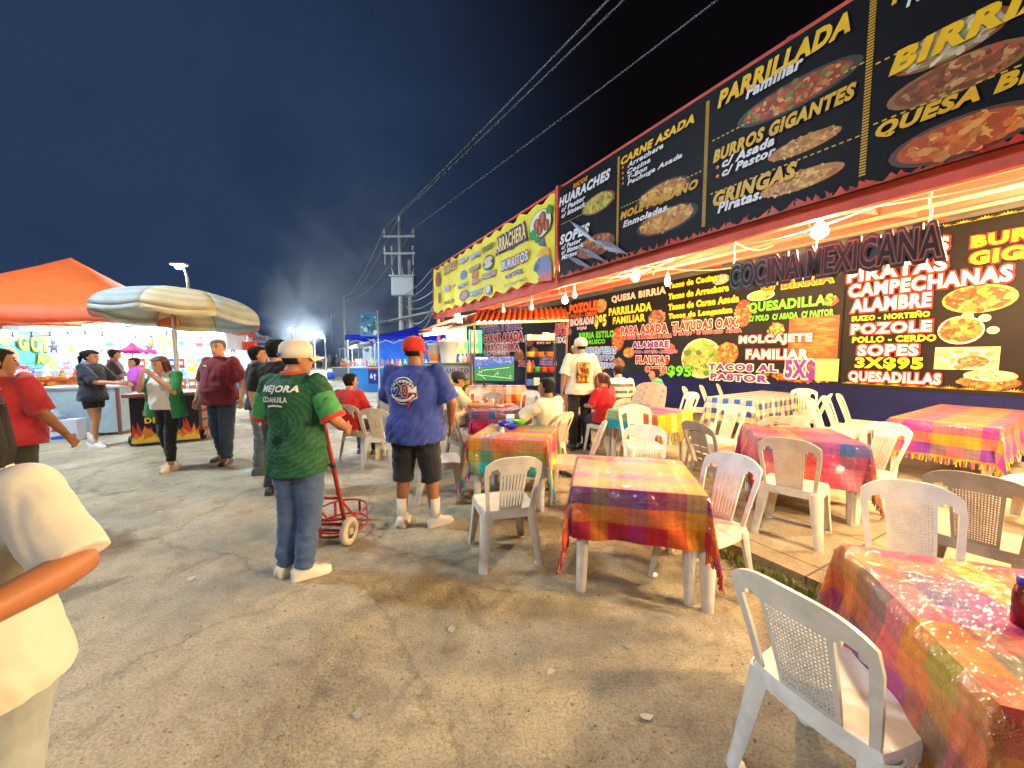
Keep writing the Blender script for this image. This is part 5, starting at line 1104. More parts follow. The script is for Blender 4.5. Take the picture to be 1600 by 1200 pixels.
# 4 the passer-by close on the left
person('passer-by close to the camera at left edge in cream tee and pale jeans', (-1.29, .86, 0), 180, h=1.53, fat=1.12, skin='skin_brown', hair='hair_dark', hair_style='long', shirt=rgb(196, 192, 182), loose=.012, hem=.07, sleeve=.97, legs=rgb(140, 148, 152), legw=1.05, shoe=(.5, .5, .5), voxel=.008,
    pose=dict(eL=(-.345, .03, 1.235), wL=(-.37, .27, 1.235), eR=(.30, .05, 1.14), wR=(.22, .28, 1.12), kL=(-.15, .12, .50), aL=(-.14, .05, .085)), belly=.05, shirt_voxel=.008, wrk=.75)
# 5 red tee man at the far left
rp, rs_, rJ = person('stout man in red tee with white lettering walking away at left', (-4.32, 3.22, 0), 8, h=1.63, fat=1.30, skin='skin_brown', shirt=rgb(168, 38, 44), loose=.024, hem=.10, legs=rgb(60, 62, 50), legw=1.2, hair='hair_dark', shoe=(.05, .05, .05), pose=dict(sL=(-.21, -.01, 1.40), sR=(.21, -.01, 1.40), eR=(.32, .0, 1.13), wR=(.37, .13, .91), eL=(-.36, .0, 1.14)), head_yaw=-30, belly=.05, voxel=.009)
decal(rs_, [(*text2d('PRO CREW', -.15, 1.335, .30, .032, .03), rgb(225, 200, 200)), (*rectv(-.10, 1.12, -.07, 1.28), rgb(205, 80, 84)), (*rectv(.02, 1.09, .055, 1.30), rgb(208, 88, 92)), (*rectv(-.03, 1.15, -.01, 1.27), rgb(200, 70, 75))], (0, 0, 0), (1, 0, 0), (0, 0, 1), .6, 'lettering')
# 6 woman at the stall
person('woman in dark tee and black shorts reaching over stall counter', G(152, 699), -75, h=1.66, fat=1.0, skin='skin_light', shirt=rgb(40, 44, 58), loose=.03, hem=.12, legs=rgb(26, 27, 34), leg_end=.52, legw=1.2, shoe=rgb(215, 215, 215), hair='hair_dark', hair_style='bun', sock=rgb(225, 225, 225), pose=dict(eR=(.24, .20, 1.16), wR=(.16, .46, 1.14), eL=(-.24, .18, 1.14), wL=(-.12, .42, 1.10), kR=(.10, .06, .49), aR=(.10, .03, .085), kL=(-.10, -.04, .49), aL=(-.10, -.14, .085)), head_pitch=-12, voxel=.010)
# 7 man with phone behind her
person('man in dark tee and blue jeans sitting by the toy stall with phone', G(186, 663), -50, h=1.70, skin='skin_tan', shirt=rgb(52, 44, 54), loose=.02, legs=rgb(76, 116, 176), legw=1.1, shoe=rgb(210, 210, 215), pose=dict(eR=(.24, .12, 1.13), wR=(.15, .36, 1.16), eL=(-.24, .10, 1.12), wL=(-.10, .34, 1.14)), head_pitch=-15, voxel=.011)
# 8 person in pink
person('person in purple and pink top standing behind the grill cart', Y(218, 660, 8.2) * 1, 150, h=1.52, skin='skin_tan', shirt=rgb(176, 80, 190), loose=.03, legs=rgb(60, 60, 80), pose=dict(eL=(-.24, .16, 1.13), wL=(-.12, .36, 1.12)), voxel=.012)
# 9 woman in green cardigan
gw, gws, gwJ = person('woman in green cardigan, white top and black trousers covering her mouth', G(268, 733), 172, h=1.58, fat=1.14, skin='skin_light', hair='hair_brown', hair_style='long', shirt=rgb(222, 216, 206), loose=.010, hem=.03, sleeve=.05, bust=.05, legs=rgb(20, 21, 26), legw=.98, leg_end=1.84, shoe=rgb(225, 195, 160), voxel=.009, belly=.03,
    pose=dict(eL=(-.30, .14, 1.17), wL=(-.10, .24, 1.40), eR=(.30, .12, 1.18), wR=(.11, .23, 1.40), hed=(.02, .05, 1.56), kL=(-.09, .06, .49), aL=(-.07, .06, .085), kR=(.09, .0, .49), aR=(.08, -.10, .085)), palm=dict(L=(.3, -1, 0), R=(-.3, -1, 0)), head_pitch=-14)
mb = MB(); cd = fabric('cardigan', rgb(40, 132, 66))
for sd, k in ((-1, 'L'), (1, 'R')):
    S, E, Wp = gwJ['s' + k], gwJ['e' + k], gwJ['w' + k]; mb.ball(S, .078, n=12, m=8); pp, rr = lerp_path([S, E, Wp], [.076, .066, .05], 0, .98, 8); limb(mb, pp, rr, n=14)
    for z0, z1, w0, w1 in ((1.40, .80, .05, .10),):
        limb(mb, [Vector((sd * .125, .02, 1.40)), Vector((sd * .175, .03, 1.22)), Vector((sd * .20, .03, 1.02)), Vector((sd * .235, .02, .80))], [.055, .075, .085, .09], n=14, flat=1.25)
limb(mb, [Vector((0, -.06, 1.40)), Vector((0, -.10, 1.2)), Vector((0, -.11, 1.0)), Vector((0, -.10, .82))], [.10, .15, .16, .18], ref=(1, 0, 0), n=18, flat=.45)
remesh(mb, .011, 'cardigan', cd, gw, wr_shirt, 3, 8)
# 10 maroon shirt man
mp_, ms_, mJ = person('tall man in maroon button shirt and dark jeans walking towards the camera', G(352, 722), 176, h=1.80, fat=1.20, skin='skin_light', hair='hair_grey', hair_style='crop', shirt=rgb(122, 34, 44), loose=.022, hem=.12, legs=rgb(48, 66, 88), legw=1.14, shoe=rgb(92, 70, 58), belly=.05, voxel=.009,
    pose=dict(eL=(-.31, -.02, 1.13), wL=(-.36, .08, .91), eR=(.31, -.04, 1.13), wR=(.31, .06, .89), kL=(-.10, .06, .49), aL=(-.08, .06, .085), kR=(.11, -.01, .49), aR=(.12, -.12, .085), tL=(-.3, .95), tR=(.3, .95)), head_yaw=12)
mb = MB()
for zz in (1.40, 1.32, 1.24, 1.16, 1.08, 1.0): mb.ball((0, .20, zz), .006, rgb(220, 210, 205), 6, 4)
decal(ms_, [(*rectv(-.006, .86, .004, 1.40), rgb(84, 22, 30)), (*disc(-.075, 1.35, .016, .010, 8), rgb(225, 220, 215)), (*disc(-.105, 1.353, .012, .010, 8), rgb(225, 220, 215)), (*disc(.01, 1.29, .028, .008, 10), (.03, .03, .035)), (*rectv(-.015, 1.26, -.008, 1.30), (.03, .03, .035))], (0, 0, 0), (-1, 0, 0), (0, 0, 1), .6, 'shirt_front')
# 11, 12 two in black
person('young man in black tee and grey jeans standing in profile', G(410, 738), -62, h=1.69, skin='skin_tan', shirt=rgb(26, 26, 30), loose=.02, hem=.08, legs=rgb(88, 98, 102), legw=1.18, shoe=(.08, .08, .09), pose=dict(eL=(-.25, .02, 1.13), wL=(-.15, .22, 1.02), eR=(.24, .05, 1.13), wR=(.14, .25, 1.03)), voxel=.010)
person('bushy-haired youth in black tee behind man in green jersey', (-2.66, 4.35, 0), 12, h=1.75, skin='skin_light', shirt=rgb(24, 24, 28), loose=.02, legs=rgb(40, 44, 56), hair_style='afro', shoe=(.06, .06, .06), voxel=.011)
person('short person with dark hair between the two black tees', (-3.2, 5.6, 0), -120, h=1.58, skin='skin_tan', shirt=rgb(60, 50, 60), legs=rgb(40, 44, 56), voxel=.012)
# seated people
person('seated man in red tee with back to the street', (-2.42, 5.72, 0), -14, base='sit', h=1.70, fat=1.05, skin='skin_tan', shirt=rgb(186, 36, 36), loose=.018, hem=.05, legs=rgb(40, 42, 60), shoe=(.2, .2, .2), head_yaw=-25, voxel=.011)
person('seated person in grey tee half hidden by man in blue', (-1.72, 5.62, 0), -10, base='sit', h=1.72, fat=1.0, skin='skin_tan', shirt=rgb(172, 164, 150), loose=.02, hem=.05, legs=rgb(34, 36, 60), shoe=(.2, .2, .2), pose=dict(hed=(.08, .08, 1.18), nek=(.04, 0, 1.05)), voxel=.011)
person('seated man in black cap and cream tee eating at the far snack table', (-.86, 6.05, 0), -78, base='sit', h=1.72, fat=1.15, skin='skin_tan', shirt=rgb(220, 205, 170), loose=.022, legs=rgb(120, 112, 96), shoe=(.3, .3, .3), cap=((.02, .02, .022), 'front', (.02, .02, .022)), pose=dict(wR=(.16, .42, .80), eR=(.24, .16, .80), wL=(-.12, .38, .80), eL=(-.25, .12, .78)), voxel=.010)
lp, ls, lJ = person('young man in white tee slouching sideways on chair by blue bowl table', (.40, 4.92, 0), 52, base='sit', h=1.70, fat=1.1, skin='skin_brown', shirt=rgb(228, 214, 182), loose=.022, hem=.05, legs=rgb(30, 30, 36), shoe=(.1, .1, .1), pose=dict(eL=(-.33, .12, .80), wL=(-.36, .36, .80), eR=(.24, .02, .78), wR=(.16, .25, .70), pel=(0, .02, .55), wai=(-.01, -.04, .69), che=(-.03, -.10, .86), nek=(-.05, -.12, 1.03), sL=(-.22, -.10, .97), sR=(.14, -.13, .99), hed=(-.05, -.08, 1.17)), head_yaw=10, voxel=.009)
person('seated woman in red top with long auburn ponytail', (1.45, 6.12, 0), 40, base='sit', h=1.62, fat=1.12, skin='skin_light', hair='hair_brown', hair_style='bun', shirt=rgb(196, 26, 34), loose=.014, legs=rgb(70, 60, 70), shoe=(.3, .3, .3), voxel=.011, z=SLAB)
zp, zs_, zJ = person('seated man in cream and grey striped tee at the far table', (2.02, 7.22, 0), -12, base='sit', h=1.74, fat=1.15, skin='skin_tan', shirt=rgb(214, 205, 180), loose=.022, legs=rgb(50, 50, 60), shoe=(.2, .2, .2), pose=dict(hed=(-.02, .06, 1.18)), head_yaw=35, voxel=.011, z=SLAB)
decal(zs_, [(*rectv(-.24, zz, .24, zz + .055), rgb(92, 84, 76)) for zz in (.56, .68, .80, .92)], (0, 0, 0), (1, 0, 0), (0, 0, 1), .6, 'stripe')
person('seated boy in green jacket eating near the wall', (2.93, 7.85, 0), 82, base='sit', h=1.62, fat=1.0, skin='skin_tan', shirt=rgb(30, 140, 96), loose=.028, sleeve=1.9, legs=rgb(30, 30, 36), shoe=(.2, .2, .2), voxel=.011, z=SLAB)
person('dark-haired child facing the striped tee man at the far table', (1.75, 8.4, 0), 170, base='sit', h=1.50, skin='skin_tan', shirt=rgb(70, 90, 150), legs=rgb(40, 40, 50), voxel=.013, z=SLAB)
# ------------------------------------------------------------------ red hand truck held by the man in green
t = thing('hand_truck', 'red two-wheeled steel hand truck leaning on its white wheels', 'hand truck', G(514, 846), radians(-6)); m = MATS['red_iron']
hx = .145; top = Vector((-.03, -.20, 1.08)); bt = Vector((0, .02, .13))
for sx in (-1, 1):
    mb = MB(); q = Vector((sx * hx, 0, 0)); mb.tube([q * .9 + top + Vector((0, -.10, .02)), q + top, q + bt], [.017, .017, .017], n=10); mb.build('rail', m, t, True)
    mb = MB(); mb.tube([q + top.lerp(bt, .38), q + top.lerp(bt, .42)], .021, (.02, .02, .02), 10); mb.build('tape', MATS['paint'], t, True)
    mb = MB(); mb.tube([q + top.lerp(bt, .72), q + Vector((0, .20, .12))], .010, n=8); mb.build('brace', m, t)
    w = thing('wheel', '', 'wheel'); w.parent = t; del w['label']; del w['category']; w.location = (sx * (hx + .055), -.03, .115)
    mb = MB(); R90 = Matrix.Rotation(pi / 2, 4, 'Y'); mb.lathe([(.062, -.026), (.098, -.030), (.113, -.018), (.115, 0), (.113, .018), (.098, .030), (.062, .026), (.062, -.026)], rgb(205, 195, 175), 24, cap=False).xf(R90); mb.build('tyre', MATS['plastic_attr'], w, True)
    mb = MB(); mb.lathe([(.0615, -.02), (.03, -.014), (.028, -.03), (.012, -.03), (.012, .03), (.028, .03), (.03, .014), (.0615, .02)], rgb(190, 180, 160), 20).xf(R90); mb.build('rim', MATS['plastic_attr'], w, True)
for f in (.12, .40, .72, .98):
    p = top.lerp(bt, f); mb = MB(); mb.tube([p - Vector((hx, 0, 0)), p + Vector((hx, 0, 0))], .013, n=8); mb.build('crossbar', m, t, True)
mb = MB(); mb.tube([(-hx - .06, -.03, .115), (hx + .06, -.03, .115)], .011, n=8); mb.build('axle', m, t, True)
for zz, r in ((.06, .25), (.20, .24)):
    mb = MB(); mb.tube([Vector((r * .86 * cos(a), .20 + r * sin(a), zz)) for a in [2 * pi * i / 24 for i in range(25)]], .010, n=6); mb.build('basket_ring', m, t, True)
for k in range(6):
    a = 2 * pi * k / 6 + .3; mb = MB(); mb.box((-.012, -.003, .055), (.012, .003, .205), M=Matrix.Translation(Vector((.215 * cos(a), .20 + .25 * sin(a), 0))) @ Matrix.Rotation(a + pi / 2, 4, 'Z')); mb.build('basket_strut', m, t)
for y in (.06, .2, .34): mb = MB(); mb.box((-.20, y - .015, .045), (.20, y + .015, .051)); mb.build('basket_slat', m, t)
# ------------------------------------------------------------------ left: orange canopy stall
mat('canvas', attr=True, rough=.8, var=.14, scale=3, bump=.25, bscale=4)
def translucent(name, k=.45):
    m = MATS[name]; n, l, b = mk(m); t = n.new('ShaderNodeBsdfTranslucent'); x = n.new('ShaderNodeMixShader'); x.inputs[0].default_value = k
    l.new(b.inputs['Base Color'].links[0].from_socket, t.inputs['Color']); l.new(b.outputs[0], x.inputs[1]); l.new(t.outputs[0], x.inputs[2]); l.new(x.outputs[0], n['Material Output'].inputs['Surface'])
translucent('canvas')
mat('tarp_white', rgb(225, 228, 230), rough=.7, var=.06, scale=2, bump=.3, bscale=3)
def tube_lamp(label, p, q, group='white tube lamps of the stalls', m='tube_cool', r=.022):
    p, q = Vector(p), Vector(q); t = thing('tube_lamp', label, 'lamp', p, 0, group); v = q - p; d = v.normalized()
    mb = MB(); mb.tube([d * .03, v - d * .03], r, n=8); mb.build('tube', MATS[m], t, True)
    mb = MB(); mb.tube([Vector(), d * .03], r * 1.2, (.7, .7, .7), 8); mb.tube([v - d * .03, v], r * 1.2, (.7, .7, .7), 8); mb.tube([Vector((0, 0, r * 1.3)), v + Vector((0, 0, r * 1.3))], r * .5, (.7, .7, .7), 6); mb.build('holder', MATS['paint'], t); return t
def canopy(label, c, phi, hw, hl, ze, zp, col, val=.28, col2=None, legs=True, bulge=.12, name='stall_canopy'):
    """four-sided market canopy with valance, poles and truss"""
    t = thing(name, label, 'canopy', (c[0], c[1], 0), phi); n = 16; mb = MB()
    def P3(u, v):
        r = max(abs(u), abs(v)); k = 1 - r; z = ze + (zp - ze) * (k ** 1.55) - .05 * sin(pi * r) * 1.5; return Vector((u * hw, v * hl, z + .012 * nz(u * 7, v * 7, hw)))
    vs = [P3(-1 + 2 * i / n, -1 + 2 * j / n) for j in range(n + 1) for i in range(n + 1)]
    mb.add(vs, [(j * (n + 1) + i, j * (n + 1) + i + 1, (j + 1) * (n + 1) + i + 1, (j + 1) * (n + 1) + i) for j in range(n) for i in range(n)], col); o = mb.build('canopy_top', MATS['canvas'], t, True); o.modifiers.new('s', 'SOLIDIFY').thickness = .004
    mb = MB(); k = 24
    for (x0, y0), (x1, y1) in (((-1, -1), (1, -1)), ((1, -1), (1, 1)), ((1, 1), (-1, 1)), ((-1, 1), (-1, -1))):
        p0, p1 = Vector((x0 * hw, y0 * hl, ze)), Vector((x1 * hw, y1 * hl, ze)); nn = Vector((x0 + x1, y0 + y1, 0)).normalized(); A, B = [], []
        for i in range(k + 1): q = p0.lerp(p1, i / k) + nn * .01; A.append(q); B.append(q + nn * (.03 + .025 * sin(i * 1.7)) - Vector((0, 0, val + .03 * sin(i * .9))))
        mb.add(A + B, [(i, k + 1 + i, k + 2 + i, i + 1) for i in range(k)], col2 or col)
    o = mb.build('valance', MATS['canvas'], t, True); o.modifiers.new('s', 'SOLIDIFY').thickness = .003
    if legs:
        for sx in (-1, 1):
            for sy in (-1, 1): mb = MB(); mb.box((sx * (hw - .06) - .022, sy * (hl - .06) - .022, 0), (sx * (hw - .06) + .022, sy * (hl - .06) + .022, ze - .05), (.55, .56, .58)); mb.build('leg', MATS['paint'], t)
        for sy in (-1, 1):
            mb = MB(); m_ = 8; y = sy * (hl - .08)
            for i in range(m_):
                x0, x1 = -hw + .1 + (2 * hw - .2) * i / m_, -hw + .1 + (2 * hw - .2) * (i + 1) / m_; za, zb = (ze - .10, ze - .36) if i % 2 else (ze - .36, ze - .10)
                mb.tube([(x0, y, za), (x1, y, zb)], .014, (.7, .72, .74), 6); mb.tube([(x0, y + .03, zb), (x1, y + .03, za)], .014, (.7, .72, .74), 6)
            mb.build('truss', MATS['paint'], t)
    return t
ORC = Vector((-11.25, 10.0, 0)); PHI = atan2(.37, .93); Mo = Matrix.Translation(ORC) @ Matrix.Rotation(PHI, 4, 'Z')
L = lambda x, y, z=0: Mo @ Vector((x, y, z))
canopy('big orange pyramid canopy over the toy and bread stall', ORC, PHI, 3.2, 3.2, 2.52, 4.06, rgb(250, 152, 84), .30, rgb(246, 140, 100))
def panel(name, label, cat, p0, p1, z0, z1, col, m='canvas', th=.02, wav=.0):
    p0, p1 = Vector(p0), Vector(p1); d = (p1 - p0); nn = Vector((d.y, -d.x, 0)).normalized(); mb = MB(); k = 16; A, B = [], []
    for i in range(k + 1): q = p0.lerp(p1, i / k) + nn * wav * sin(i * 1.9); A.append(Vector((q.x, q.y, z0))); B.append(Vector((q.x, q.y, z1)) + nn * wav * .4 * sin(i * 1.3))
    mb.add(A + B, [(i, i + 1, k + 2 + i, k + 1 + i) for i in range(k)], col); o = mb.build(name, MATS[m]); o.modifiers.new('s', 'SOLIDIFY').thickness = th; return tag(o, label, cat)
panel('tarpaulin', 'white tarpaulin hung across the back of the orange canopy stall', 'tarpaulin', L(-3.1, 2.9), L(3.1, 2.9), .9, 2.46, rgb(190, 200, 208), wav=.05)
panel('tarpaulin', 'white tarpaulin closing the right end of the orange canopy stall', 'tarpaulin', L(3.05, .6), L(3.05, 2.85), 1.75, 2.46, rgb(228, 230, 232), wav=.03)
for i, (x, y) in enumerate(((-2.2, 0.4), (-.6, .4), (1.0, .5), (2.3, -.2), (-1.4, 2.0), (.4, 2.1), (1.9, 2.0))):
    tube_lamp(['tube lamp under the left end of the orange canopy', 'tube lamp second from the left under the orange canopy', 'tube lamp near the middle of the orange canopy', 'tube lamp at the right corner of the orange canopy', 'tube lamp over the left toys by the back tarpaulin', 'tube lamp over the middle toys by the back tarpaulin', 'tube lamp over the right toys by the back tarpaulin'][i], L(x - .5, y, 2.30), L(x + .5, y, 2.30))
# string of dark festoon bulbs along the canopy front
mb = MB(); a, b = L(-3.1, -3.1, 2.12), L(3.1, -3.1, 2.12); pts = [a.lerp(b, i / 48) - Vector((0, 0, .10 * abs(sin(pi * i / 12)))) for i in range(49)]; mb.tube(pts, .006, (.05, .05, .06), 5)
for i in range(1, 48, 2): mb.tube([pts[i], pts[i] - Vector((0, 0, .05))], .012, (.05, .05, .06), 6); mb.ball(pts[i] - Vector((0, 0, .075)), .025, (.10, .10, .11), 7, 5)
tag(mb.build('festoon_string', MATS['paint']), 'string of unlit festoon bulbs under the orange canopy edge', 'light string')
# sign with letters
sa, sb = Y(-4, 545, 8.0), Y(62, 545, 8.9); s = panel('stall_sign', 'green and yellow stall sign with big letters at the far left', 'sign', (sa.x, sa.y, 0), (sb.x, sb.y, 0), 1.35, 2.12, rgb(70, 160, 150), 'print')
d = Vector((sb.x - sa.x, sb.y - sa.y, 0)).normalized(); nn = Vector((d.y, -d.x, 0)); mb = MB(); W_ = (Vector((sb.x, sb.y, 0)) - Vector((sa.x, sa.y, 0))).length
def on_sign(x, z, o=.03): return Vector((sa.x, sa.y, 0)) + d * x + nn * o + Vector((0, 0, z))
for st_, x, z, w, h_ in (('G', .42, 1.68, .22, .34), ('O', .70, 1.66, .20, .34), ('T', .93, 1.66, .20, .36), ('A', .80, 1.38, .16, .24)):
    for g_, c_, o_ in ((.08, rgb(40, 110, 60), .024), (0, rgb(245, 235, 60), .03)): vv, ff = text2d(st_, x, z, w, h_, .04, g_); mb.add([on_sign(a_, b_, o_) for a_, b_ in vv], ff, c_)
for x, z, r_, c_ in ((.15, 1.95, .16, rgb(240, 220, 70)), (.35, 2.0, .11, rgb(250, 240, 120)), (.2, 1.55, .2, rgb(225, 130, 90)), (1.05, 1.5, .12, rgb(120, 200, 80))): mb.add([on_sign(x + r_ * cos(2 * pi * i / 14), z + r_ * sin(2 * pi * i / 14), .022) for i in range(14)], [tuple(range(14))], c_)
mb.build('lettering', MATS['print'], s)
# bread table and counter
def table_box(name, label, cat, p, ang, w, dd, h, top_c, side_c, z=0.0, th=.04):
    t = thing(name, label, cat, (p[0], p[1], z), ang); mb = MB(); mb.box((-w / 2, -dd / 2, h - th), (w / 2, dd / 2, h), top_c, bev=.006); mb.build('top', MATS['paint'], t)
    mb = MB(); mb.box((-w / 2 + .03, -dd / 2 + .03, .06), (w / 2 - .03, dd / 2 - .03, h - th - .001), side_c); mb.build('front_panel', MATS['paint'], t)
    for sx in (-1, 1):
        for sy in (-1, 1): mb = MB(); mb.box((sx * (w / 2 - .03) - .025, sy * (dd / 2 - .03) - .025, 0), (sx * (w / 2 - .03) + .025, sy * (dd / 2 - .03) + .025, h - th - .002), rgb(120, 70, 60)); mb.build('leg', MATS['paint'], t)
    return t
bp = Y(75, 640, 8.2); table_box('bread_table', 'table heaped with orange bread under the stall canopy', 'table', bp, PHI, 2.6, .9, .92, rgb(200, 200, 195), rgb(150, 165, 170))
rnd = random.Random(11); Mb = Matrix.Translation(Vector((bp.x, bp.y, 0))) @ Matrix.Rotation(PHI, 4, 'Z')
for i in range(27):
    ly = i // 12 if i < 24 else 2; mb = MB(); c_ = rgb(225, 120 + rnd.randrange(30), 60); mb.ball((0, 0, 0), (.13, .10, .055), c_, 10, 6); mb.tube([(-.09, 0, .048), (.09, 0, .048)], [.012, .012], rgb(240, 205, 160), 6)
    o = mb.build('bread_loaf', MATS['paint'], smooth=True); k = i % 12; o.location = Mb @ Vector((-.95 + (k % 6) * .30 + rnd.uniform(-.03, .03) + .1 * ly, -.22 + (k // 6) * .28, .975 + .10 * ly)); o.rotation_euler = (rnd.uniform(-.1, .1), rnd.uniform(-.1, .1), PHI + rnd.uniform(-.4, .4)); tag(o, 'round orange bread loaf in the heap on the stall table', 'bread', 'bread loaves on the stall table')
cp = Y(142, 640, 7.6); table_box('display_counter', 'grey display counter with brown frame behind woman in shorts', 'counter', cp, PHI, 1.15, .6, .98, rgb(190, 195, 200), rgb(165, 185, 195))
# hanging toys and plush toys
for i in range(16):
    x = -2.9 + i * .375; z = 1.92 - .04 * (i % 3); c_ = [rgb(235, 110, 160), rgb(240, 240, 240), rgb(240, 140, 50), rgb(40, 40, 50), rgb(120, 200, 230), rgb(245, 210, 80)][(i * 5) % 6]; cn = ['pink', 'white', 'orange', 'black', 'sky blue', 'yellow'][(i * 5) % 6]
    p = L(x, 2.45, z); mb = MB(); mb.tube([(0, 0, .38), (0, 0, .10)], .004, (.3, .3, .3), 4); mb.ball((0, 0, .05), (.06, .05, .06), c_, 9, 6); mb.ball((0, 0, -.09), (.075, .06, .10), c_, 9, 6)
    for sx in (-1, 1): mb.ball((sx * .04, 0, .115), (.02, .015, .04), c_, 6, 4); mb.tube([(sx * .05, 0, -.15), (sx * .06, -.01, -.26)], [.025, .018], c_, 6); mb.tube([(sx * .06, 0, -.03), (sx * .12, 0, -.11)], [.02, .015], c_, 6)
    o = mb.build('hanging_toy', MATS['cloth_attr'], smooth=True); o.location = p; o.rotation_euler = (0, 0, PHI + rnd.uniform(-.5, .5)); tag(o, '%s long-legged toy hanging in the row before the white tarpaulin' % cn, 'toy', 'toys hanging in the orange canopy stall')
t = thing('toy_shelf', 'stepped shelf of plush toys under the orange canopy', 'shelf', L(-.2, 2.0), PHI)
for k in range(3): mb = MB(); mb.box((-2.7, -.2 + .24 * k, .60 + .26 * k), (2.7, .04 + .24 * k, .64 + .26 * k), rgb(200, 205, 210)); mb.build('shelf_board', MATS['paint'], t)
for x in (-2.6, 0, 2.6): mb = MB(); mb.box((x - .03, -.18, 0), (x + .03, .50, .598), rgb(130, 130, 135)); mb.build('bracket', MATS['paint'], t)
Ms = Matrix.Translation(L(-.2, 2.0)) @ Matrix.Rotation(PHI, 4, 'Z'); PC = [('white', rgb(240, 240, 240)), ('pink', rgb(235, 120, 165)), ('turquoise', rgb(70, 190, 200)), ('brown', rgb(150, 100, 60)), ('blue', rgb(60, 90, 190)), ('yellow', rgb(240, 210, 80)), ('red', rgb(200, 50, 50))]
for k in range(3):
    for i in range(17):
        cn, c_ = PC[(i * 3 + k * 5) % 7]; mb = MB(); mb.ball((0, 0, .085), (.085, .075, .09), c_, 9, 6); mb.ball((0, -.01, .215), (.07, .065, .065), c_, 9, 6)
        for sx in (-1, 1): mb.ball((sx * .05, 0, .28), (.025, .015, .03), c_, 6, 4); mb.ball((sx * .07, -.06, .04), (.03, .05, .03), c_, 6, 4); mb.ball((sx * .03, -.07, .22), .009, (.01, .01, .01), 5, 4)
        mb.ball((0, -.072, .20), (.028, .02, .022), (.8, .78, .72), 7, 4)
        o = mb.build('plush_toy', MATS['cloth_attr'], smooth=True); o.location = Ms @ Vector((-2.55 + i * .318 + rnd.uniform(-.02, .02), -.09 + .24 * k, .64 + .26 * k)); o.rotation_euler = (0, 0, PHI + rnd.uniform(-.4, .4)); tag(o, 'small %s plush toy sitting on the %s step of the toy shelf' % (cn, ['lowest', 'middle', 'top'][k]), 'toy', 'plush toys on the toy shelf')
# bags and box by the counter
t = thing('shopping_box', 'white box with blue and red print standing by the stall', 'box', G(108, 688), .4); mb = MB(); mb.box((-.19, -.14, 0), (.19, .14, .40), rgb(205, 210, 225), bev=.01); mb.build('box', MATS['print'], t); mb = MB()
mb.add([(-.17, -.1435, .05), (.17, -.1435, .05), (.17, -.1435, .15), (-.17, -.1435, .10)], [(0, 1, 2, 3)], rgb(60, 90, 190)); mb.add([(-.16, -.1436, .20), (.02, -.1436, .17), (.04, -.1436, .24), (-.12, -.1436, .28)], [(0, 1, 2, 3)], rgb(200, 70, 90)); mb.build('print', MATS['print'], t)
mb = MB()
for p, r in (((0, 0, .2), (.26, .22, .22)), ((.1, .05, .42), (.2, .18, .16)), ((-.15, .1, .40), (.18, .18, .18))): mb.ball(p, r, rgb(150, 165, 170), 12, 8)
o = remesh(mb, .02, 'cloth_sack', mat('sack', rgb(150, 165, 170), rough=.8, var=.2, scale=6, bump=.3, bscale=9), None, lambda p, s: .03 * nz(p.x * 9, p.y * 9, p.z * 9)); o.location = G(70, 690); tag(o, 'grey cloth sack heaped beside the white printed box', 'sack')
# ------------------------------------------------------------------ striped umbrella and flame cart
p = G(282, 690); t = thing('market_umbrella', 'large faded striped umbrella with beige, grey and pink panels', 'umbrella', (p.x - .22, p.y + .25, 0), 1.05); mb = MB(); mb.tube([(0, 0, 0), (0, 0, 2.75)], .022, (.45, .46, .48), 8); mb.build('pole', MATS['paint'], t, True)
Rr, zt_, zr = 1.27, 2.82, 2.33; tilt = Matrix.Rotation(radians(5), 4, 'Y') @ Matrix.Rotation(radians(-2), 4, 'X'); K = 8; cols = [rgb(205, 212, 210), rgb(238, 224, 184), rgb(214, 218, 202), rgb(230, 188, 178)]
for k in range(K):
    mb = MB(); nr, na = 12, 6; vs = []; fs = []; cc = []
    for j in range(nr + 1):
        f = j / nr; r = Rr * sin(f * pi / 2 * .98); z = zr + (zt_ - zr) * cos(f * pi / 2) ** 1.0
        for i in range(na + 1):
            u = i / na; a = 2 * pi * (k + u) / K; rr = r * (1 - .055 * sin(pi * u) * f); vs.append(Vector((rr * cos(a), rr * sin(a), z - .05 * sin(pi * u) * f * f)))
    mb.v = vs
    for j in range(nr):
        for i in range(na):
            c_ = cols[k % 4]; st_ = (j % 2 == 0); c_ = tuple(v * (1.0 if st_ else .88) for v in c_)
            mb.f.append([j * (na + 1) + i, j * (na + 1) + i + 1, (j + 1) * (na + 1) + i + 1, (j + 1) * (na + 1) + i]); mb.c.append(c_); mb.mi.append(0)
    A = [vs[nr * (na + 1) + i] for i in range(na + 1)]; mb.add(A + [v - Vector((0, 0, .10)) for v in A], [(i, na + 1 + i, na + 2 + i, i + 1) for i in range(na)], cols[k % 4])
    mb.xf(tilt); o = mb.build('canopy_panel', MATS['canvas'], t, True); o.modifiers.new('s', 'SOLIDIFY').thickness = .003
    a = 2 * pi * k / K; mb = MB(); mb.tube([Vector((Rr * sin(f * pi / 2 * .98) * cos(a), Rr * sin(f * pi / 2 * .98) * sin(a), zr + (zt_ - zr) * cos(f * pi / 2) - .02)) for f in (0, .2, .4, .6, .8, 1)], .009, (.4, .4, .42), 5).xf(tilt); mb.build('rib', MATS['paint'], t)
a, b = G(206, 700), G(313, 690); d = Vector((b.x - a.x, b.y - a.y, 0)); w = d.length; ang = atan2(d.y, d.x); t = thing('grill_cart', 'black grill cart with painted flames and wooden top behind woman in green', 'cart', a, ang)
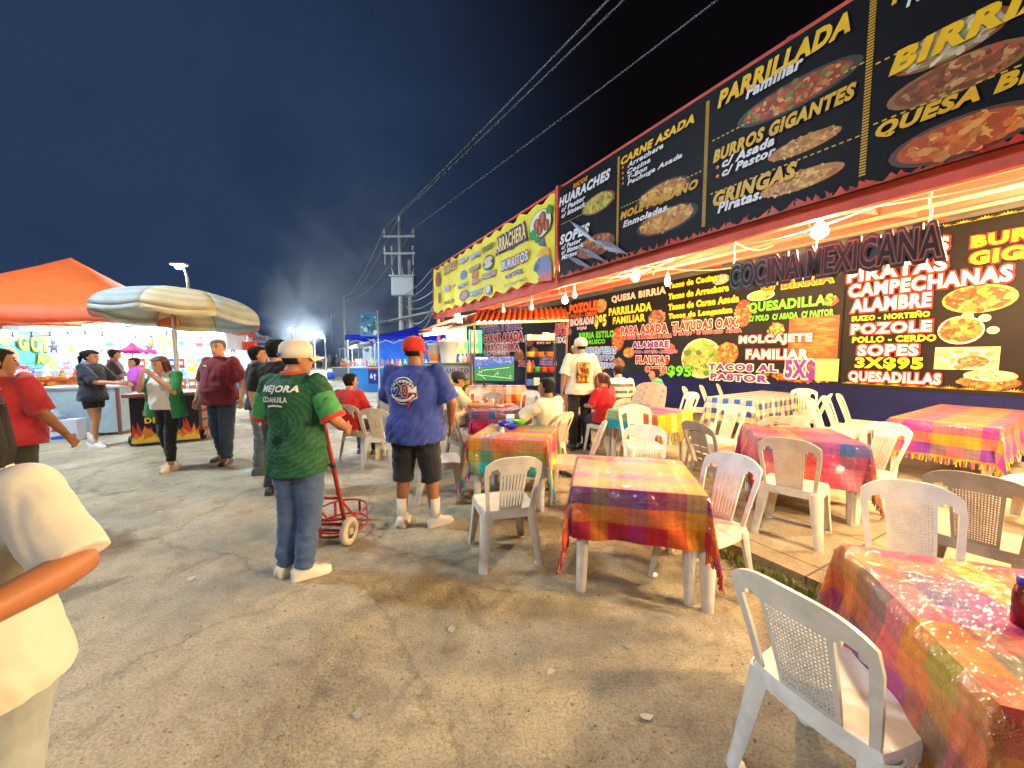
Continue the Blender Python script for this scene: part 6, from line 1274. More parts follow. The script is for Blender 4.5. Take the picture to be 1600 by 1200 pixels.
mb = MB(); mb.box((0, .02, .06), (w, .62, .86), rgb(26, 24, 32)); mb.build('cart_body', MATS['print'], t); mb = MB(); mb.box((-.08, -.03, .8601), (w + .03, .70, .92), rgb(120, 72, 58), bev=.008); mb.build('top', MATS['paint'], t)
mb = MB(); rnd = random.Random(21); x = 0.0
for lay, (c_, hh) in enumerate((((.45, .04, .03), .36), ((.62, .20, .03), .27), ((.72, .48, .05), .17))):
    x = 0.0
    while x < w - .03:
        ww = .05 + .06 * rnd.random(); h_ = hh * (.55 + .6 * rnd.random()); ln = rnd.gauss(0, .03); o_ = .018 - .003 * lay; x1 = min(x + ww * 1.5, w); mb.add([(x, o_, .065), (x1, o_, .065), (x1 - ww * .2, o_, .065 + h_ * .5), ((x + x1) / 2 + ln, o_, .065 + h_), (x + ww * .2, o_, .065 + h_ * .45)], [(0, 1, 2, 3, 4)], c_); x += ww
    mb.add([(0, .0185 - .003 * lay, .0601), (w, .0185 - .003 * lay, .0601), (w, .0185 - .003 * lay, .07 + hh * .25), (0, .0185 - .003 * lay, .07 + hh * .25)], [(0, 1, 2, 3)], c_)
vv, ff = text2d('LOS', .16, .53, .26, .10, .04); mb.add([(x_, .0168, y_) for x_, y_ in vv], ff, rgb(190, 80, 40)); vv, ff = text2d('DEL', .18, .40, .24, .10, .04); mb.add([(x_, .0168, y_) for x_, y_ in vv], ff, rgb(225, 190, 50))
mb.add([(.32, .0160, .42), (.44, .0160, .42), (.45, .0160, .58), (.34, .0160, .60)], [(0, 1, 2, 3)], rgb(120, 55, 30)); mb.build('lettering', MATS['print'], t)
for x in (-.035, w + .035): mb = MB(); mb.lathe([(.02, -.03), (.085, -.03), (.095, 0), (.085, .03), (.02, .03)], (.02, .02, .022), 18).xf(Matrix.Translation((x, .2, .095)) @ Matrix.Rotation(pi / 2, 4, 'Y')); mb.build('wheel', MATS['plastic_attr'], t, True)
p = G(322, 684); t = thing('banner_roll', 'upright pink and white printed board leaning beside the grill cart', 'board', p, ang); mb = MB(); mb.box((-.16, .0, .02), (.16, .05, .88), rgb(215, 175, 170)); mb.build('board', MATS['print'], t); mb = MB()
for k in range(4): mb.add([(-.14, -.002, .15 + .17 * k), (.13, -.002, .19 + .17 * k), (.13, -.002, .25 + .17 * k), (-.14, -.002, .20 + .17 * k)], [(0, 1, 2, 3)], [rgb(200, 110, 110), rgb(120, 150, 130), rgb(190, 90, 100), rgb(235, 225, 220)][k])
mb.build('print', MATS['print'], t)
# ------------------------------------------------------------------ more stalls along both sides of the lane
def stall(label_c, p, ang, w, dd, ze, col, counter_c, seed, lamp_m='far_cool', goods=True, flat=False, lamp_r=.03):
    t = canopy(label_c + ' canopy along the lane', p, ang, w / 2, dd / 2, ze, ze + (.12 if flat else .75), col, .22)
    Mx = Matrix.Translation(Vector((p[0], p[1], 0))) @ Matrix.Rotation(ang, 4, 'Z'); rnd = random.Random(seed)
    q = Mx @ Vector((0, -dd / 2 + .35, 0)); table_box('stall_counter', 'counter of goods below the ' + label_c + ' canopy', 'counter', q, ang, w * .9, .6, .95, rgb(205, 210, 215), counter_c)
    a, b = Mx @ Vector((-w / 2 + .05, dd / 2 - .1, 0)), Mx @ Vector((w / 2 - .05, dd / 2 - .1, 0)); panel('tarpaulin', 'back sheet of the stall under the ' + label_c + ' canopy', 'tarpaulin', a, b, .3, ze - .1, rgb(150 + rnd.randrange(70), 180 + rnd.randrange(40), 215), wav=.04)
    for i in range(2):
        x = -w * .25 + w * .5 * i; tube_lamp('white tube lamp %s under the %s canopy' % (['on the near end', 'on the far end'][i], label_c), Mx @ Vector((x - .45, -dd * .1, ze - .15)), Mx @ Vector((x + .45, -dd * .1, ze - .15)), 'tube lamps of the lane stalls', lamp_m, lamp_r)
    if goods:
        for i in range(9):
            c_ = PC[rnd.randrange(7)][1]; mb = MB(); kind = rnd.randrange(3)
            if kind == 0: mb.lathe([(.05, 0), (.06, .02), (.055, .18), (.02, .25), (.022, .30), (.002, .30)], c_, 10)
            elif kind == 1: mb.box((-.10, -.08, 0), (.10, .08, .18), c_, bev=.012)
            else: mb.lathe([(.06, 0), (.10, .09), (.11, .10), (.06, .11), (.004, .16)], c_, 10)
            o = mb.build(['bottle', 'packet', 'tub'][kind], MATS['plastic_attr'], smooth=kind != 1); o.location = Mx @ Vector((-w * .4 + w * .8 * i / 8, -dd / 2 + .25 + .2 * rnd.random(), .951)); o.rotation_euler = (0, 0, rnd.random()); tag(o, '%s for sale on the counter under the %s canopy' % (['bottle', 'packet', 'tub'][kind], label_c), ['bottle', 'packet', 'tub'][kind], 'goods on the lane stall counters')
    return t, Mx
AU = atan2(U.y, U.x)
# left row (fronts face the lane, +N): local -y must point to +N
AL = AU + pi
def lane(off, a): return N * off + U * a
# rotation so that local -y = +N  -> local y = -N
aL = atan2(-N.y, -N.x) - pi / 2; aR = atan2(N.y, N.x) - pi / 2
for k, (off, a, w, dd, ze, col, cc, nm) in enumerate(((-3.2, 15.5, 3.2, 2.6, 2.5, rgb(190, 200, 205), rgb(90, 150, 190), 'pale grey'), (-3.0, 20.5, 3.4, 2.6, 2.5, rgb(70, 90, 170), rgb(200, 120, 60), 'blue left-hand'), (-3.0, 26.5, 4, 2.6, 2.5, rgb(200, 70, 60), rgb(60, 140, 160), 'red left-hand'), (-2.8, 34, 4.5, 2.6, 2.6, rgb(210, 214, 216), rgb(190, 60, 70), 'white left-hand'), (-2.6, 45, 6, 3, 2.7, rgb(90, 120, 160), rgb(150, 160, 170), 'distant blue'))):
    stall(nm, lane(off, a), aL, w, dd, ze, col, cc, 40 + k)
for k, (off, a, w, dd, ze, col, cc, nm) in enumerate(((6.1, 27.5, 4.2, 2.6, 2.5, rgb(190, 205, 215), rgb(70, 120, 160), 'pale right-hand'), (6.1, 33.5, 4.5, 2.6, 2.5, rgb(120, 60, 110), rgb(200, 205, 210), 'plum right-hand'), (6.0, 41, 5, 2.6, 2.6, rgb(215, 218, 220), rgb(90, 110, 150), 'white right-hand'), (6.0, 52, 7, 3, 2.7, rgb(80, 110, 150), rgb(150, 150, 160), 'far blue right-hand'))):
    stall(nm, lane(off, a), aR, w, dd, ze, col, cc, 60 + k)
# white purple sign and orange flags on the left row
a, b = Y(372, 536, 15.5), Y(420, 536, 17.5); s = panel('stall_sign', 'white and purple illuminated stall sign with rounded end beyond the umbrella', 'sign', (a.x, a.y, 0), (b.x, b.y, 0), 1.95, 2.45, rgb(190, 195, 220), 'print'); mb = MB(); d = Vector((b.x - a.x, b.y - a.y, 0)).normalized(); nn = Vector((d.y, -d.x, 0))
vv, ff = text2d('CALZONE', .25, 2.22, 1.5, .16, .03); mb.add([Vector((a.x, a.y, 0)) + d * x + nn * .03 + Vector((0, 0, y)) for x, y in vv], ff, rgb(130, 60, 140)); mb.add([Vector((a.x, a.y, 0)) + d * x + nn * .027 + Vector((0, 0, y)) for x, y in ((.9, 2.0), (1.8, 2.0), (1.8, 2.12), (.9, 2.12))], [(0, 1, 2, 3)], rgb(40, 90, 190)); mb.build('lettering', MATS['print'], s)
for k, (x0, x1, y0, y1, yy, c_) in enumerate(((379, 402, 534, 547, 13.0, rgb(235, 90, 60)), (421, 434, 540, 551, 18.0, rgb(245, 150, 40)))):
    a, b = Y(x0, y1, yy), Y(x1, y0, yy + .3); panel('pennant', ['orange-red cloth pennant hung before the white purple sign', 'orange pennant behind the bushy-haired youth'][k], 'pennant', (a.x, a.y, 0), (b.x, b.y, 0), a.z, b.z, c_, wav=.02)
mp_ = Y(207, 548, 9.5); canopy('small magenta parasol top behind the toy stall people', (mp_.x, mp_.y),   .2, .30, .30, 1.72, 1.92, rgb(225, 70, 170), .08, legs=False, name='parasol')
mb = MB(); mb.tube([(mp_.x, mp_.y, 0), (mp_.x, mp_.y, 2.0)], .02, (.6, .6, .6), 8); tag(mb.build('parasol_pole', MATS['paint']), 'thin pole carrying the magenta parasol', 'pole')
# middle-left bright goods area behind the cart: rack with hanging goods
q = Y(262, 600, 10.2); t = thing('goods_rack', 'bright rack of hanging goods between the umbrella pole and maroon shirt man', 'rack', (q.x, q.y, 0), .25)
for x in (-1.3, 0, 1.3): mb = MB(); mb.tube([(x, 0, 0), (x, 0, 2.2)], .02, (.7, .7, .72), 8); mb.build('post', MATS['paint'], t)
for z in (1.0, 1.55, 2.15): mb = MB(); mb.tube([(-1.3, 0, z), (1.3, 0, z)], .015, (.7, .7, .72), 6); mb.build('rail', MATS['paint'], t)
rnd = random.Random(31)
for z in (1.0, 1.55, 2.15):
    for i in range(12):
        x = -1.2 + i * .22; cn, c_ = PC[rnd.randrange(7)]; mb = MB(); mb.tube([(0, 0, 0), (0, 0, -.06)], .004, (.4, .4, .4), 4); h_ = .22 + .14 * rnd.random(); mb.box((-.075, -.02, -.06 - h_), (.075, .02, -.06), c_, bev=.01); mb.box((-.05, -.023, -.03 - h_ * .7), (.05, -.0205, -.08 - h_ * .2), (.75, .75, .72)); o = mb.build('hanging_packet', MATS['plastic_attr']); o.location = Matrix.Translation((q.x, q.y, 0)) @ Matrix.Rotation(.25, 4, 'Z') @ Vector((x, 0, z)); o.rotation_euler = (0, 0, .25 + rnd.uniform(-.3, .3)); tag(o, '%s packet hung on the %s rail of the goods rack' % (cn, {1.0: 'low', 1.55: 'middle', 2.15: 'top'}[z]), 'packet', 'packets on the goods rack')
for i, (x, y, z) in enumerate(((-1.0, -.5, 2.3), (1.0, -.5, 2.3))):
    c0 = Matrix.Translation((q.x, q.y, 0)) @ Matrix.Rotation(.25, 4, 'Z') @ Vector((x, y, z)); tube_lamp(['tube lamp over the near end of the goods rack', 'tube lamp over the far end of the goods rack'][i], c0 - Vector((.5, 0, 0)), c0 + Vector((.5, .1, 0)))
# ------------------------------------------------------------------ right: blue drinks stall, drinks counter, television, rack, awnings
a, b = G(558, 606), G(645, 606); p0 = lane(4.0, 17.6); 
t = thing('drinks_counter', 'sky blue drinks counter with bottles under the blue tarp', 'counter', Y(622, 600, 17.0) * 1, aR); t.location.z = 0; Mt = Matrix.Translation(t.location) @ Matrix.Rotation(0.05, 4, 'Z'); t.rotation_euler = (0, 0, .05)
mb = MB(); mb.box((-1.95, -.3, 0), (2.4, .3, 1.02), rgb(28, 130, 215)); mb.build('front_panel', MATS['paint'], t); mb = MB(); mb.box((-2.0, -.36, 1.0201), (2.45, .36, 1.08), rgb(190, 215, 230)); mb.build('top', MATS['paint'], t)
mb = MB(); mb.box((-1.18, -.33, .35), (-.78, -.302, .95), rgb(30, 50, 140)); mb.build('poster', MATS['print'], t); mb = MB(); vv, ff = text2d('6\u2020', -1.12, .50, .28, .30, .04); mb.add([(x, -.334, y) for x, y in vv], ff, (.8, .85, .9)); mb.add([(-1.2, -.332, .96), (-.76, -.332, .96), (-.76, -.332, 1.12), (-1.2, -.332, 1.12)], [(0, 1, 2, 3)], rgb(190, 50, 60)); mb.build('lettering', MATS['print'], t)
rnd = random.Random(17)
for i in range(26):
    c_ = [rgb(120, 200, 150), rgb(225, 190, 60), rgb(200, 220, 230), rgb(60, 140, 200), rgb(220, 90, 70)][rnd.randrange(5)]; mb = MB(); mb.lathe([(.055, 0), (.06, .02), (.06, .20), (.025, .27), (.025, .32), (.002, .325)], c_, 10); o = mb.build('bottle', MATS['plastic_attr'], smooth=True); o.location = Mt @ Vector((-1.85 + i * .165, rnd.uniform(-.2, .2), 1.081)); tag(o, 'coloured bottle in the row on the sky blue drinks counter', 'bottle', 'bottles on the blue drinks counter')
pc = t.location; canopy('royal blue tarpaulin canopy over the drinks counter', (pc.x + .5, pc.y + 1.4), .05, 2.6, 1.9, 2.45, 2.95, rgb(28, 58, 185), .2)
panel('tarpaulin', 'blue patterned back sheet behind the drinks bottles', 'tarpaulin', (pc.x - 2, pc.y + 3.0, 0), (pc.x + 3.2, pc.y + 3.1, 0), .6, 2.4, rgb(50, 110, 200), wav=.06)
a, b = Y(563, 525, 16.0), Y(589, 485, 16.3); s = panel('stall_sign', 'tilted sky blue printed sign board above the drinks stall', 'sign', (a.x, a.y, 0), (b.x, b.y, 0), a.z, b.z - .1, rgb(70, 150, 205), 'print'); mb = MB(); rnd = random.Random(2)
for k in range(26): x, z, r_ = rnd.uniform(a.x + .05, b.x - .05), rnd.uniform(a.z + .1, b.z - .25), .03 + .06 * rnd.random(); mb.add([(x + r_ * cos(j), a.y - .03 - .0005 * k + (x - a.x) / (b.x - a.x) * .3, z + 1.3 * r_ * sin(j)) for j in range(6)], [tuple(range(6))], rnd.choice([rgb(200, 225, 235), rgb(40, 90, 150), rgb(120, 190, 215), rgb(60, 120, 120)]))
mb.build('picture', MATS['print'], s); mb = MB(); mb.tube([(b.x, b.y + .05, 0), (b.x, b.y + .05, b.z)], .03, (.6, .62, .65), 8); mb.build('post', MATS['paint'], s)
for k, (x, y, z) in enumerate(((-1.6, -.9, 2.35), (0.2, -.7, 2.35), (1.9, -.5, 2.35))): tube_lamp(['tube lamp over the left end of the blue drinks counter', 'tube lamp over the middle of the blue drinks counter', 'tube lamp over the right end of the blue drinks counter'][k], pc + Vector((x - .5, y + .9, z)), pc + Vector((x + .5, y + .9, z)))
# green drinks stand
a, b = Y(667, 600, 10.4), Y(737, 600, 10.4); w = b.x - a.x; t = thing('drinks_stand', 'printed drinks stand with agave picture and purple lettering', 'stand', (a.x, 10.4, 0), .04)
mb = MB(); mb.box((0, 0, .05), (w, .6, 1.33), rgb(150, 165, 160)); mb.build('front_panel', MATS['print'], t); mb = MB(); mb.box((-.05, -.06, 1.3301), (w + .05, .66, 1.37), rgb(90, 110, 90)); mb.build('top', MATS['paint'], t); mb = MB()
def pz(px, py, o=-.004): q = Y(px, py, 10.4); return (q.x - a.x, o, q.z)
mb.add([pz(668, 600), pz(702, 600), pz(702, 569), pz(668, 569)], [(0, 1, 2, 3)], rgb(110, 170, 205)); mb.add([pz(690, 640, -.005), pz(736, 640, -.005), pz(736, 592, -.005), pz(698, 586, -.005)], [(0, 1, 2, 3)], rgb(205, 185, 40))
for k in range(9): an = pi * k / 8; x0, z0 = pz(681, 590)[0], pz(681, 590)[2]; mb.add([(x0 - .03, -.008, z0), (x0 + .03, -.008, z0), (x0 + .26 * cos(an), -.008, z0 + .26 * sin(an))], [(0, 1, 2)], rgb(120, 180, 90) if k % 2 else rgb(70, 140, 110))
x0, z0 = pz(689, 584)[0], pz(689, 584)[2]; vv, ff = text2d('QUILITO', x0, z0, pz(733, 584)[0] - x0, .15, .045, .03); mb.add([(x, -.010, z) for x, z in vv], ff, rgb(215, 215, 225)); vv, ff = text2d('QUILITO', x0, z0, pz(733, 584)[0] - x0, .15, .045); mb.add([(x, -.012, z) for x, z in vv], ff, rgb(70, 55, 140))
mb.add([pz(712, 612, -.014), pz(735, 612, -.014), pz(735, 600, -.014), pz(712, 604, -.014)], [(0, 1, 2, 3)], rgb(60, 110, 50)); mb.add([pz(718, 600, -.016), pz(728, 600, -.016), pz(728, 590, -.016), pz(718, 590, -.016)], [(0, 1, 2, 3)], rgb(110, 160, 190)); mb.build('lettering', MATS['print'], t)
mat('milky', rgb(225, 230, 235), rough=.3, var=.05, sss=0)
for k, (px, sc_, lb, c_) in enumerate(((701, 1.0, 'large white plastic bucket on the drinks stand', rgb(228, 232, 236)), (682, .86, 'smaller white tub with orange drink beside the large bucket', rgb(222, 222, 225)))):
    q = Y(px, 567, 10.55 + .2 * k); t2 = thing('bucket', lb, 'bucket', (q.x, q.y, 1.37)); r = .26 * sc_; hh = .56 * sc_
    mb = MB(); mb.lathe([(r * .78, 0), (r * .8, .01), (r, hh), (r * 1.05, hh), (r * 1.05, hh + .02), (r * .96, hh + .02), (r * .76, .03), (.01, .03)], c_, 24); mb.build('tub', MATS['plastic_attr'], t2, True); mb = MB(); mb.lathe([(r * 1.08, hh + .021), (r * 1.08, hh + .05), (.01, hh + .055)], (.78, .8, .82), 24); mb.build('lid', MATS['plastic_attr'], t2, True)
    if k: mb = MB(); mb.lathe([(r * .90, .06), (r * .99, hh * .5)], rgb(225, 130, 60), 24, cap=False); mb.build('drink_band', MATS['plastic_attr'], t2, True)
for k, (px, c_) in enumerate(((720, (.8, .8, .78)), (726, (.75, .75, .7)), (733, (.6, .2, .1)), (742, (.35, .08, .05)))): q = Y(px, 567, 10.6); mb = MB(); mb.lathe([(.05, 0), (.055, .02), (.055, .16), (.02, .22), (.022, .27), (.002, .275)], c_, 12); o = mb.build('bottle', MATS['plastic_attr'], smooth=True); o.location = (q.x, q.y, 1.371); tag(o, ['white squeeze bottle next to the large bucket', 'second white bottle by the awning post', 'orange-red sauce bottle right of the awning post', 'dark red figure-shaped bottle above the television'][k], 'bottle')
for k, (x0, x1, y0, y1, c1, c2, lb) in enumerate(((697, 729, 508, 552, rgb(60, 120, 40), rgb(210, 220, 50), 'dark green and yellow wavy striped banner behind the buckets'), (733, 753, 516, 552, rgb(50, 190, 90), rgb(190, 230, 80), 'bright green and lime banner left of the far wall menu'))):
    a, b = Y(x0, y1, 12.2), Y(x1, y0, 12.2); s = panel('stripe_banner', lb, 'banner', (a.x, a.y, 0), (b.x, b.y, 0), a.z, b.z, c1, 'print'); mb = MB(); ww = b.x - a.x
    for i in range(3 if k == 0 else 2):
        xs = a.x + ww * (.12 + .32 * i); A, B = [], []
        for j in range(13): z = a.z + (b.z - a.z) * j / 12; dx = .04 * sin(j * .9 + i); A.append((xs + dx, 12.17, z)); B.append((xs + dx + ww * .15 + .03 * sin(j * 1.3), 12.17, z))
        mb.add(A + B, [(j, 13 + j, 14 + j, j + 1) for j in range(12)], c2)
    mb.build('stripe', MATS['print'], s)
# television showing football
a, b = Y(741, 595, 8.6), Y(803, 557, 8.5); t = thing('television', 'flat television showing a green football pitch', 'television', (a.x, a.y, 0), atan2(b.y - a.y, b.x - a.x)); w = (Vector((b.x, b.y)) - Vector((a.x, a.y))).length; z0, z1 = a.z, b.z
mb = MB(); mb.box((-.02, .012, z0 - .02), (w + .02, .06, z1 + .02), (.01, .01, .012), bev=.004); mb.build('casing', MATS['plastic_attr'], t)
ms_ = mat('tv_picture', attr=True, rough=.2, var=.12, scale=14, emit=(1, 1, 1), es=.7)
mb = MB(); q = lambda x, z, o=.010: (x * w, o, z0 + z * (z1 - z0)); mb.add([q(0, 0), q(1, 0), q(1, 1), q(0, 1)], [(0, 1, 2, 3)], rgb(50, 104, 60)); mb.add([q(0, .56, .009), q(1, .78, .009), q(1, 1, .009), q(0, 1, .009)], [(0, 1, 2, 3)], rgb(70, 90, 130)); mb.add([q(0, .50, .008), q(1, .72, .008), q(1, .80, .008), q(0, .58, .008)], [(0, 1, 2, 3)], rgb(50, 80, 190))
rnd = random.Random(6)
for i in range(160): x, zz = rnd.random() * .97, .62 + .36 * rnd.random(); zz += .2 * x * (1 - (zz - .6)) * .6; zz = min(zz, .97); mb.add([q(x, zz, .007), q(x + .015, zz, .007), q(x + .015, zz + .02, .007), q(x, zz + .02, .007)], [(0, 1, 2, 3)], rnd.choice([rgb(150, 150, 180), rgb(60, 60, 90), rgb(160, 90, 90), rgb(200, 200, 210)]))
for x0, zz0, x1, zz1 in ((.05, .25, .95, .10), (.3, .05, .1, .3), (.2, .42, .9, .55), (.5, .18, .62, .42)): dx, dz = x1 - x0, zz1 - zz0; mb.add([q(x0, zz0, .0065), q(x1, zz1, .0065), q(x1, zz1 + .015, .0065), q(x0, zz0 + .015, .0065)], [(0, 1, 2, 3)], rgb(170, 210, 170))
for i in range(13): x, zz = rnd.uniform(.08, .92), rnd.uniform(.15, .55); mb.add([q(x, zz, .006), q(x + .012, zz, .006), q(x + .012, zz + .06, .006), q(x, zz + .06, .006)], [(0, 1, 2, 3)], rnd.choice([rgb(235, 235, 235), rgb(160, 40, 60), rgb(230, 230, 230)]))
mb.add([q(.03, .90, .0055), q(.35, .90, .0055), q(.35, .95, .0055), q(.03, .95, .0055)], [(0, 1, 2, 3)], rgb(230, 230, 235)); mb.build('picture', ms_, t)
for x in (.25, .75): mb = MB(); mb.tube([(x * w, .04, z0 - .02), (x * w, .04, z0 - .10)], .015, (.02, .02, .02), 6); mb.box((x * w - .02, -.05, z0 - .115), (x * w + .02, .14, z0 - .10), (.02, .02, .02)); mb.build('foot', MATS['paint'], t)
zc = z0 - .118; make_table('table carrying the television by the shelf rack', (a.x + w * .55, a.y + .15, 0), 0, 1.3, .7, zc - .02, 0); cloth('red, gold and white shiny cloth below the television', (a.x + w * .55, a.y + .15), 0, 1.3, .7, zc - .018, .5, cs('red yel wine org red wht'), cs('red org wht wine'), (.11, .15), 12, None)
# black shelf rack with tubs
a, b = Y(822, 600, 9.0), Y(868, 600, 8.9); w = b.x - a.x; t = thing('shelf_rack', 'black wire shelf rack holding tubs and packets before far wall menu', 'rack', (a.x, 9.0, SLAB if N.dot(Vector((a.x, 9, 0))) > 3 else 0), .0); zsh = [.35, .80, 1.12, 1.48, 1.86]
for x in (0, w):
    for y in (0, .38): mb = MB(); mb.tube([(x, y, 0), (x, y, 2.0)], .015, n=8); mb.build('post', MATS['black_iron'], t)
for z in zsh: mb = MB(); mb.box((-.01, -.01, z - .012), (w + .01, .39, z)); mb.build('shelf', MATS['black_iron'], t)
rnd = random.Random(8); items = [(4, 5, 'packet', [rgb(225, 215, 195), rgb(205, 190, 160), rgb(230, 225, 215)]), (3, 3, 'tub', [rgb(235, 190, 50), rgb(220, 120, 40), rgb(225, 130, 50)]), (2, 4, 'tub', [rgb(200, 60, 40), rgb(60, 160, 60), rgb(210, 80, 50)]), (1, 4, 'packet', [rgb(70, 110, 190), rgb(210, 200, 190), rgb(200, 60, 50)])]
for lv, cnt, kd, cl in items:
    for i in range(cnt):
        mb = MB(); c_ = cl[i % 3]
        if kd == 'packet': mb.box((-.075, -.09, 0), (.075, .09, .13 + .06 * rnd.random()), c_, bev=.015)
        else: mb.lathe([(.07, 0), (.085, .01), (.10, .11), (.105, .12), (.09, .12), (.06, .02), (.004, .02)], c_, 14)
        o = mb.build(kd, MATS['plastic_attr'], smooth=kd == 'tub'); o.location = t.location + Vector(((i + .5) * w / cnt, .18, zsh[lv] + .001)); o.rotation_euler = (0, 0, rnd.uniform(-.3, .3)); tag(o, '%s on the %s shelf of the black rack' % ({'packet': 'wrapped packet', 'tub': 'plastic tub'}[kd], ['lowest', 'second', 'middle', 'fourth', 'top'][lv]), kd, 'goods on the black shelf rack')
q = Y(808, 640, 8.5); 
mb = MB(); mb.lathe([(.04, 0), (.045, .02), (.045, .17), (.02, .22), (.008, .29), (.002, .29)], rgb(240, 140, 30), 14); o = mb.build('bottle', MATS['plastic_attr'], smooth=True); o.location = (a.x - .02 + .09, 9.06, t.location.z + 1.12 + .001); tag(o, 'orange squeeze bottle at the left end of the black rack', 'bottle')
# corrugated awnings over the kitchen
def awning(label, c0, c1, back, rise, col, post=True, fringe=None):
    """corrugated sheet: lower edge c0-c1, sloping up by `rise` over `back`"""
    c0, c1, back = Vector(c0), Vector(c1), Vector(back); t = thing('corrugated_awning', label, 'awning', (c0.x, c0.y, 0)); mb = MB(); d = c1 - c0; nseg = int(d.length / .075) * 2; vs = []; fs = []; O = Vector((c0.x, c0.y, 0))
    for th in (0, -.012):
        for i in range(nseg + 1):
            f = i / nseg; zc_ = .035 * (1 if i % 4 in (0, 1) else -1); p = c0.lerp(c1, f) - O + Vector((0, 0, zc_ + th)); vs += [p, p + back + Vector((0, 0, rise))]
    k = 2 * (nseg + 1)
    for i in range(nseg): fs += [(2 * i, 2 * i + 2, 2 * i + 3, 2 * i + 1), (k + 2 * i, k + 2 * i + 1, k + 2 * i + 3, k + 2 * i + 2), (2 * i, k + 2 * i, k + 2 * i + 2, 2 * i + 2)]
    mb.add(vs, fs, col); mb.build('sheet', MATS['rust_sheet'], t); mb = MB(); mb.tube([Vector((0, 0, c0.z - .06)), Vector((d.x, d.y, c1.z - .06))], .03, rgb(235, 200, 130), 8); mb.build('edge_rail', MATS['paint'], t)
    if post:
        for p in (Vector((0, 0, 0)) + d * .02, d * .98): mb = MB(); mb.tube([(p.x, p.y, 0.0), (p.x, p.y, c0.z - .05)], .03, rgb(110, 70, 55), 8); mb.build('post', MATS['paint'], t)
    return t
mat('rust_sheet', attr=True, rough=.5, var=.25, scale=3)
awning('rust-orange corrugated awning over the shelf rack and television', Y(738, 503, 10.2), Y(889, 497, 10.4), (0.05, 1.15, 0), .42, rgb(205, 95, 40))
awning('dark brown corrugated awning over the drinks stand', Y(655, 519, 12.5), Y(737, 504, 10.2), (.9, 1.3, 0), .55, rgb(120, 62, 42))
p, q = Y(662, 519, 12.2), Y(704, 514, 11.3); tube_lamp('tube lamp along the edge of the dark brown awning', p - Vector((0, 0, .1)), q - Vector((0, 0, .1)), r=.02)
p = Y(735, 497, 11.2); q = Y(860, 495, 11.2); tube_lamp('added tube lamp brightening the kitchen shelves behind the rust-orange awning', p - Vector((0, 0, .12)), q - Vector((0, 0, .12)), m='kitchen_fill', r=.018)  # added fill light for the kitchen, tucked behind the awning edge
p = Y(676, 512, 11.6); q = Y(722, 508, 11.2); tube_lamp('added tube lamp brightening the buckets of the drinks stand', p - Vector((0, 0, .05)), q - Vector((0, 0, .05)), r=.018)  # extra lamp, added only to brighten the bucket area
# next building's roof beyond the hall
mb = MB(); pts = [Y(594, 502, 26), Y(692, 481, 17.5)]; t = thing('market_roof', 'grey sheet metal roof of the next market hall', 'roof', (pts[0].x, pts[0].y, 0)); O = Vector((pts[0].x, pts[0].y, 0))
vs = [p - O for p in pts] + [p - O + N * 4.5 + Vector((0, 0, .5)) for p in pts]; vs += [v - Vector((0, 0, .10)) for v in vs]; mb.add(vs, [(0, 1, 3, 2), (4, 6, 7, 5), (0, 4, 5, 1), (2, 3, 7, 6), (0, 2, 6, 4), (1, 5, 7, 3)], rgb(150, 155, 160)); fix_normals(mb.build('roof_sheet', MATS['paint'], t))
for f in (.02, .5, .98): p = pts[0].lerp(pts[1], f) - O + N * .1; mb = MB(); mb.tube([(p.x, p.y, 0), (p.x, p.y, p.z - .1)], .05, rgb(120, 120, 125), 8); mb.build('post', MATS['paint'], t)
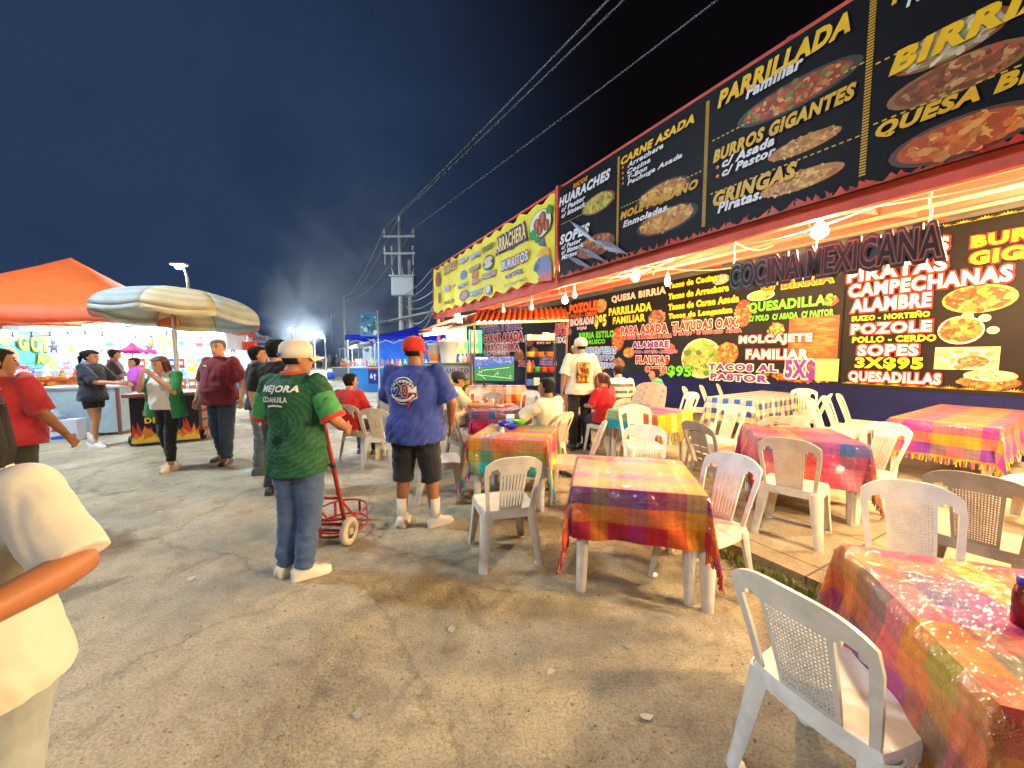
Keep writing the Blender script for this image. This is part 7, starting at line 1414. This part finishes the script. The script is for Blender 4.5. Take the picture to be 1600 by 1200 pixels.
# ------------------------------------------------------------------ poles, cables, street lamps
def pole(label, px, ytop, z, tr=False, low=True):
    d = ray(px, ytop); p = EYE + d * ((z - H) / d.z); t = thing('utility_pole', label, 'utility pole', (p.x, p.y, 0)); m = MATS['concrete_pole']
    mb = MB(); mb.tube([(0, 0, 0), (0, 0, z)], [.19, .12], n=12); mb.build('pole', m, t, True); ci = []
    for zz, w in ((z - .95, 1.9), (z - 1.95, 1.9)) if tr else ((z - .5, 1.6),):
        mb = MB(); mb.box((-w / 2, -.20, zz), (w / 2, -.10, zz + .12)); mb.build('crossarm', MATS['galv'], t)
        for x in ((-w / 2 + .08, w / 2 - .08) if zz > z - 1.5 else (-w / 2 + .08, -.45, w / 2 - .12)):
            mb = MB(); mb.lathe([(.03, 0), (.03, .12), (.075, .14), (.075, .2), (.04, .22), (.075, .26), (.07, .32), (.03, .38), (.004, .40)], (.6, .62, .63), 10, (x, -.15, zz + .12)); mb.build('insulator', MATS['plastic_attr'], t, True); ci.append(Vector((p.x + x, p.y - .15, zz + .52)))
            if tr and zz < z - 1.5: mb = MB(); mb.lathe([(.02, -.62), (.05, -.55), (.04, -.1), (.06, 0)], (.6, .62, .63), 8, (x, -.15, zz - .01)); mb.build('fuse_holder', MATS['plastic_attr'], t, True)
    mb = MB(); mb.lathe([(.05, 0), (.09, .05), (.09, .3), (.05, .36), (.005, .38)], (.6, .62, .63), 10, (0, 0, z)); mb.build('insulator', MATS['plastic_attr'], t, True); ci.append(Vector((p.x, p.y, z + .38)))
    if tr:
        mb = MB(); mb.tube([(.55, .15, 0), (.55, .15, z - 2.2)], [.17, .13], n=12); mb.build('second_pole', m, t, True)
        mb = MB(); mb.box((-.45, -.55, z - 4.45), (.95, .12 - .19, z - 3.3), bev=.08); mb.build('transformer', MATS['galv'], t); mb = MB(); mb.box((-.52, -.60, z - 3.30), (1.02, -.05, z - 3.24)); mb.build('transformer_lid', MATS['galv'], t)
        for x in (-.3, .25, .8): mb = MB(); mb.tube([(x, -.35, z - 3.25), (x + (x - .25) * .25, -.35, z - 2.75)], [.05, .03], (.55, .57, .6), 8); mb.build('bushing', MATS['plastic_attr'], t, True)
    return p, ci
pa, ca = pole('large concrete utility pole with grey transformer box and double crossarms', 624, 347, 9.6, True); pb, cb = pole('second concrete utility pole with single crossarm further down the lane', 537, 466, 9.6); pc2, cc2 = pole('farthest thin utility pole in the blue smoke', 517, 492, 9.6)
def cable(label, p, q, sag, r=.014, m='wire', grp='overhead power cables'):
    mb = MB(); mb.tube([p.lerp(q, i / 24) - Vector((0, 0, sag * 4 * (i / 24) * (1 - i / 24))) for i in range(25)], r, n=5); o = mb.build('power_cable', MATS[m]); return tag(o, label, 'cable', grp)
for (px, py), c0, lb in (((932, 0), ca[0], 'left of three overhead cables rising to the upper right'), ((977, 0), ca[-1], 'middle of three overhead cables rising to the upper right'), ((1096, 0), ca[1], 'right of three overhead cables rising to the upper right')):
    d = ray(px, py); q = EYE + d * ((9.75 - H) / d.z); far = q + (q - c0) * .6; far.z = q.z + .1; cable(lb, c0, far, .12, .026)
for k in range(3): cable(['upper slack cable from transformer pole down the lane', 'middle slack cable from transformer pole down the lane', 'lower slack cable from transformer pole down the lane'][k], [ca[0], ca[-1], ca[1]][k], [cb[0], cb[-1], cb[1]][k], 1.3, .04)
for k in range(2): cable(['left slack cable between the two far poles', 'right slack cable between the two far poles'][k], cb[k], cc2[k], 1.4, .02)
ye = N * FASC + U * 13.4
rnd = random.Random(14)
for k, (z0, z1, s_) in enumerate(((5.3, 4.6, .15), (5.1, 4.4, .25), (4.9, 3.9, .2), (4.6, 3.6, .3), (4.3, 3.3, .7), (4.8, 3.1, 1.1))): cable('thin service cable from transformer pole to yellow banner end', Vector((pa.x + .3, pa.y - .2, z0)), Vector((ye.x + rnd.uniform(-.1, .1), ye.y, z1)), s_, .02, grp='service cables at the yellow banner')
for k in range(4): cable('thin service cable from transformer pole to the blue stall roof', Vector((pa.x - .1, pa.y - .3, 5.2 - .3 * k)), Vector((-6.1 + .1 * k, 17.5, 2.9)), .3, .02, grp='service cables at the drinks stall')
def lamp_post(label, px, py, y, m, r, arm=.0):
    p = Y(px, py, y); t = thing('street_lamp', label, 'street lamp', (p.x, p.y, 0)); mb = MB(); mb.tube([(arm, 0, 0), (arm, 0, p.z - .4), (arm * .6, 0, p.z + .05), (0, 0, p.z + .12)], [.07, .05, .04, .035], n=8); mb.build('pole', MATS['galv'], t, True)
    mb = MB(); mb.box((-.28, -.14, p.z + .085), (.28, .14, p.z + .17), (.5, .5, .5), bev=.03); mb.build('lamp_head', MATS['paint'], t); mb = MB(); mb.ball((0, 0, p.z + .02), (r, r, r * .6), (1, 1, 1), 12, 8); mb.build('lamp_glass', MATS[m], t, True); return t
lamp_post('bright white street lamp above the striped umbrella', 280, 418, 15, 'street_cool', .13, .3); lamp_post('yellowish street lamp glowing over the end of lane', 455, 515, 48, 'street_warm', .30, .3); lamp_post('white street lamp right of the blue lamp at lane end', 503, 526, 37, 'street_cool', .16, .3); lamp_post('deep blue lamp on a thin post down the lane', 490, 520, 40, 'blue_lamp', .22, .05)

def added_lamp(x, y, z, label, lm='added_lamp_behind'):  # lamp outside the view, assumed and added for street-side light
    t = thing('street_lamp', label, 'street lamp', (x, y, 0)); mb = MB(); mb.tube([(0, -.9, 0), (0, -.9, z - .4), (0, -.6, z + .1), (0, 0, z + .15)], [.08, .06, .05, .04], n=8); mb.build('pole', MATS['galv'], t, True)
    mb = MB(); mb.box((-.30, -.16, z + .085), (.30, .16, z + .17), (.5, .5, .5), bev=.03); mb.build('lamp_head', MATS['paint'], t); mb = MB(); mb.ball((0, 0, z + .0), (.36, .36, .20), (1, 1, 1), 14, 8); mb.build('lamp_glass', MATS[lm], t, True)
added_lamp(-4.5, -6.5, 7.2, 'added street lamp, assumed behind the viewer, lighting foreground and banners'); added_lamp(-8.2, 4.2, 7.2, 'added street lamp just left of the view, lighting lane and yellow banner', 'added_lamp_side')  # both lamps are unseen, added to light foreground, lane and banners
# people far down the lane
for k, (px, py, hh, c_, lb) in enumerate(((507, 578, 1.68, rgb(30, 32, 44), 'far person in dark clothes standing left in the lane'), (515, 577, 1.7, rgb(40, 36, 52), 'far person in plum top beside the dark clothed one'), (527, 576, 1.66, rgb(34, 40, 60), 'far person in navy by the plum canopy'), (497, 576, 1.7, rgb(90, 60, 90), 'far person in mauve under the blue lamp'))):
    person(lb, G(px, py), 20 + 60 * k, h=hh, shirt=c_, legs=rgb(26, 28, 38), voxel=.02, shirt_voxel=.02, face=False)
# bucket and orange crate stall in the lane
q = G(540, 590); table_box('street_table', 'small table with orange tray standing in the lane', 'table', q, .2, 1.6, .6, .75, rgb(190, 195, 200), rgb(90, 95, 105)); mb = MB(); mb.lathe([(.3, 0), (.42, .3), (.40, .3), (.28, .03), (.005, .02)], rgb(240, 110, 40), 14); o = mb.build('tray', MATS['plastic_attr'], smooth=True); o.location = q + Vector((.1, 0, .751)); tag(o, 'round orange plastic tray on the small lane table', 'tray')
q = G(517, 592); mb = MB(); mb.lathe([(.2, 0), (.28, .45), (.26, .45), (.18, .03), (.005, .02)], rgb(40, 90, 190), 14); o = mb.build('bucket', MATS['plastic_attr'], smooth=True); o.location = q; tag(o, 'blue bucket on the ground beside the lane table', 'bucket')
# trees and low ridge at the end of the lane
m = mat('night_foliage', rgb(46, 62, 34), rough=.8, var=.4, scale=2)
for k, (px, py, y, hh) in enumerate(((560, 545, 60, 5.5), (585, 545, 48, 4.6), (430, 548, 75, 6.5), (470, 548, 85, 6.0))):
    p = Y(px, py, y); t = thing('tree', ['dark tree crown behind the right-hand stalls', 'smaller dark tree near the next market roof', 'dim tree beyond the left-hand stalls', 'dim tree closing the end of lane'][k], 'tree', (p.x, p.y, 0)); mb = MB(); mb.tube([(0, 0, 0), (.1, 0, hh * .5), (.05, 0, hh * .8)], [.18, .12, .05], rgb(70, 60, 50), 8); mb.build('trunk', MATS['paint'], t); mb = MB(); rnd = random.Random(k)
    for i in range(1400):
        r = hh * .36 * rnd.random() ** .4; a, b = rnd.random() * 6.28, math.asin(rnd.uniform(-1, 1)); c_ = Vector((r * cos(a) * cos(b) * 1.2, r * sin(a) * cos(b) * 1.2, hh * .72 + r * sin(b) * .85)); c_ += Vector((nz(a * 2, b * 2, k), nz(a, b, k + 4), nz(a, b, k + 9))) * .5; s_ = .10 + .12 * rnd.random(); u = Vector((rnd.gauss(0, 1), rnd.gauss(0, 1), rnd.gauss(0, 1))).normalized() * s_; v = u.orthogonal().normalized() * s_ * .6; mb.add([c_ - u, c_ + v, c_ + u, c_ - v], [(0, 1, 2, 3)])
    mb.build('crown', m, t)

# ------------------------------------------------------------------ drifting grill smoke over the lane
m = bpy.data.materials.new('smoke'); m.use_nodes = True; n, l = m.node_tree.nodes, m.node_tree.links; n.remove(n['Principled BSDF'])
v = n.new('ShaderNodeVolumePrincipled'); v.inputs['Color'].default_value = (.80, .88, 1, 1); v.inputs['Anisotropy'].default_value = .1
t = n.new('ShaderNodeTexCoord'); z = n.new('ShaderNodeTexNoise'); z.inputs['Scale'].default_value = 1.6; z.inputs['Detail'].default_value = 4; z.inputs['Distortion'].default_value = .8; l.new(t.outputs['Object'], z.inputs['Vector'])
ln = n.new('ShaderNodeVectorMath'); ln.operation = 'LENGTH'; l.new(t.outputs['Object'], ln.inputs[0])
fo = n.new('ShaderNodeMapRange'); fo.inputs['From Min'].default_value = 1.0; fo.inputs['From Max'].default_value = .2; l.new(ln.outputs['Value'], fo.inputs['Value'])
nr = n.new('ShaderNodeMapRange'); nr.inputs['From Min'].default_value = .42; nr.inputs['From Max'].default_value = .72; l.new(z.outputs['Fac'], nr.inputs['Value'])
a = n.new('ShaderNodeMath'); a.operation = 'MULTIPLY'; l.new(fo.outputs[0], a.inputs[0]); l.new(nr.outputs[0], a.inputs[1])
d = n.new('ShaderNodeMath'); d.operation = 'MULTIPLY'; d.inputs[1].default_value = .14; l.new(a.outputs[0], d.inputs[0]); l.new(d.outputs[0], v.inputs['Density']); l.new(v.outputs[0], n['Material Output'].inputs['Volume'])
mb = MB(); mb.ball((0, 0, 0), 1.0, n=24, m=14); o = mb.build('smoke', m, kind='stuff'); o.location = (-10, 29, 7.5); o.scale = (9, 11, 8)
SC.cycles.volume_bounces = 0; SC.cycles.volume_step_rate = 4; SC.cycles.volume_preview_step_rate = 4; SC.cycles.volume_max_steps = 64

m2_ = m.copy(); m2_.name = 'smoke_plume'; MATS['plume'] = m2_
for q in m2_.node_tree.nodes:
    if q.type == 'MATH' and abs(q.inputs[1].default_value - .14) < 1e-4: q.inputs[1].default_value = 1.0
    if q.type == 'TEX_NOISE': q.inputs['Scale'].default_value = 1.2
p = Y(466, 472, 34); mb = MB(); mb.ball((0, 0, 0), 1.0, n=20, m=12); o = mb.build('smoke', m2_, kind='stuff'); o.location = p; o.scale = (3.2, 3.5, 4.6); o.rotation_euler = (0, .25, 0)
